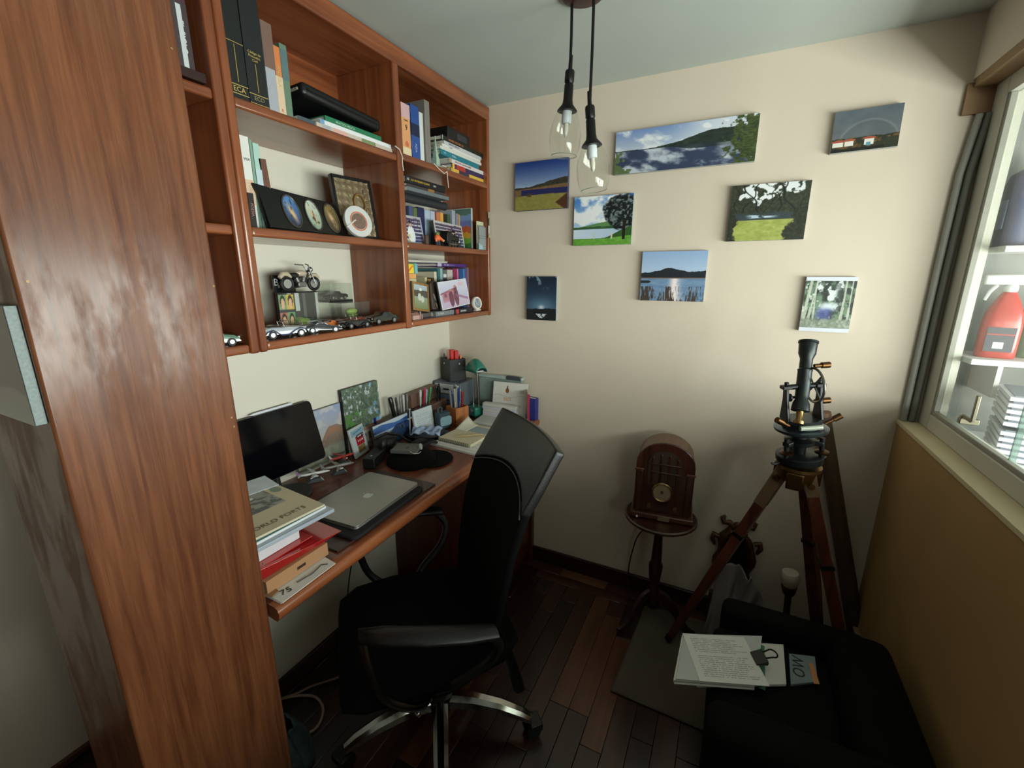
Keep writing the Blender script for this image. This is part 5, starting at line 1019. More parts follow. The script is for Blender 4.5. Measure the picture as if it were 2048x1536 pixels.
# ================================================================== right bay, middle row
def photo_person(seed, two=False, shirt=(226, 228, 230)):
    def f(u, v):
        im = ramp(v, (70, 72, 120), (92, 76, 92))/255; row = np.floor(v*7); im = lay(im, (206, 206, 212), ((v*7-row) > 0.72)*(vnoise(u*24, row*3, seed) > 0.25)*0.9)
        im = lay(im, (60, 56, 96), ((v*7-row) < 0.3)*0.5)
        for cx in ((0.42, 0.66) if two else (0.36,)):
            top = 0.62 if two else 0.72
            im = lay(im, shirt if cx != 0.42 else (120, 124, 132), sst(1.05, 0.95, np.hypot((u-cx)/0.20, (v-(top-0.42))/0.36))*(v < top-0.08))
            im = lay(im, (206, 164, 142), sst(1.08, 0.95, np.hypot((u-cx)/0.075, (v-top)/0.13))); im = lay(im, (50, 38, 34), sst(1.08, 0.95, np.hypot((u-cx)/0.075, (v-top-0.085)/0.06))*(0.0 if cx == 0.42 else 1.0))
            im = lay(im, (70, 44, 40), (np.hypot((abs(u-cx)-0.028)/0.012, (v-top-0.01)/0.012) < 1)*0.8); im = lay(im, (150, 90, 84), (np.hypot((u-cx)/0.022, (v-top+0.06)/0.010) < 1)*0.8)
        if not two: im = lay(im, (206, 196, 150), sst(0.5, 0.62, fbm(u*12, v*12, 4))*(u < 0.35)*(v < 0.32))
        return im
    return f
def stand_photo(label, px0, px1, pyt, pyb, x, zb, func, rim=(206, 208, 208), th=0.008, roll=0.0, yaw=0.0, lean=8, cat='photo frame', name='framed_photo', h=None, rimw=0.006):
    a, b_ = at(px0, pyb, 'x', x), at(px1, pyb, 'x', x); ya, yb = bay(min(a.y, b_.y), max(a.y, b_.y)) if zb > 1.2 else (a.y, b_.y); w = abs(yb-ya); hh = h or (at((px0+px1)/2, pyt, 'x', x).z-at((px0+px1)/2, pyb, 'x', x).z)
    t = thing(name, label, cat, (x, (ya+yb)/2, zb+th*math.sin(R(abs(lean)))+w/2*math.sin(R(abs(roll)))*0.98+0.0003), (R(roll), R(-lean), R(yaw)))
    MB().box((-th, -w/2, 0), (0, w/2, hh)).build('backing', mat((70, 66, 62), 0.6), t)
    fr = MB()
    for lo, hi in (((-0.001, -w/2, 0), (0.0035, w/2, rimw)), ((-0.001, -w/2, hh-rimw), (0.0035, w/2, hh)), ((-0.001, -w/2, rimw), (0.0035, -w/2+rimw, hh-rimw)), ((-0.001, w/2-rimw, rimw), (0.0035, w/2, hh-rimw))): fr.box(lo, hi)
    fr.build('frame', rim if not isinstance(rim, tuple) else mat(rim, 0.35), t, bevel=0.0008)
    print_sheet('picture', w-1.6*rimw, hh-1.6*rimw, func, t, frame_from((0.0012, 0, hh/2), (0, 1, 0), (0, 0, 1)), px=0.0016, rough=0.2)
    return t
z2 = S1+0.0005
# standing books at the back of the row
rowb = [(817, 826, 0.152, (70, 84, 120), 'dim blue paperback behind the photo of the person in white'), (826.5, 834, 0.15, (96, 110, 60), 'olive paperback behind the photo of the person in white'), (834.5, 848, 0.155, (40, 42, 84), 'navy hardback beneath the grey roll'), (848.5, 860, 0.15, (170, 190, 206), 'pale blue striped book beside the dark gap'), (860.5, 869, 0.15, (186, 186, 206), 'lilac paperback with round top'), (872, 879, 0.150, (196, 120, 84), 'terracotta paperback behind the photo of two people'), (879.5, 886, 0.152, (222, 160, 70), 'amber paperback behind the photo of two people'), (886.5, 893, 0.148, (34, 40, 36), 'black-green paperback behind the photo of two people'), (893.5, 900, 0.15, (70, 88, 66), 'moss green paperback behind the photo of two people'), (903, 910, 0.172, (160, 166, 178), 'silver hardback taller than its neighbours'), (911, 916, 0.162, (140, 132, 150), 'mauve thin book beside the yellow one'), (917, 926, 0.160, (236, 176, 66), 'yellow paperback behind the photo of two people'), (926.5, 934, 0.158, (206, 66, 34), 'red-orange paperback next to the yellow one')]
for pl, pr, h, c, lab in rowb:
    y, th = sb(pl, pr, 420, 0.135); book(lab, (0.135, y, z2), max(0.006, th), h, 0.115, c, group='books standing behind the photos')
tz = z2+0.1565
def fl2(label, pl, pr, th, c, x, **kw):
    global tz
    o = lying(label, pl, pr, 370, x, tz, th, 0.15, c, **kw); tz += th+0.0003; return o
b = MB(); yy0, yy1 = ypx(813, 385, 0.19), ypx(900, 388, 0.19); b.cyl((0, 0, 0), (0, yy1-yy0, 0), 0.017, n=20); rl = thing('paper_roll', 'thick charcoal roll lying on the standing books', 'roll', (0.16, yy0, tz+0.0172)); b.build('roll', mat((40, 44, 48), 0.55, var=0.2), rl)
b = MB(); b.tube([(0.017*math.cos(k*0.5)*(1-k/60), yy1-yy0+0.0006, 0.017*math.sin(k*0.5)*(1-k/60)) for k in range(40)], 0.0008, 4); b.build('spiral_edge', mat((80, 84, 86), 0.6), rl)
tz += 0.0346
fl2('grey flat binder on the charcoal roll', 815, 897, 0.014, (108, 116, 120), 0.205, soft=True)
fl2('dark flat picture book between the grey binder and the black one', 813, 888, 0.010, (66, 58, 60), 0.205, bands=((0.13, 0.17, (150, 110, 60)),), soft=True)
fl2('black flat book with yellow title under the shelf', 812, 890, 0.024, (28, 28, 30), 0.212, titles=(('LOS 100 MEJORES EQUIPOS', 0.0095, (214, 180, 60), 0.085, T_UP), ('AS', 0.012, (220, 220, 220), 0.012, T_UP), ('2020', 0.009, (220, 220, 220), 0.175, T_UP)))
stand_photo('photo of a person in a white shirt holding a bouquet', 812, 849, 405, 484, 0.20, z2, photo_person(3), (170, 174, 176), h=0.105, lean=10)
stand_photo('silver landscape photo of two people before stadium seats', 869, 934, 410, 486, 0.185, z2, photo_person(8, True), (196, 192, 186), h=0.105, lean=9, yaw=6)
y, th = sb(936, 951, 430, 0.20); kb = book('tall picture book with rainbow coloured cover at the bay end', (0.20, y, z2), 0.012, 0.185, 0.17, (196, 204, 200), group='books standing behind the photos')
def _rb(u, v):
    cs = [(60, 120, 60), (110, 160, 60), (206, 150, 50), (190, 90, 50), (110, 120, 180), (120, 150, 190), (90, 120, 110)]; im = np.zeros((len(u), 3)); k = np.clip((v*7+0.8*(fbm(u*4, v*6, 3)-0.5)), 0, 6.99).astype(int); return np.asarray(cs, float)[k]/255
print_sheet('cover_art', 0.10, 0.18, _rb, kb, frame_from((-0.052, -0.0064, 0.0925), (1, 0, 0), (0, 0, 1)))
# small orange toy figure
f = thing('toy_figure', 'small orange toy figure with green cap and dark trousers', 'toy', (0.222, ypx(875, 480, 0.222), z2))
ORG = mat((232, 110, 56), 0.5, var=0.1)
b = MB(); b.ball((0, 0, 0.031), (0.013, 0.017, 0.014)); b.tube([(0.003, -0.013, 0.036), (0.008, -0.022, 0.026), (0.008, -0.019, 0.016)], [0.006, 0.0055, 0.0045], 8); b.tube([(0.003, 0.013, 0.032), (0.008, 0.022, 0.024), (0.008, 0.027, 0.022)], [0.006, 0.0055, 0.005], 8); b.build('body', ORG, f)
b = MB(); b.tube([(0, -0.007, 0.02), (0.002, -0.008, 0.0)], [0.008, 0.007], 10); b.tube([(0, 0.007, 0.02), (0.002, 0.008, 0.0)], [0.008, 0.007], 10); b.build('trousers', mat((30, 36, 50), 0.6), f)
b = MB(); b.ball((0, 0, 0.047), (0.009, 0.010, 0.007)); b.build('cap', mat((110, 130, 66), 0.6), f)
b = MB(); b.ball((0.008, 0.029, 0.022), 0.005); b.build('glove', mat((230, 226, 220), 0.5), f)
# black toy steam locomotive
lo = thing('toy_locomotive', 'black toy steam locomotive at the shelf front', 'toy train', (0.222, ypx(888, 480, 0.222), z2), R(94))
BLT = mat((24, 26, 24), 0.4, var=0.2); L_ = 0.125
b = MB(); b.cyl((0.035, 0, 0.036), (0.105, 0, 0.034), 0.015, n=18); b.cyl((0.095, 0, 0.036), (0.095, 0, 0.058), 0.005, 0.006, 12); b.ball((0.065, 0, 0.05), (0.008, 0.008, 0.007)); b.build('boiler', BLT, lo, ang=50)
b = MB(); b.box((0.0, -0.018, 0.02), (0.036, 0.018, 0.058)); b.box((-0.004, -0.021, 0.058), (0.040, 0.021, 0.062)); b.build('cab', BLT, lo, bevel=0.002)
b = MB(); b.box((0.0, -0.016, 0.014), (0.12, 0.016, 0.021)); b.prism([(0.112, -0.016), (0.135, 0), (0.112, 0.016)], 0.012, Matrix.Translation((0, 0, 0.004))); b.build('chassis', BLT, lo, bevel=0.001)
for x in (0.018, 0.044, 0.068, 0.096):
    for y in (-1, 1):
        M = Matrix.Translation((x, y*0.016, 0.0125 if x < 0.09 else 0.009)) @ Matrix.Rotation(R(90), 4, 'X'); rr = 0.012 if x < 0.09 else 0.0085
        b = MB(); b.lathe([(rr*0.4, -0.002), (rr, -0.002), (rr, 0.002), (rr*0.4, 0.002)], 16, M); b.build('wheel', mat((40, 42, 40), 0.4), lo)
b = MB(); b.box((0.015, -0.020, 0.010), (0.08, -0.0185, 0.013)); b.build('coupling_rod', mat((150, 140, 110), 0.3, metal=0.8), lo)
b = MB(); b.box((0, 0, 0), (0.014, 0.018, 0.036)); tag(b.build('wood_block', mat((84, 62, 54), 0.6, var=0.3), loc=(0.215, ypx(847, 480, 0.215), z2), bevel=0.003), 'small brown carved block beside the orange toy figure', 'ornament')
# cards clipped to the end upright
cd_ = thing('hanging_cards', 'grey hanging cards tucked by the bay end', 'cards', (0.235, ypx(953, 478, 0.235), z2))
for i, (dy, hh, c) in enumerate(((0.0, 0.125, (196, 196, 160)), (0.004, 0.108, (128, 132, 128)), (0.008, 0.102, (142, 148, 148)))):
    MB().box((0.004*i, dy, 0.0), (0.004*i+0.002, dy+0.062, hh)).build('card', mat(c, 0.6), cd_)
MB().box((0.011, 0.008, 0.060), (0.0114, 0.07, 0.062)).build('line', mat((96, 104, 102), 0.6), cd_); MB().box((0.011, 0.008, 0.050), (0.0114, 0.07, 0.052)).build('line', mat((96, 104, 102), 0.6), cd_)
tk = thing('photo_card', 'small clipped photo card sticking out past the shelf end', 'card', (0.2605, -0.028, z2+0.055))
MB().box((0, 0, 0), (0.0016, 0.024, 0.115)).build('card', mat((160, 150, 130), 0.6, var=0.3, scale=60), tk); MB().box((0.0016, -0.0005, 0.055), (0.0026, 0.008, 0.088)).build('dark_band', mat((28, 30, 44), 0.5), tk); MB().box((0.0016, -0.0005, 0.02), (0.0026, 0.008, 0.055)).build('pale_band', mat((200, 202, 210), 0.5), tk)
b = MB(); b.prism([(0, 0), (0.045, 0), (0.03, 0.02), (0, 0.028)], 0.0012, frame_from((0, 0, 0), (0, 1, 0), (0, 0, 1))); tag(b.build('folded_card', mat((150, 180, 190), 0.5, var=0.4, scale=50), loc=(0.248, ypx(957, 490, 0.248), z2)), 'little blue and white folded card beneath the grey cards', 'card')
# ================================================================== right bay, bottom row
z3 = S0+0.0006
lying('grey flat book with pale lettering under the pink picture frame', 868, 908, 632, 0.232, z3, 0.020, 0.16, (120, 124, 126), titles=(('E. TONY', 0.011, (220, 222, 222), 0.05, T_UP),), bands=((0.0, 0.012, (70, 74, 76)),))
lying('dark flat book with red and white spine under the pink picture frame', 909, 945, 628, 0.232, z3, 0.020, 0.16, (40, 36, 42), titles=(('RESUMEN', 0.011, (226, 226, 226), 0.072, T_UP),), bands=((0.012, 0.034, (180, 60, 56)),))
lying('dark grey flat book under the wooden photo frame', 846, 867, 636, 0.215, z3, 0.018, 0.15, (84, 82, 80))
mh = thing('model_house', 'tiny pinkish model house at the front corner of the bay', 'ornament', (0.238, ypx(826, 640, 0.238), z3))
PK = mat((186, 150, 140), 0.6); MB().box((-0.02, 0.0, 0), (0.0, 0.042, 0.016)).build('walls', PK, mh); b = MB(); b.loft([[(-0.022, y, 0.016), (0.002, y, 0.016), (-0.01, y, 0.027)] for y in (-0.001, 0.043)]); b.build('roof', mat((150, 110, 104), 0.6), mh); MB().box((-0.004, 0.046, 0), (0.0, 0.05, 0.03)).build('post', PK, mh); MB().box((-0.004, 0.056, 0), (0.0, 0.060, 0.02)).build('post', PK, mh)
def _horse(u, v):
    im = ramp(v, (120, 130, 84), (176, 186, 200))/255; im = lay(im, (84, 80, 70), ((v > 0.5) & (v < 0.74+0.06*fbm(u*6, 0*u, 3)))*1.0); im = lay(im, (222, 226, 232), sst(0.08, 0.05, np.hypot((u-0.5)*0.7, (v-0.80)))*1.0)
    for cx, cy in ((0.42, 0.5), (0.62, 0.42)): im = lay(im, (196, 200, 186), sst(1.1, 0.8, np.hypot((u-cx)/0.12, (v-cy)/0.16)+0.4*(fbm(u*12, v*12, 3)-0.5)))
    return im
GWD = wood((120, 84, 40), (176, 134, 76), 0.35, 'z', 2)
stand_photo('small wooden frame with photo of pale horses, leaning on the upright', 826, 858, 545, 620, 0.222, z3+0.019, _horse, GWD, h=0.112, roll=-9, lean=7, rimw=0.009, th=0.014)
ds = thing('stone_slab', 'dark brown slate ornament with pale drips between two frames', 'ornament', (0.195, ypx(876, 615, 0.195), z3+0.0235), (R(-5), R(-7), 0))
b = MB(); b.prism([(-0.036, 0), (0.034, 0.0), (0.036, 0.07), (0.028, 0.115), (-0.02, 0.122), (-0.04, 0.108), (-0.038, 0.05)], 0.014, frame_from((-0.014, 0, 0), (0, 1, 0), (0, 0, 1))); b.build('slab', mat((78, 66, 56), 0.7, var=0.35, scale=40, bump=0.8, bscale=90), ds, bevel=0.004)
b = MB(); b.tube([(0.001, -0.024, 0.066), (0.0015, -0.018, 0.05), (0.001, -0.012, 0.036)], [0.002, 0.0035, 0.0015], 6); b.tube([(0.001, -0.014, 0.03), (0.0015, -0.008, 0.02), (0.001, -0.004, 0.006)], [0.0015, 0.003, 0.002], 6); b.build('drips', mat((170, 156, 146), 0.6), ds)
def _pink(u, v):
    im = ramp(v+0.25*u, (176, 172, 206), (206, 206, 222))/255; im = lay(im, (178, 120, 128), ((v > 0.22) & (v < 0.55+0.28*u) & (u < 0.60) & (u > 0.08))*0.85); im = lay(im, (150, 90, 104), ((v > 0.52+0.28*u) & (v < 0.58+0.30*u) & (u < 0.62))*0.9)
    for a in (0.14, 0.3): im = lay(im, (120, 70, 92), ((u > a) & (u < a+0.09) & (v > 0.42) & (v < 0.56))*0.7)
    im = lay(im, (206, 176, 196), sst(0.35, 0.2, v)*0.6)
    for cx, top in ((0.38, 0.66), (0.56, 0.78)): im = lay(im, (112, 66, 84), (np.hypot((u-cx)/0.085, (v-top*0.5)/(top*0.48)) < 1)*0.9); im = lay(im, (190, 130, 130), (np.hypot((u-cx)/0.05, (v-top)/0.05) < 1)*1.0)
    im = lay(im, (214, 180, 190), (np.hypot((u-0.78)/0.1, (v-0.85)/0.09) < 1)*0.8); im = lay(im, (150, 100, 130), ((v < 0.52-0.5*(u-0.5)) & (v > 0.42-0.5*(u-0.5)) & (u > 0.55))*0.7); return im
stand_photo('white framed pink and lilac illustration of two figures by a building', 884, 940, 552, 622, 0.228, z3+0.0208, _pink, (222, 222, 226), h=0.118, roll=4, lean=8, rimw=0.004)
ck = thing('desk_clock', 'white round photo clock at the shelf corner', 'clock', (0.238, ypx(954, 606, 0.238), z3+0.002), (0, R(-8), R(-10)))
Mr = Matrix.Translation((0, 0, 0.036)) @ Matrix.Rotation(R(90), 4, 'Y')
b = MB(); b.lathe([(0.022, 0.004), (0.023, 0.010), (0.028, 0.011), (0.031, 0.006), (0.031, -0.004), (0.026, -0.010), (0, -0.010)], 36, Mr, cap=False); b.build('ring', mat((228, 220, 210), 0.3), ck, ang=50)
b = MB(); b.box((-0.012, -0.016, 0), (0.012, 0.016, 0.008)); b.build('foot', mat((228, 216, 204), 0.35), ck, bevel=0.003)
sh = print_sheet('picture', 0.046, 0.046, lambda u, v: lay(ramp(fbm(u*4, v*4, 2), (110, 120, 130), (140, 150, 160))/255, (200, 206, 222), sst(0.5, 0.6, fbm(u*6, v*6, 9))*np.exp(-((u-0.5)/0.3)**2-((v-0.55)/0.25)**2)*1.5), ck, frame_from((0.005, 0, 0.036), (0, 1, 0), (0, 0, 1)), rough=0.15)
bm_ = bmesh.new(); bm_.from_mesh(sh.data)
for v_ in bm_.verts:
    q = math.hypot(v_.co.x, v_.co.y)/0.0225
    if q > 1: v_.co.x /= q; v_.co.y /= q
bm_.to_mesh(sh.data); bm_.free()
rowc = [(848.5, 853.5, 0.165, (196, 186, 150), 'cream booklet beside the green flat books'), (855, 861, 0.158, (176, 148, 84), 'mustard paperback in the lower right bay'), (861.5, 867, 0.162, (60, 44, 40), 'dark brown paperback in the lower right bay'), (867.5, 873, 0.190, (214, 206, 180), 'ivory paperback in the lower right bay'), (874.5, 879.5, 0.205, (60, 110, 116), 'teal hardback in the lower right bay'), (880, 885, 0.205, (150, 184, 180), 'pale aqua paperback in the lower right bay'), (885.5, 893, 0.200, (96, 104, 110), 'grey paperback with navy panel in the lower right bay'), (894, 905, 0.200, (196, 188, 182), 'white hardback with dark oval on its spine'), (905.5, 913, 0.205, (140, 50, 84), 'crimson hardback in the lower right bay'), (913.5, 917, 0.205, (206, 110, 150), 'pink thin paperback in the lower right bay'), (918, 925, 0.205, (40, 84, 140), 'royal blue hardback in the lower right bay'), (925.5, 929.5, 0.205, (70, 130, 190), 'light blue thin book in the lower right bay'), (930, 935.5, 0.208, (104, 84, 130), 'violet paperback in the lower right bay'), (936.5, 944, 0.212, (150, 156, 158), 'pale grey hardback at the end of the lower right row')]
for pl, pr, h, c, lab in rowc:
    y, th = sb(pl, pr, 545, 0.14); h = h*0.965; kk = book(lab, (0.14, y, z3+0.0), max(0.006, th), h, 0.12, c, group='books standing in the lower right bay')
    if 'oval' in lab: b = MB(); b.ball((0.0012, 0, h-0.055), (0.0008, 0.007, 0.012)); b.build('emblem', mat((50, 54, 60), 0.4), kk)
    if 'navy panel' in lab: MB().box((0.0008, -th*0.42, h-0.075), (0.0014, th*0.42, h-0.04)).build('panel', mat((44, 48, 90), 0.5), kk); MB().box((0.0008, -th*0.42, h-0.035), (0.0014, th*0.42, h-0.02)).build('panel', mat((214, 214, 214), 0.5), kk)
t3 = z3+0.2052
lying('purple flat book with white lettering on the standing books', 874, 932, 514, 0.165, t3, 0.014, 0.13, (76, 48, 124), titles=(('VIDA  ARTE  —————', 0.008, (226, 222, 232), 0.09, T_UP),), bands=((0.0, 0.03, (190, 180, 206)),))
pb = t3+0.0144
t, c = sheet_stack('paper_stack', 'loose white papers on top of the standing books, lower right bay', 'papers', [(0.02, -0.595), (0.17, -0.595), (0.17, -0.24), (0.02, -0.24)], pb, 0.008, PAP, 3)
# flat pile at the bay's left rising to the papers
gzz = z3
gp = [('brown flat hardback at the bottom of the green topped pile', 0.038, (96, 66, 50)), ('tan flat hardback in the green topped pile', 0.040, (140, 110, 80)), ('grey flat hardback in the green topped pile', 0.042, (110, 112, 112)), ('cream flat hardback in the green topped pile', 0.034, (190, 180, 150)), ('orange flat paperback under the green and yellow book', 0.019, (222, 160, 96))]
for lab, th, c in gp:
    y0 = -0.600; book(lab, (0.198, y0, gzz+th/2), th, 0.098, 0.052, c, LIE, group='flat books in the lower right bay'); gzz += th+0.0003
kg = book('green flat book with yellow panel near the top of the lower bay', (0.200, -0.592, gzz+0.019), 0.038, 0.098, 0.054, (60, 140, 96), LIE, titles=(('ECON', 0.008, (200, 220, 200), 0.012, T_UP),), bands=((0.080, 0.098, (120, 176, 190)),), group='flat books in the lower right bay')
b = MB(); b.prism([(0.026, -0.018), (0.074, -0.018), (0.072, 0.016), (0.038, 0.016)], 0.0006, frame_from((0.0014, 0, 0), (0, 0, 1), (0, -1, 0))); b.build('yellow_panel', mat((240, 206, 60), 0.5), kg)
b = MB(); b.prism([(0.036, -0.010), (0.040, -0.015), (0.070, 0.008), (0.066, 0.013)], 0.0006, frame_from((0.0021, 0, 0), (0, 0, 1), (0, -1, 0))); b.build('orange_stripe', mat((226, 120, 40), 0.5), kg)
gzz += 0.0385
# ================================================================== things on the desk
D0 = DZ+0.0004
# ---- leather mat, sleeve, laptop
mt = thing('desk_mat', 'dark brown leather desk mat under the laptop', 'desk mat', (0.345, -1.03, D0))
MB().box((-0.135, -0.212, 0), (0.142, 0.212, 0.0035)).build('mat', mat((58, 32, 30), 0.4, var=0.15, bump=0.3, bscale=300), mt, bevel=0.001)
for sy in (-1, 1): MB().prism([(0.142, sy*0.212), (0.142, sy*0.152), (0.082, sy*0.212)] if sy < 0 else [(0.142, 0.212), (0.082, 0.212), (0.142, 0.152)], 0.0012, Matrix.Translation((0, 0, 0.0034))).build('corner_pocket', mat((50, 26, 24), 0.35), mt)
sv = MB(); sv.prism(rrect(0.235, 0.325, 0.02), 0.010); tag(sv.build('laptop_sleeve', mat((18, 18, 20), 0.8, bump=0.3), loc=(0.372, -1.035, D0+0.004), rot=(0, 0, R(3)), bevel=0.003), 'black laptop sleeve beneath the silver laptop', 'sleeve')
lz = D0+0.0145
lp_ = thing('laptop', 'closed silver-grey laptop with a pale fruit emblem on its lid', 'laptop', (0.361, -1.022, lz), R(2.5))
SIL = mat((158, 156, 150), 0.38, metal=0.85, var=0.03)
b = MB(); b.prism(rrect(0.212, 0.292, 0.013), 0.007); b.build('base', SIL, lp_, bevel=0.002)
b = MB(); b.prism(rrect(0.212, 0.292, 0.013), 0.0045, Matrix.Translation((0, 0, 0.0075))); b.build('lid', SIL, lp_, bevel=0.0015)
ap = []
for k in range(40):
    a = 2*math.pi*k/40; r = 0.0155*(1+0.05*math.cos(2*a))*(1-0.16*max(0, math.sin(a))**6)*(1-0.10*max(0, -math.sin(a))**10); x, y = r*math.cos(a)*0.98, r*math.sin(a)
    q = math.hypot(x-0.0185, y-0.002)
    if q < 0.009: x = 0.0185-math.sqrt(max(0, 0.009**2-(y-0.002)**2))
    ap.append((x, y))
Ma = Matrix.Translation((0.012, 0.008, 0.0121)) @ Matrix.Rotation(R(90), 4, 'Z')
EM = mat((196, 204, 190), 0.3); b = MB(); b.prism(ap, 0.0005, Ma); em = b.build('emblem', EM, lp_)
b = MB(); b.prism([(0.000, 0.0165), (0.002, 0.0215), (0.0065, 0.0235), (0.005, 0.019)], 0.0005, Ma); b.build('emblem_leaf', EM, em)
# ---- tablet on stand with stylus
tb = thing('tablet', 'large black-screened tablet on a round stand with white stylus', 'tablet', (0.076, -1.055, D0))
p0 = Vector((0.0, 0, 0.06)); up = Vector((-0.054, 0, 0.205)).normalized(); Mt = frame_from(p0, (0, 1, 0), up)
b = MB(); b.prism(rrect(0.290, 0.215, 0.016, 6, 0, 0.1075), 0.006, Mt @ Matrix.Translation((0, 0, -0.006))); b.build('body', mat((120, 122, 124), 0.35, metal=0.9), tb, bevel=0.0015)
b = MB(); b.prism(rrect(0.286, 0.211, 0.014, 6, 0, 0.1075), 0.0008, Mt); b.build('screen', mat((6, 6, 10), 0.08, var=0.0, spec=0.25), tb)
b = MB(); b.cyl((0.024, -0.035, 0.0), (0.024, -0.035, 0.008), 0.074, 0.071, 40); b.build('stand_base', mat((52, 50, 48), 0.5), tb, bevel=0.002)
b = MB(); b.tube([(-0.026, -0.035, 0.006), (-0.030, -0.035, 0.05), (-0.034, -0.035, 0.08), (-0.040, -0.035, 0.12)], 0.011, 12); b.build('stand_neck', mat((60, 58, 58), 0.35, metal=0.6), tb)
pe = MB(); a, c = Mt @ Vector((0.075, 0.2195, -0.003)), Mt @ Vector((-0.075, 0.2195, -0.003)); dv = (c-a); pe.cyl(a, a+dv*0.9, 0.0042, n=12); pe.cyl(a+dv*0.9, a+dv, 0.0042, 0.001, 12); st_ = pe.build('stylus', mat((224, 228, 236), 0.35)); st_.location = tb.location; tag(st_, 'white stylus lying along the top edge of the tablet', 'stylus')
# ---- canvases leaning on the wall
def P_rock(u, v):
    im = ramp((v-0.35)*1.4, (206, 196, 186), (150, 168, 206))/255; im = lay(im, (216, 206, 200), sst(0.5, 0.65, fbm(u*4, v*5, 3))*0.7); im = lay(im, (214, 190, 150), sst(0.6, 0.45, v)*sst(0.3, 0.7, u)*0.6)
    h = 0.34+0.30*sst(0.42, 0.72, u)-0.05*sst(0.85, 1.0, u)+0.02*fbm(u*10, 0*u, 4); im = lay(im, ramp(fbm(u*12, v*8, 5), (122, 110, 104), (168, 146, 126)), (v < h)*1.0); im = lay(im, (178, 128, 100), ((v < h) & (v > h-0.14))*sst(0.4, 0.6, fbm(u*9, v*9, 6))*0.8)
    im = lay(im, ramp(fbm(u*14, v*14, 8), (120, 128, 116), (168, 170, 150)), sst(0.34, 0.28, v)); return im
def P_arc(u, v):
    im = ramp(v, (120, 176, 214), (110, 160, 206))/255; im = lay(im, (206, 220, 232), sst(0.5, 0.62, fbm(u*4, v*4, 7))*0.7)
    tr = fbm(u*9, v*9, 11, 5)-0.05+0.30*sst(0.36, 0.62, v)+0.18*(1-u)*(v > 0.3)-0.12*sst(0.55, 1.0, u)*(v < 0.55); im = lay(im, ramp(fbm(u*30, v*30, 5), (50, 66, 50), (140, 158, 140)), sst(0.54, 0.62, tr)); im = lay(im, (196, 206, 214), sst(0.62, 0.7, fbm(u*14, v*14, 31))*(v > 0.5)*0.9)
    im = lay(im, (92, 140, 70), sst(0.55, 0.6, fbm(u*14, v*14, 17)+0.5*(0.3-u))*(v < 0.62)*(v > 0.3)); im = lay(im, (206, 198, 186), ((v < 0.26+0.06*u) & (v > 0.05))*1.0); im = lay(im, (196, 140, 120), ((v < 0.30+0.07*u) & (v > 0.255+0.06*u) & (u > 0.2))*1.0)
    im = lay(im, (90, 80, 76), ((np.floor(u*14) % 2 == 0) & (v < 0.21+0.06*u) & (v > 0.10+0.05*u) & (u > 0.15))*0.9); im = lay(im, (196, 200, 190), ((v < 0.10))*0.9); im = lay(im, (40, 44, 120), ((abs(u-0.8) < 0.04) & (v < 0.42) & (v > 0.2))*1.0); im = lay(im, (60, 110, 60), ((u > 0.9) & (v < 0.3))*0.8); return im
def P_blue(u, v):
    im = ramp(v, (120, 150, 196), (214, 222, 234))/255; im = lay(im, (70, 110, 176), ((v < 0.86+0.05*np.sin(u*7)) & (v > 0.62))*1.0); im = lay(im, ramp(fbm(u*8, v*8, 3), (70, 86, 76), (128, 140, 118)), (v < 0.25+0.62*u-0.5*np.clip(u-0.62, 0, 1)*3)*1.0); im = lay(im, (34, 54, 96), ((v < 0.9-1.3*(0.78-u)) & (u > 0.42) & (v < 0.7))*0.85); return lay(im, (24, 40, 80), sst(0.4, 0.1, v)*0.6*(u > 0.5))
def lean_canvas(label, y0, y1, zt, func, x, lean, edge=(40, 42, 44)):
    w, h = y1-y0, zt-DZ
    t = thing('canvas_print', label, 'picture', (x, (y0+y1)/2, D0+0.014*math.sin(R(lean))), (0, R(-lean), 0), 'prints leaning on the desk')
    MB().box((-0.014, -w/2, 0), (0, w/2, h)).build('canvas', mat(edge, 0.6), t, bevel=0.001)
    print_sheet('print', w-0.001, h-0.001, func, t, frame_from((0.0006, 0, h/2), (0, 1, 0), (0, 0, 1)), px=0.0014, rough=0.4); return t
lean_canvas('pastel print of a rocky headland leaning beside the tablet', -0.985, -0.775, 1.020, P_rock, 0.0175, 0.6, (120, 122, 124))
lean_canvas('upright print of a tree above white arcades leaning on the wall', -0.770, -0.576, 1.068, P_arc, 0.036, 3)
stand_photo('blue mountain photo standing behind the silver letter opener', 750, 823, 826, 866, 0.098, D0, P_blue, (36, 38, 42), h=0.105, lean=10, rimw=0.003)
# ---- white souvenir card holder
def _sv(u, v):
    im = np.zeros((len(u), 3))+np.array((214, 222, 228))/255; im = lay(im, (150, 190, 206), ((v > 0.72) & (v < 0.94))*1.0); im = lay(im, (90, 140, 170), ((abs(v-0.82-0.06*u) < 0.018) & (u > 0.15) & (u < 0.85))*1.0); im = lay(im, (190, 40, 46), ((v > 0.34) & (v < 0.70) & (u > 0.25) & (u < 0.85))*1.0)
    im = lay(im, (70, 40, 50), ((v > 0.60) & (v < 0.72) & (u > 0.35) & (u < 0.9))*1.0); im = lay(im, (236, 226, 226), ((abs(v-0.5) < 0.03) & (u > 0.38) & (u < 0.8))*(vnoise(u*30, v*0, 3) > 0.3)); im = lay(im, (236, 226, 226), ((abs(v-0.655) < 0.025) & (u > 0.42) & (u < 0.85))*(vnoise(u*30, v*0, 5) > 0.3))
    im = lay(im, ramp(fbm(u*12, v*12, 4), (90, 66, 40), (196, 170, 110)), ((v < 0.33) & (v > 0.08) & (u > 0.25) & (u < 0.8))*1.0); return im
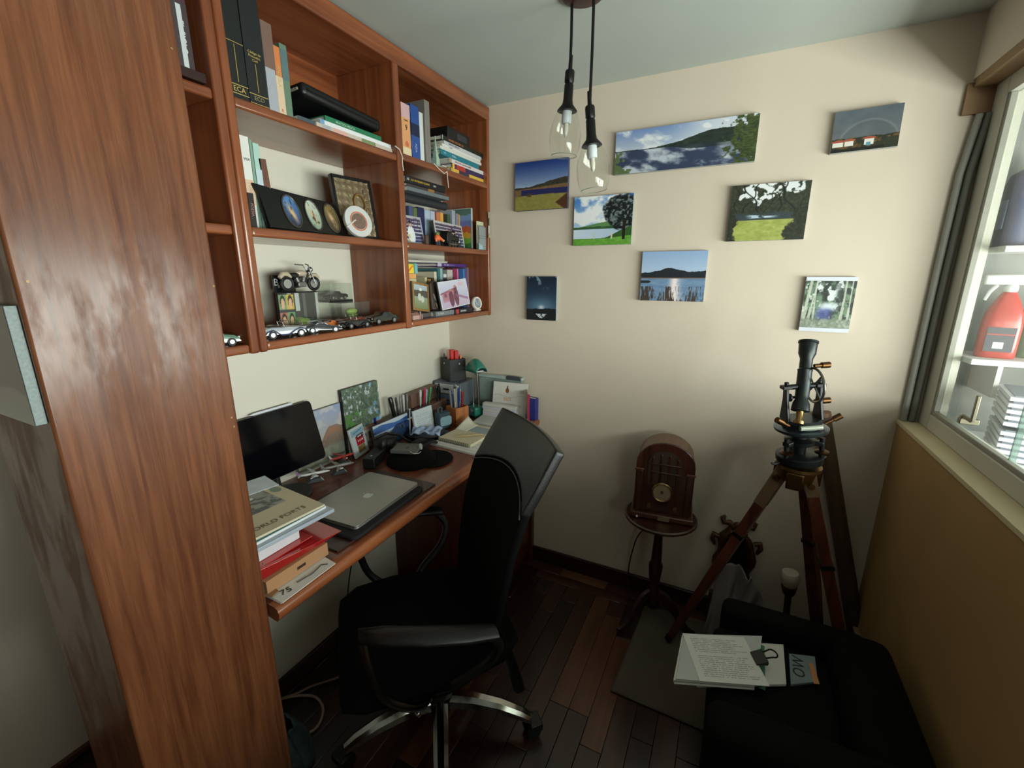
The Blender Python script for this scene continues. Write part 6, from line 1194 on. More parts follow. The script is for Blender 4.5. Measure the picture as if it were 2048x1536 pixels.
sc_ = thing('souvenir_card', 'white souvenir card with red panel propped against the prints', 'card', (0.075, -0.735, D0+0.0022), (0, R(-12), R(14)))
MB().box((-0.010, -0.048, 0), (0, 0.048, 0.118)).build('holder', mat((210, 214, 216), 0.4), sc_, bevel=0.002)
print_sheet('print', 0.088, 0.110, _sv, sc_, frame_from((0.0006, 0, 0.06), (0, 1, 0), (0, 0, 1)), px=0.0014)
# ---- model aeroplanes on wedge stands
def plane_model(label, loc, rz, L, col, tail):
    t = thing('model_aeroplane', label, 'model aeroplane', loc, rz, 'model aeroplanes on the desk'); s = L; z = 0.030
    m = mat(col, 0.3, coat=0.3)
    b = MB(); b.loft([[(x*s, r*s*math.cos(q), z+dz*s+r*s*math.sin(q)) for q in [2*math.pi*k/12 for k in range(12)]] for x, r, dz in ((-0.5, 0.012, 0.03), (-0.40, 0.03, 0.02), (-0.2, 0.046, 0), (0.25, 0.046, 0), (0.40, 0.038, -0.004), (0.48, 0.018, -0.012), (0.5, 0.004, -0.016))]); b.build('fuselage', m, t, ang=60)
    for sy in (-1, 1):
        b = MB(); b.prism([(0.12*s, 0), (0.02*s, sy*0.25*s), (-0.12*s, sy*0.46*s), (-0.16*s, sy*0.46*s), (-0.08*s, sy*0.2*s), (-0.06*s, 0)] if sy > 0 else [(-0.06*s, 0), (-0.08*s, sy*0.2*s), (-0.16*s, sy*0.46*s), (-0.12*s, sy*0.46*s), (0.02*s, sy*0.25*s), (0.12*s, 0)], 0.0025, Matrix.Translation((0, 0, z-0.014*s)) @ Matrix.Rotation(sy*R(5), 4, 'X')); b.build('wing', m, t)
        b = MB(); b.prism([(-0.36*s, 0), (-0.46*s, sy*0.16*s), (-0.5*s, sy*0.16*s), (-0.46*s, 0)] if sy > 0 else [(-0.46*s, 0), (-0.5*s, sy*0.16*s), (-0.46*s, sy*0.16*s), (-0.36*s, 0)], 0.002, Matrix.Translation((0, 0, z+0.02*s))); b.build('tailplane', m, t)
        b = MB(); b.cyl((0.0*s, sy*0.16*s, z-0.04*s), (0.11*s, sy*0.16*s, z-0.04*s), 0.022*s, 0.026*s, 12); b.build('engine', mat((214, 214, 216), 0.3), t)
    b = MB(); b.prism([(-0.38*s, 0.03*s), (-0.50*s, 0.20*s), (-0.54*s, 0.20*s), (-0.48*s, 0.02*s)], 0.0022, Matrix.Translation((0, 0.0011, z)) @ Matrix.Rotation(R(90), 4, 'X')); b.build('tail_fin', mat(tail, 0.35), t)
    b = MB(); b.loft([[(-0.025, y, 0), (0.028, y, 0), (0.018, y, 0.012), (-0.01, y, 0.014)] for y in (-0.012, 0.012)]); b.build('stand', mat((70, 74, 78), 0.4), t, bevel=0.001)
    b = MB(); b.cyl((0, 0, 0.012), (0, 0, z-0.03*s), 0.0018, n=8); b.build('stem', ALU, t)
    b = MB(); b.add([(0.0295, -0.011, 0.0004), (0.0295, 0.011, 0.0004), (0.0195, 0.011, 0.0124), (0.0195, -0.011, 0.0124)], [(0, 1, 2, 3)]); b.build('label', mat((196, 202, 206), 0.4), t, solid=0.0004)
    return t
plane_model('white model aeroplane with violet tail nearest the tablet base', (0.095, -0.985, D0), R(58), 0.105, (220, 222, 222), (150, 110, 150))
plane_model('grey model aeroplane in the middle of three on the desk', (0.120, -0.902, D0), R(62), 0.115, (140, 138, 134), (120, 118, 116))
plane_model('red and white model aeroplane furthest from the tablet base', (0.070, -0.835, D0), R(75), 0.10, (186, 62, 54), (190, 190, 190))
# ---- black box, camera case cluster, cap and pouch
bb_ = thing('black_box', 'small oblong black box in front of the souvenir card', 'box', (0.175, -0.775, D0), R(20)); MB().cbox((0, 0, 0.022), (0.046, 0.115, 0.042)).build('box', mat((24, 25, 26), 0.4), bb_, bevel=0.003); MB().cbox((0, 0.02, 0.0436), (0.044, 0.002, 0.0008)).build('seam', mat((60, 62, 62), 0.5), bb_); MB().cyl((0.0, -0.03, 0.043), (0.0, -0.03, 0.0445), 0.004, n=10).build('stud', mat((150, 150, 150), 0.3), bb_)
cc_ = thing('camera_case', 'open black leather camera case with strap and snap stud', 'camera case', (0.125, -0.665, D0), R(15))
BLA = mat((15, 15, 16), 0.45, var=0.2, bump=0.3, bscale=200)
b = MB(); b.ball((0, 0, 0.034), (0.042, 0.06, 0.034)); b.build('body', BLA, cc_); b = MB(); b.ball((0.02, -0.055, 0.05), (0.02, 0.02, 0.03)); b.build('lens_cover', BLA, cc_)
b = MB(); b.tube([(-0.02, -0.05, 0.07), (0.02, -0.02, 0.085), (0.04, 0.04, 0.06), (0.06, 0.08, 0.02), (0.07, 0.10, 0.006)], 0.006, 8); b.build('strap', BLA, cc_)
b = MB(); b.prism([(0.04, -0.02), (0.085, -0.005), (0.095, 0.025), (0.06, 0.045), (0.035, 0.03)], 0.003, Matrix.Translation((0, 0, 0.040)) @ Matrix.Rotation(R(18), 4, 'Y')); fl = b.build('flap', mat((34, 34, 34), 0.5), cc_); b = MB(); b.lathe([(0.007, 0.0), (0.007, 0.0014), (0.003, 0.002)], 16, Matrix.Translation((0.068, 0.01, 0.024))); b.build('snap_stud', ALU, fl)
b = MB(); b.ball((-0.02, 0.075, 0.026), (0.035, 0.035, 0.026)); b.build('side_pouch', mat((46, 48, 50), 0.5), cc_)
cp = thing('baseball_cap', 'black peaked cap lying on the desk under a grey pouch', 'cap', (0.288, -0.70, D0), R(38))
b = MB(); b.lathe([(0.088, 0.0), (0.094, 0.008), (0.092, 0.02), (0.078, 0.034), (0.05, 0.040), (0, 0.042)], 30); b.build('crown', FAB, cp, ang=70)
b = MB(); b.prism([(0.06, -0.082)]+[(0.075+0.085*math.cos(R(a)), 0.085*math.sin(R(a))) for a in range(-80, 81, 10)]+[(0.06, 0.082)], 0.005, Matrix.Translation((0, 0, 0.003))); b.build('peak', FAB, cp, bevel=0.002)
po = thing('pouch', 'small grey fabric pouch with white cord on the black cap', 'pouch', (0.270, -0.702, D0+0.0445), (0, 0, R(20)))
GRY = mat((96, 98, 92), 0.8, var=0.12, bump=0.3); b = MB(); b.prism(rrect(0.105, 0.085, 0.008), 0.012); b.build('body', GRY, po, bevel=0.005, seg=3); b = MB(); b.prism([(-0.05, -0.043), (0.05, -0.043), (0.04, 0.008), (-0.04, 0.008)], 0.003, Matrix.Translation((0, 0, 0.012))); b.build('flap', mat((104, 106, 100), 0.8), po, bevel=0.001)
b = MB(); b.tube([(0.03, -0.046, 0.014), (0.045, -0.052, 0.010), (0.06, -0.04, 0.006), (0.062, -0.02, 0.005)], 0.0014, 6); b.build('cord', mat((206, 206, 200), 0.6), po); MB().cbox((0.008, -0.012, 0.0158), (0.004, 0.022, 0.0012)).build('tab', BLA, po)
b = MB(); b.lathe([(0.0, -0.002), (0.012, -0.002), (0.012, 0.002), (0, 0.002)], 24, Matrix.Translation((0.052, 0.012, 0.012)) @ Matrix.Rotation(R(75), 4, 'Y')); b.build('pale_disc', mat((170, 170, 164), 0.4), po)
# ---- letter opener standing on a little stand
lt_ = thing('letter_opener', 'silver sword-shaped letter opener standing upright', 'letter opener', (0.118, -0.50, D0), (R(-4), 0, R(10)))
SLV = mat((196, 196, 196), 0.3, metal=0.4); b = MB(); b.loft([[(0.0012, -w, z), (0.0012, w, z), (-0.0012, w, z), (-0.0012, -w, z)] for w, z in ((0.0008, 0.004), (0.0035, 0.02), (0.0045, 0.085))]); b.build('blade', SLV, lt_); b = MB(); b.box((-0.002, -0.018, 0.085), (0.002, 0.018, 0.091)); b.build('guard', SLV, lt_, bevel=0.001); b = MB(); b.cyl((0, 0, 0.09), (0, 0, 0.125), 0.003, n=10); b.ball((0, 0, 0.128), 0.005); b.build('grip', SLV, lt_); b = MB(); b.lathe([(0.014, 0), (0.012, 0.006), (0.003, 0.008)], 18); b.build('foot', BLA, lt_)
# ---- pens
def pen(label, loc, tilt, col, L=0.14, cap=None, r=0.0045):
    t = thing('pen', label, 'pen', loc, tilt, 'pens in the desk holders'); b = MB(); b.lathe([(0.001, 0), (r*0.7, 0.012), (r, 0.016), (r, L-0.004), (r*0.8, L)], 10); b.build('barrel', mat(col, 0.3), t)
    b = MB(); b.lathe([(r*1.12, L*0.62), (r*1.12, L-0.006), (r*0.7, L+0.001)], 10); b.box((r, -0.0012, L*0.68), (r+0.002, 0.0012, L)); b.build('cap', mat(cap or col, 0.25), t)
    return t
ph = thing('pen_stand', 'black pen stand beside the tree print', 'pen stand', (0.055, -0.475, D0), R(8)); MB().box((-0.03, -0.055, 0), (0.03, 0.055, 0.062)).build('block', mat((22, 22, 23), 0.4), ph, bevel=0.006); MB().box((-0.026, -0.050, 0.062), (0.026, 0.050, 0.070)).build('slot_plate', mat((40, 40, 40), 0.4), ph, bevel=0.002)
for i, (dy, c, tl, nm_) in enumerate(((-0.04, (30, 30, 32), -9, 'thick black marker at the edge of the black stand'), (-0.018, (60, 60, 62), -3, 'charcoal pen in the black stand'), (0.002, (140, 140, 138), 2, 'silver pen in the black stand'), (0.02, (200, 202, 200), 4, 'white pen in the black stand'), (0.038, (120, 120, 122), 8, 'grey pen in the black stand'))):
    pen(nm_, (0.055, -0.475+dy, D0+0.0706), (R(-tl), R(-4), 0), c, 0.105 if i else 0.115, r=0.0045 if i else 0.009)
og = thing('desk_organiser', 'brown leather desk organiser with pen slots at the back', 'desk organiser', (0.060, -0.285, D0), R(4))
BRL = mat((112, 84, 72), 0.55, var=0.12, bump=0.2, bscale=200)
MB().box((-0.05, -0.125, 0), (0.045, 0.10, 0.10)).build('body', BRL, og, bevel=0.004); MB().box((-0.05, -0.125, 0.10), (-0.005, 0.10, 0.165)).build('back_tier', BRL, og, bevel=0.004); MB().box((0.045, -0.115, 0.03), (0.048, 0.09, 0.09)).build('front_pocket', mat((96, 70, 60), 0.55), og)
for dy, c, tl, nm_, L in ((-0.085, (206, 206, 206), -4, 'white pen in the leather organiser', 0.085), (-0.062, (186, 50, 64), 3, 'red pen in the leather organiser', 0.088), (-0.042, (150, 190, 206), -2, 'pale blue pen in the leather organiser', 0.078), (-0.020, (70, 150, 84), 6, 'green pen in the leather organiser', 0.08)):
    pen(nm_, (0.080, -0.285+dy, D0+0.1004), (R(-tl), R(6), 0), c, L, (226, 226, 226) if 'white' in nm_ else None)
gl = thing('glasses_case', 'folded black spectacles hooked on the leather organiser', 'glasses', (0.090, -0.275+0.02, D0+0.1004), R(0)); b = MB(); b.tube([(0, 0, 0), (0.006, 0.006, 0.05), (0.004, 0.014, 0.085)], 0.004, 8); b.tube([(0, 0.024, 0), (0.004, 0.022, 0.05), (0.004, 0.016, 0.085)], 0.004, 8); b.build('temples', BLA, gl); b = MB(); b.box((-0.002, 0.0, 0.035), (0.002, 0.026, 0.075)); b.build('lens', mat((20, 22, 24), 0.1), gl, bevel=0.002)
# notepad and speaker
npd = thing('notepad', 'upright white-blue handwritten notepad behind the speaker', 'notepad', (0.136, -0.410, D0+0.001), (0, R(-9), R(-6))); MB().box((-0.006, -0.062, 0), (0, 0.062, 0.112)).build('pad', mat((180, 200, 214), 0.6), npd, bevel=0.001); print_sheet('page', 0.118, 0.106, lambda u, v: lay(typed(9, (96, 110, 140), 0.95, 16)(u, v), (190, 214, 228), 0.35+0*u), npd, frame_from((0.0006, 0, 0.056), (0, 1, 0), (0, 0, 1)), px=0.0014, rough=0.6)
MB().box((-0.007, -0.064, 0.0), (-0.0062, -0.05, 0.09)).build('tab', mat((196, 130, 90), 0.6), npd)
spk = thing('portable_speaker', 'blue-grey portable speaker with loop strap beside the wooden cup', 'speaker', (0.178, -0.335, D0), R(-24))
SPB = mat((52, 70, 80), 0.75, var=0.1, bump=0.5, bscale=900); b = MB(); b.prism(rrect(0.042, 0.066, 0.012), 0.082); b.build('body', SPB, spk, bevel=0.005, seg=3); b = MB(); b.prism(rrect(0.044, 0.060, 0.012), 0.002, frame_from((0.0212, 0.004, 0.042), (0, 1, 0), (0, 0, 1)) @ Matrix.Rotation(R(90), 4, 'Z')); b.build('front_grille', mat((128, 160, 172), 0.6), spk); b = MB(); b.tube([(0, -0.022, 0.08), (0, -0.024, 0.10), (0, -0.012, 0.108), (0, -0.002, 0.10), (0, -0.006, 0.08)], 0.003, 8); b.build('strap_loop', mat((70, 92, 104), 0.7), spk)
# ---- wooden pen cup full of pens
cu = thing('pen_cup', 'square orange wooden pen cup full of pens', 'pen cup', (0.196, -0.238, D0), R(-18)); OW = wood((168, 98, 52), (206, 134, 78), 0.45, 'z', 1.4, coat=0.1); w = 0.039; hh = 0.088
for lo, hi in (((-w, -w, 0), (w, -w+0.006, hh)), ((-w, w-0.006, 0), (w, w, hh)), ((-w, -w+0.006, 0), (-w+0.006, w-0.006, hh)), ((w-0.006, -w+0.006, 0), (w, w-0.006, hh))): MB().box(lo, hi).build('side', OW, cu, bevel=0.001)
MB().box((-w+0.006, -w+0.006, 0.001), (w-0.006, w-0.006, 0.006)).build('bottom', OW, cu)
cols = [((30, 36, 76), 'navy'), ((190, 186, 176), 'champagne'), ((160, 166, 160), 'silver grey'), ((206, 210, 200), 'pearl white'), ((100, 140, 190), 'sky blue'), ((28, 56, 130), 'cobalt'), ((222, 224, 222), 'bright white'), ((120, 122, 126), 'gunmetal'), ((150, 40, 44), 'dark red'), ((34, 34, 40), 'jet black'), ((206, 200, 186), 'ivory')]
for i, (c, nm_) in enumerate(cols):
    a = 2.4*i; rr = 0.008+0.019*((i*37) % 10)/10; x, y = rr*math.cos(a), rr*math.sin(a)
    pen(nm_+' pen in the square wooden cup', (0.196+x, -0.238+y, D0+0.007), (R(-(y*190)), R(x*140), 0), c, 0.155+0.022*((i*7) % 4)/3)
# ---- dish with folded cloth
ds_ = thing('dish', 'dark navy oval dish holding folded blue cloth', 'dish', (0.185, -0.465, D0), R(35)); b = MB(); b.lathe([(0.05, 0.0), (0.075, 0.006), (0.090, 0.020), (0.093, 0.022), (0.086, 0.020), (0.07, 0.009), (0.0, 0.006)], 36); o = b.build('dish', mat((22, 26, 36), 0.35), ds_, ang=50); o.scale = (1.0, 0.72, 1)
b = MB(); b.grid(lambda u, v: (-0.062+0.125*u, -0.04+0.08*v, 0.014+0.016*math.sin(u*6+v*3)*math.sin(v*3.1)+0.012*math.sin(u*3.1)+0.006*math.sin(u*17-v*9)), 30, 20); ct = b.build('cleaning_cloth', mat((158, 176, 206), 0.8, var=0.25, scale=26), solid=0.003, ang=80, loc=(0.185, -0.465, D0+0.012), rot=(0, 0, R(25))); tag(ct, 'pale blue folded cloth lying in the navy dish', 'cloth')
b = MB(); b.grid(lambda u, v: (-0.03+0.06*u, -0.05+0.10*v, 0.006+0.012*math.sin(u*5+v*4)*math.sin(v*3)), 20, 24); o = b.build('dark_cloth', mat((22, 23, 26), 0.85), solid=0.008, ang=80, loc=(0.235, -0.555, D0+0.008), rot=(0, 0, R(-30))); tag(o, 'crumpled black cloth between the camera case and the dish', 'cloth')
# ---- papers and spiral notebook
t, c = sheet_stack('paper_stack', 'loose printed sheets under the spiral notebook', 'papers', [(0.245, -0.525), (0.485, -0.545), (0.495, -0.26), (0.29, -0.25)], D0, 0.009, [PAP, PAPG], 3)
print_sheet('printed_page', 0.20, 0.24, typed(12, (110, 124, 150), 0.95, 20), t, frame_from((0.0, -0.004, 0.0096), (1, -0.06, 0), (0.06, 1, 0)), rough=0.7)
nb = thing('spiral_notebook', 'open cream spiral notebook with wire binding towards the chair', 'notebook', (0.365, -0.375, D0+0.0102), R(-4)); MB().box((-0.095, -0.12, 0), (0.075, 0.10, 0.012)).build('pages', mat((206, 198, 168), 0.8, var=0.06), nb, bevel=0.001)
for i in range(15):
    x = -0.088+0.0108*i; b = MB(); b.tube([(x, -0.121+0.006*math.cos(q), 0.006+0.0072*math.sin(q)) for q in [2*math.pi*k/10 for k in range(10)]], 0.0014, 5, closed=True); b.build('wire_ring', mat((96, 92, 82), 0.4, metal=0.5), nb)
b = MB(); b.grid(lambda u, v: (-0.095+0.06*u, 0.0+0.10*v, 0.0128+0.035*(1-u)**2*v), 8, 8); b.build('curled_page', mat((216, 212, 194), 0.8), nb, solid=0.0006)
MB().box((-0.055, 0.01, 0.0122), (0.06, 0.075, 0.0130)).build('blue_print', mat((150, 166, 172), 0.6, var=0.2), nb)
pen('slim wooden pencil lying on the spiral notebook', (0.33, -0.46, D0+0.0275), (R(-90), 0, R(-50)), (196, 170, 120), 0.12, r=0.003)
t, c = sheet_stack('paper_stack', 'white envelopes and papers stacked before the calendar', 'papers', [(0.28, -0.225), (0.47, -0.22), (0.475, -0.14), (0.27, -0.135)], D0, 0.022, [PAP, PAPG, PAP], 5)
t, c = sheet_stack('paper_stack', 'lilac-white bundle of letters propped behind the envelopes', 'papers', [(0.275, -0.128), (0.455, -0.128), (0.455, -0.10), (0.275, -0.10)], D0, 0.085, [mat((206, 204, 214), 0.7), PAP], 6)
# ---- back corner: storage box, drawers, cube holder, lamp, calendar
dr_ = thing('drawer_unit', 'small blue-grey desk drawer unit in the back corner', 'drawer unit', (0.095, -0.115, D0)); MB().box((-0.085, -0.055, 0), (0.075, 0.09, 0.176)).build('shell', mat((96, 104, 112), 0.45), dr_, bevel=0.003)
for z0, cc in ((0.008, (130, 138, 146)), (0.064, (90, 120, 150)), (0.12, (196, 202, 206))):
    d_ = MB().box((-0.075, -0.059, z0), (0.066, -0.05, z0+0.048)).build('drawer', mat(cc, 0.4), dr_, bevel=0.002); MB().box((-0.02, -0.064, z0+0.02), (0.012, -0.058, z0+0.027)).build('handle', mat((40, 40, 42), 0.4), d_)
cu2 = thing('pencil_cube', 'black square pencil holder with red sticks on the drawer unit', 'pencil holder', (0.085, -0.095, D0+0.1765), R(-30)); w = 0.046; hh = 0.112; BM = mat((28, 28, 30), 0.5)
for lo, hi in (((-w, -w, 0), (w, -w+0.004, hh)), ((-w, w-0.004, 0), (w, w, hh)), ((-w, -w+0.004, 0), (-w+0.004, w-0.004, hh)), ((w-0.004, -w+0.004, 0), (w, w-0.004, hh))): MB().box(lo, hi).build('side', BM, cu2, bevel=0.001)
MB().box((-w+0.004, -w+0.004, 0.001), (w-0.004, w-0.004, 0.005)).build('bottom', BM, cu2)
for p in ((-0.01, -w-0.0006, 0.088), (w+0.0006, 0.01, 0.088)): MB().ball(p, (0.0035, 0.0035, 0.005), 10, 6).build('stud', mat((200, 200, 200), 0.3), cu2)
for i, (dx, dy, wd, c, h, nm_) in enumerate(((-0.018, -0.012, 0.012, (232, 176, 164), 0.148, 'pale pink stick of sealing wax in the black cube'), (0.006, -0.008, 0.012, (206, 34, 30), 0.150, 'tall red stick in the black cube'), (0.021, 0.006, 0.010, (190, 26, 24), 0.146, 'second red stick in the black cube'), (0.03, 0.026, 0.005, (206, 130, 84), 0.125, 'orange pencil in the black cube'), (-0.034, -0.034, 0.003, (60, 56, 52), 0.128, 'thin dark pencil in the black cube'))):
    a = R(-30); X, Y = dx*math.cos(a)-dy*math.sin(a), dx*math.sin(a)+dy*math.cos(a); b = MB(); b.box((-wd, -wd, 0), (wd, wd, h)); tag(b.build('stick', mat(c, 0.35), loc=(0.085+X, -0.095+Y, D0+0.1825), rot=(0, 0, a), bevel=0.001), nm_, 'stick', 'sticks in the black cube')
sb_ = thing('storage_box', 'translucent pale green storage box with grey clip lid in the corner', 'storage box', (0.315, -0.025, D0+0.0)); CG = clear_mat((206, 222, 214), 0.08, 0.35, 'green_plastic'); 
b = MB(); b.box((-0.115, -0.008, 0), (0.125, -0.006, 0.19)); b.box((-0.115, 0.014, 0), (0.125, 0.016, 0.19)); b.box((-0.115, -0.006, 0), (-0.113, 0.014, 0.19)); b.box((0.123, -0.006, 0), (0.125, 0.014, 0.19)); b.build('tub', CG, sb_, smooth=False)
MB().box((-0.12, -0.012, 0.19), (0.13, 0.019, 0.206)).build('lid', mat((176, 194, 190), 0.35), sb_, bevel=0.004); MB().box((0.045, -0.017, 0.192), (0.125, 0.0, 0.212)).build('clip', mat((70, 74, 78), 0.35), sb_, bevel=0.004)
MB().box((-0.11, -0.004, 0.004), (0.118, 0.012, 0.13)).build('papers_inside', mat((200, 202, 192), 0.8, var=0.3, scale=25), sb_)
# green folding lamp
la = thing('desk_lamp', 'small green folding desk lamp on twin chrome stems', 'lamp', (0.222, -0.105, D0), R(-25)); GRE = mat((38, 118, 100), 0.35, coat=0.3)
MB().box((-0.032, -0.03, 0), (0.032, 0.03, 0.055)).build('base', GRE, la, bevel=0.008, seg=3); b = MB(); b.lathe([(0.012, 0.0), (0.012, 0.004), (0.004, 0.006)], 18, Matrix.Translation((0, -0.03, 0.035)) @ Matrix.Rotation(R(90), 4, 'X')); b.build('knob', ALU, la)
b = MB(); b.cyl((-0.024, 0, 0.05), (-0.026, 0, 0.235), 0.003, n=8); b.cyl((0.024, 0, 0.05), (0.016, 0, 0.225), 0.003, n=8); b.build('stems', mat((206, 206, 206), 0.2, metal=1.0), la)
hd = MB(); hd.grid(lambda u, v: (-0.045+0.10*u+0.0, (0.032*math.cos(math.pi*v)), 0.235+0.062*math.sin(math.pi*v)**0.8*(math.sin(math.pi*(0.12+0.8*u))**0.7)-0.022*(u-0.5)*0), 18, 14); hd.build('shade', GRE, la, solid=0.003, ang=80)
MB().cbox((0.004, 0.0, 0.238), (0.062, 0.05, 0.006)).build('reflector', mat((226, 230, 230), 0.2), la, bevel=0.002)
# calendar, magazines
def _cal(u, v):
    im = ramp(fbm(u*2, v*2, 4), (222, 218, 210), (230, 228, 222))/255; im = lay(im, (130, 84, 40), ((np.hypot((u-0.42)/0.05, (v-0.74)/0.09) < 1))*1.0); im = lay(im, (110, 70, 36), ((abs(u-0.42) < 0.02) & (v > 0.78) & (v < 0.90))*1.0)
    im = lay(im, (150, 150, 150), ((abs(v-0.55-0.04*np.sin(u*9)) < 0.006))*0.6); im = lay(im, (150, 150, 150), ((u > 0.78) & (u < 0.92) & (v > 0.66) & (v < 0.78))*(np.floor(v*60) % 2)*0.6); im = lay(im, (170, 160, 150), ((v > 0.22) & (v < 0.30) & (u > 0.3) & (u < 0.85))*(np.floor(v*50) % 2)*0.5); return im
ca_ = thing('desk_calendar', 'white 2025 desk calendar sheet with a bottle drawing', 'calendar', (0.392, -0.082, D0+0.0), (R(-10), 0, R(4)))
MB().box((-0.092, 0.0, 0.0), (0.092, 0.004, 0.185)).build('card', mat((214, 210, 204), 0.6), ca_, bevel=0.001); print_sheet('sheet', 0.182, 0.15, _cal, ca_, Matrix.Translation((0, -0.0006, 0.108)) @ FACE_MY, px=0.0016, rough=0.6)
text('2025', 0.022, mat((222, 150, 84), 0.6), ca_, (-0.012, -0.0010, 0.100), (R(90), 0, 0))
def _mg(u, v): return lay(lay(ramp(v, (150, 176, 206), (214, 180, 160))/255, (196, 110, 90), sst(0.45, 0.55, fbm(u*6, v*5, 3))*(v > 0.3)*0.8), (90, 120, 160), sst(0.5, 0.6, fbm(u*12, v*9, 8))*(v < 0.35))
mg2 = thing('magazine', 'upright travel magazine with red spine beside the calendar', 'magazine', (0.506, -0.105, D0), (0, 0, R(-62))); MB().box((-0.07, 0.0, 0), (0.035, 0.009, 0.158)).build('pages', mat((214, 206, 204), 0.6), mg2, bevel=0.001); MB().box((0.035, -0.0005, 0), (0.038, 0.0095, 0.158)).build('spine', mat((170, 40, 70), 0.4), mg2); print_sheet('cover', 0.104, 0.156, _mg, mg2, Matrix.Translation((-0.0175, -0.0006, 0.079)) @ FACE_MY, px=0.002, rough=0.3)
book('deep blue box file at the far end of the desk', (0.522, -0.028, D0), 0.030, 0.112, 0.05, (38, 48, 130), (0, 0, R(-10)), rough=0.3, cat='box file', name='box_file', group=None)
# keys bunch
b = MB()
for i in range(5): b.tube([(0.012*math.cos(q)+0.006*i-0.01, 0.009*math.sin(q)+0.004*math.sin(i*2), 0.004+0.004*i+0.003*math.sin(q+i)) for q in [2*math.pi*k/14 for k in range(14)]], 0.0014, 6, closed=True)
tag(b.build('key_rings', SLV, loc=(0.262, -0.255, D0)), 'tangle of silver key rings beside the wooden cup', 'keys')
# ---- stack of magazines, box, folders on the desk end
z = D0
cor = [(0.430, -1.428), (0.522, -1.428), (0.518, -1.278), (0.44, -1.268)]
t, c = sheet_stack('paper_stack', 'thin white sheets with black sketch at the desk front corner', 'papers', cor, z, 0.005, PAP, 2); text('75', 0.026, mat((40, 40, 42), 0.6), t, (0.022, -0.05, 0.0052), (0, 0, R(75)))
b = MB(); b.tube([(0.02, -0.02, 0.0055), (0.026, 0.02, 0.0055), (0.018, 0.05, 0.0055), (0.03, 0.06, 0.0055)], 0.0012, 5); b.build('sketch_line', mat((60, 60, 60), 0.6), t)
KR = mat((176, 130, 92), 0.7, var=0.06); tr = thing('cardboard_tray', 'brown cardboard carton flap with dark slot on the desk end', 'cardboard box', (0.335, -1.347, z+0.0056)); MB().box((-0.14, -0.082, 0), (0.143, 0.085, 0.034)).build('carton', KR, tr, bevel=0.001); MB().box((0.1432, -0.005, 0.014), (0.1438, 0.018, 0.021)).build('slot', mat((50, 34, 26), 0.8), tr); b = MB(); b.prism([(0.0, -0.004), (0.055, -0.012), (0.058, -0.03), (0.02, -0.045), (0.0, -0.03)], 0.0025, Matrix.Translation((0.10, -0.052, 0.002))); b.build('torn_flap', mat((150, 110, 78), 0.8), tr)
z += 0.0400
rf = thing('red_folder', 'shiny red plastic folder in the pile on the desk end', 'folder', (0.315, -1.325, z)); RED = mat((176, 34, 36), 0.18, var=0.1, coat=0.4)
b = MB(); b.loft([[(0.150, -0.105, 0.0), (0.150, 0.10, 0.002), (-0.15, 0.11, 0.002), (-0.15, -0.105, 0)], [(0.147, -0.105, 0.026), (0.172, 0.105, 0.012), (-0.15, 0.11, 0.022), (-0.15, -0.105, 0.026)]]); b.build('folder', RED, rf, bevel=0.002); MB().box((0.05, -0.10, 0.0235), (0.14, 0.04, 0.0262)).build('top_sheet', mat((190, 70, 66), 0.2, coat=0.4), rf)
z += 0.027
wb_ = thing('white_box', 'white oblong box between red folder and magazines', 'box', (0.315, -1.352, z)); MB().box((-0.13, -0.086, 0), (0.122, 0.046, 0.034)).build('box', mat((216, 214, 220), 0.5), wb_, bevel=0.0015); MB().box((-0.131, -0.087, 0.022), (0.123, 0.047, 0.0345)).build('lid', mat((222, 220, 226), 0.5), wb_, bevel=0.0015)
z += 0.035
def slabbook(label, name, cat, lo, hi, m, zz, th, rz):
    t = thing(name, label, cat, (0.30, -1.325, zz), rz); MB().box((lo[0], lo[1], 0), (hi[0], hi[1], th)).build('leaves', m, t, bevel=0.0015); return t
t = slabbook('grey-blue plastic folder below the green magazine', 'plastic_folder', 'folder', (-0.14, -0.10), (0.16, 0.115), mat((170, 178, 190), 0.3, coat=0.3), z, 0.010, R(-4)); z += 0.0103
t = slabbook('white magazine in the pile on the desk end', 'magazine', 'magazine', (-0.14, -0.10), (0.145, 0.10), mat((220, 222, 224), 0.5), z, 0.007, R(-2)); z += 0.0073
t = slabbook('dark green magazine in the pile on the desk end', 'magazine', 'magazine', (-0.14, -0.10), (0.145, 0.098), mat((52, 92, 86), 0.4), z, 0.006, R(-3)); z += 0.0063
def _cov(u, v):
    im = ramp(fbm(u*3, v*3, 2), (196, 182, 146), (206, 194, 162))/255; im = lay(im, ramp(sst(0.4, 0.6, fbm(u*10+v*4, v*16, 5)), (70, 76, 74), (150, 152, 140)), ((v > 0.34) & (v < 0.86) & (u < 0.80-0.25*(v > 0.75)))*1.0); im = lay(im, (46, 40, 36), ((abs(v-0.8) < 0.03) & (u < 0.3))*0.8); im = lay(im, (206, 186, 110), ((v > 0.86) & (u < 0.35))*0.9)
    im = lay(im, (222, 222, 216), ((abs(v-0.62-0.1*(u-0.5)) < 0.02) & (u > 0.4) & (u < 0.6))*1.0)
    return lay(im, (120, 136, 120), (np.hypot((u-0.90), (v-0.62)*1.0) < 0.065)*1.0)
t = slabbook('beige illustrated magazine with round green seal on top of the pile', 'magazine', 'magazine', (-0.145, -0.105), (0.150, 0.098), mat((206, 198, 172), 0.5), z, 0.006, R(-5))
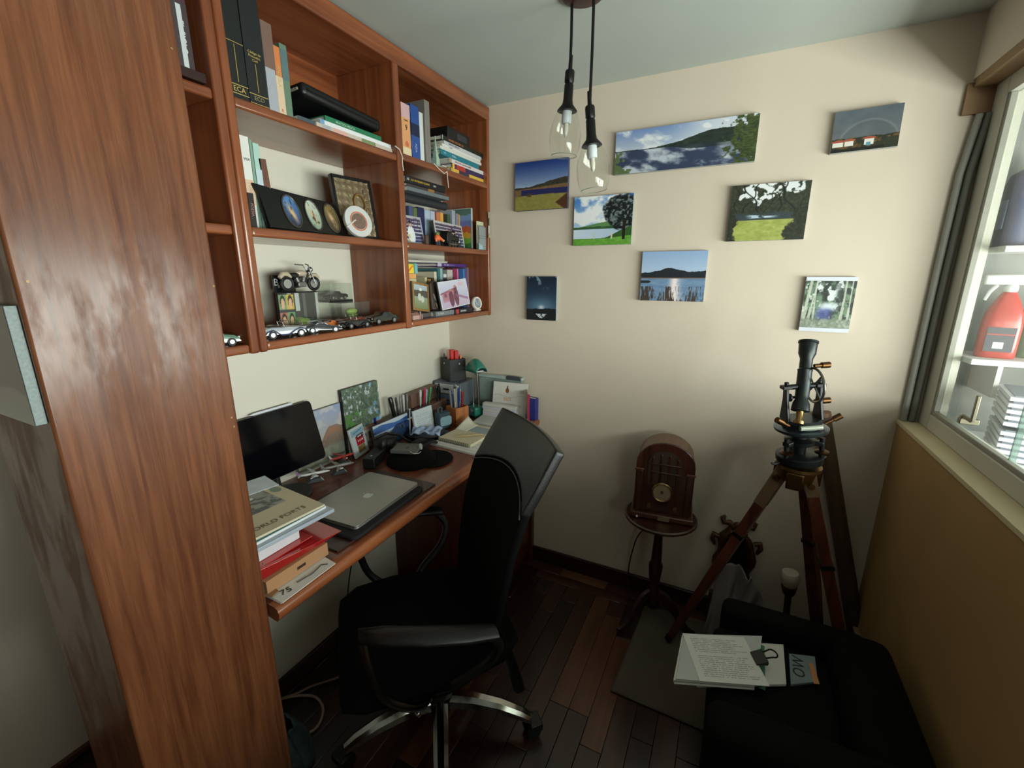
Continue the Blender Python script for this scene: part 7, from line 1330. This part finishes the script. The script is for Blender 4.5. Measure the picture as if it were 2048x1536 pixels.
# print reads from the chair side: X along +Y, up towards -X
print_sheet('cover', 0.20, 0.29, lambda u, v: _cov(u, v), t, frame_from((0.0025, -0.0035, 0.0066), (0, 1, 0), (-1, 0, 0)), px=0.0018, rough=0.35)
text('WORLD FORTS', 0.022, mat((110, 100, 76), 0.6), t, (0.118, -0.012, 0.0072), (0, 0, R(90)))
text('2', 0.05, mat((26, 26, 28), 0.5), t, (-0.10, -0.05, 0.0074), (0, 0, R(80)))
z += 0.0066
t = slabbook('white leaflet slipped on top of the beige magazine', 'leaflet', 'leaflet', (-0.15, -0.03), (-0.06, 0.09), mat((206, 214, 222), 0.5, var=0.2), z+0.0004, 0.0016, R(-12))
# ================================================================== seen through the window: service room shelf
GX = 2.03
pb_ = at(1985, 714, 'y', -0.07); zsf = pb_.z
sh_ = thing('wall_shelf', 'white painted shelf with cleaning products behind the window', 'shelf', (GX, 0.05, zsf))
MB().box((-0.03, -0.19, -0.018), (0.40, 0.0, 0.0)).build('board', mat((226, 226, 224), 0.5), sh_, bevel=0.002)
for x_ in (0.05, 0.33): MB().box((x_-0.006, -0.16, -0.12), (x_+0.006, 0.0, -0.018)).build('bracket', mat((190, 190, 186), 0.5), sh_)
bt = thing('spray_bottle', 'red cleaner spray bottle with white trigger seen through the window', 'spray bottle', (pb_.x, -0.07, zsf+0.0005), R(-12))
RDB = mat((176, 42, 38), 0.3, coat=0.2)
b = MB(); b.loft([[(a*x_, b_*y_, z) for x_, y_ in rrect(1, 1, 0.3, 4)] for a, b_, z in ((0.10, 0.062, 0), (0.104, 0.066, 0.006), (0.104, 0.066, 0.10), (0.094, 0.06, 0.135), (0.07, 0.05, 0.165), (0.05, 0.042, 0.185), (0.034, 0.034, 0.20))]); b.build('bottle', RDB, bt, ang=50)
MB().box((-0.036, -0.0345, 0.02), (0.036, -0.0332, 0.095)).build('label', mat((50, 56, 72), 0.4), bt); MB().box((-0.036, 0.0332, 0.02), (0.036, 0.0345, 0.095)).build('label', mat((50, 56, 72), 0.4), bt); MB().box((-0.015, -0.0352, 0.03), (0.012, -0.0343, 0.05)).build('barcode', mat((200, 200, 200), 0.5), bt); MB().box((-0.036, -0.0352, 0.072), (0.036, -0.0343, 0.075)).build('stripe', mat((190, 60, 50), 0.5), bt)
WHT = mat((222, 226, 224), 0.4); b = MB(); b.cyl((0, 0, 0.20), (0, 0, 0.222), 0.019, n=18); b.box((-0.07, -0.016, 0.222), (0.035, 0.016, 0.252)); b.build('trigger_head', WHT, bt, bevel=0.005); b = MB(); b.tube([(-0.035, 0, 0.222), (-0.05, 0, 0.20), (-0.058, 0, 0.175)], [0.007, 0.006, 0.005], 8); b.build('trigger', WHT, bt)
bt.scale = (0.84, 0.9, 0.98)
jg = thing('blue_jug', 'dark blue plastic jug on the board above the red spray bottle', 'jug', (at(2040, 430, 'y', -0.06).x+0.03, -0.055, at(2030, 493, 'y', -0.06).z)); BLJ = mat((52, 62, 104), 0.4); b = MB(); b.loft([[(a*x_, b_*y_, z) for x_, y_ in rrect(1, 1, 0.25, 4)] for a, b_, z in ((0.12, 0.09, 0), (0.13, 0.10, 0.02), (0.135, 0.10, 0.17), (0.12, 0.09, 0.20), (0.05, 0.05, 0.225), (0.05, 0.05, 0.245))]); b.build('body', BLJ, jg, ang=50); MB().box((-0.069, -0.02, 0.05), (-0.066, 0.02, 0.13)).build('label', mat((120, 130, 160), 0.4), jg)
dl = Vector(jg.location)-Vector(sh_.location); MB().box((dl.x-0.075, dl.y-0.09, dl.z-0.018), (dl.x+0.20, 0.0, dl.z-0.0005)).build('upper_board', mat((214, 214, 210), 0.5), sh_, bevel=0.002)
gr = thing('green_bottle', 'green detergent bottle behind the red spray bottle', 'bottle', (pb_.x+0.10, -0.03, zsf+0.0005)); b = MB(); b.lathe([(0.04, 0), (0.042, 0.01), (0.042, 0.14), (0.025, 0.18), (0.016, 0.19), (0.016, 0.21)], 20); b.build('body', mat((90, 140, 110), 0.4), gr, ang=50); MB().cyl((0, 0, 0.21), (0, 0, 0.235), 0.018, n=16).build('cap', mat((60, 90, 120), 0.4), gr)
# white slatted crates standing below the shelf
for k, (z0, lab) in enumerate(((0.985, 'lower white slatted plastic crate behind the window glass'), (1.085, 'upper white slatted plastic crate behind the window glass'))):
    t = thing('slatted_crate', lab, 'crate', (2.142, -0.19, z0), R(-14), 'white crates in the service room'); 
    for i in range(5): MB().box((-0.07, -0.10, 0.004+0.018*i), (0.11, 0.10, 0.018+0.018*i-0.003)).build('slat', mat((226, 230, 240), 0.4), t, bevel=0.001)
    MB().box((-0.06, -0.09, 0.0), (0.10, 0.09, 0.09)).build('inner', mat((120, 126, 140), 0.5), t)
wt = thing('washing_machine', 'white washing machine top supporting the slatted crates', 'washing machine', (2.34, -0.28, 0)); MB().box((-0.30, -0.32, 0.0), (0.30, 0.32, 0.94)).build('cabinet', mat((220, 222, 222), 0.35), wt, bevel=0.01, seg=3); MB().box((-0.30, -0.32, 0.94), (0.30, 0.32, 0.984)).build('top', mat((214, 216, 216), 0.35), wt, bevel=0.008)
b = MB(); b.lathe([(0.17, 0.0), (0.17, 0.01), (0.13, 0.018), (0.12, 0.004)], 32, Matrix.Translation((-0.30, 0, 0.5)) @ Matrix.Rotation(R(-90), 4, 'Y'), cap=False); b.build('door_ring', mat((150, 154, 158), 0.3), wt)
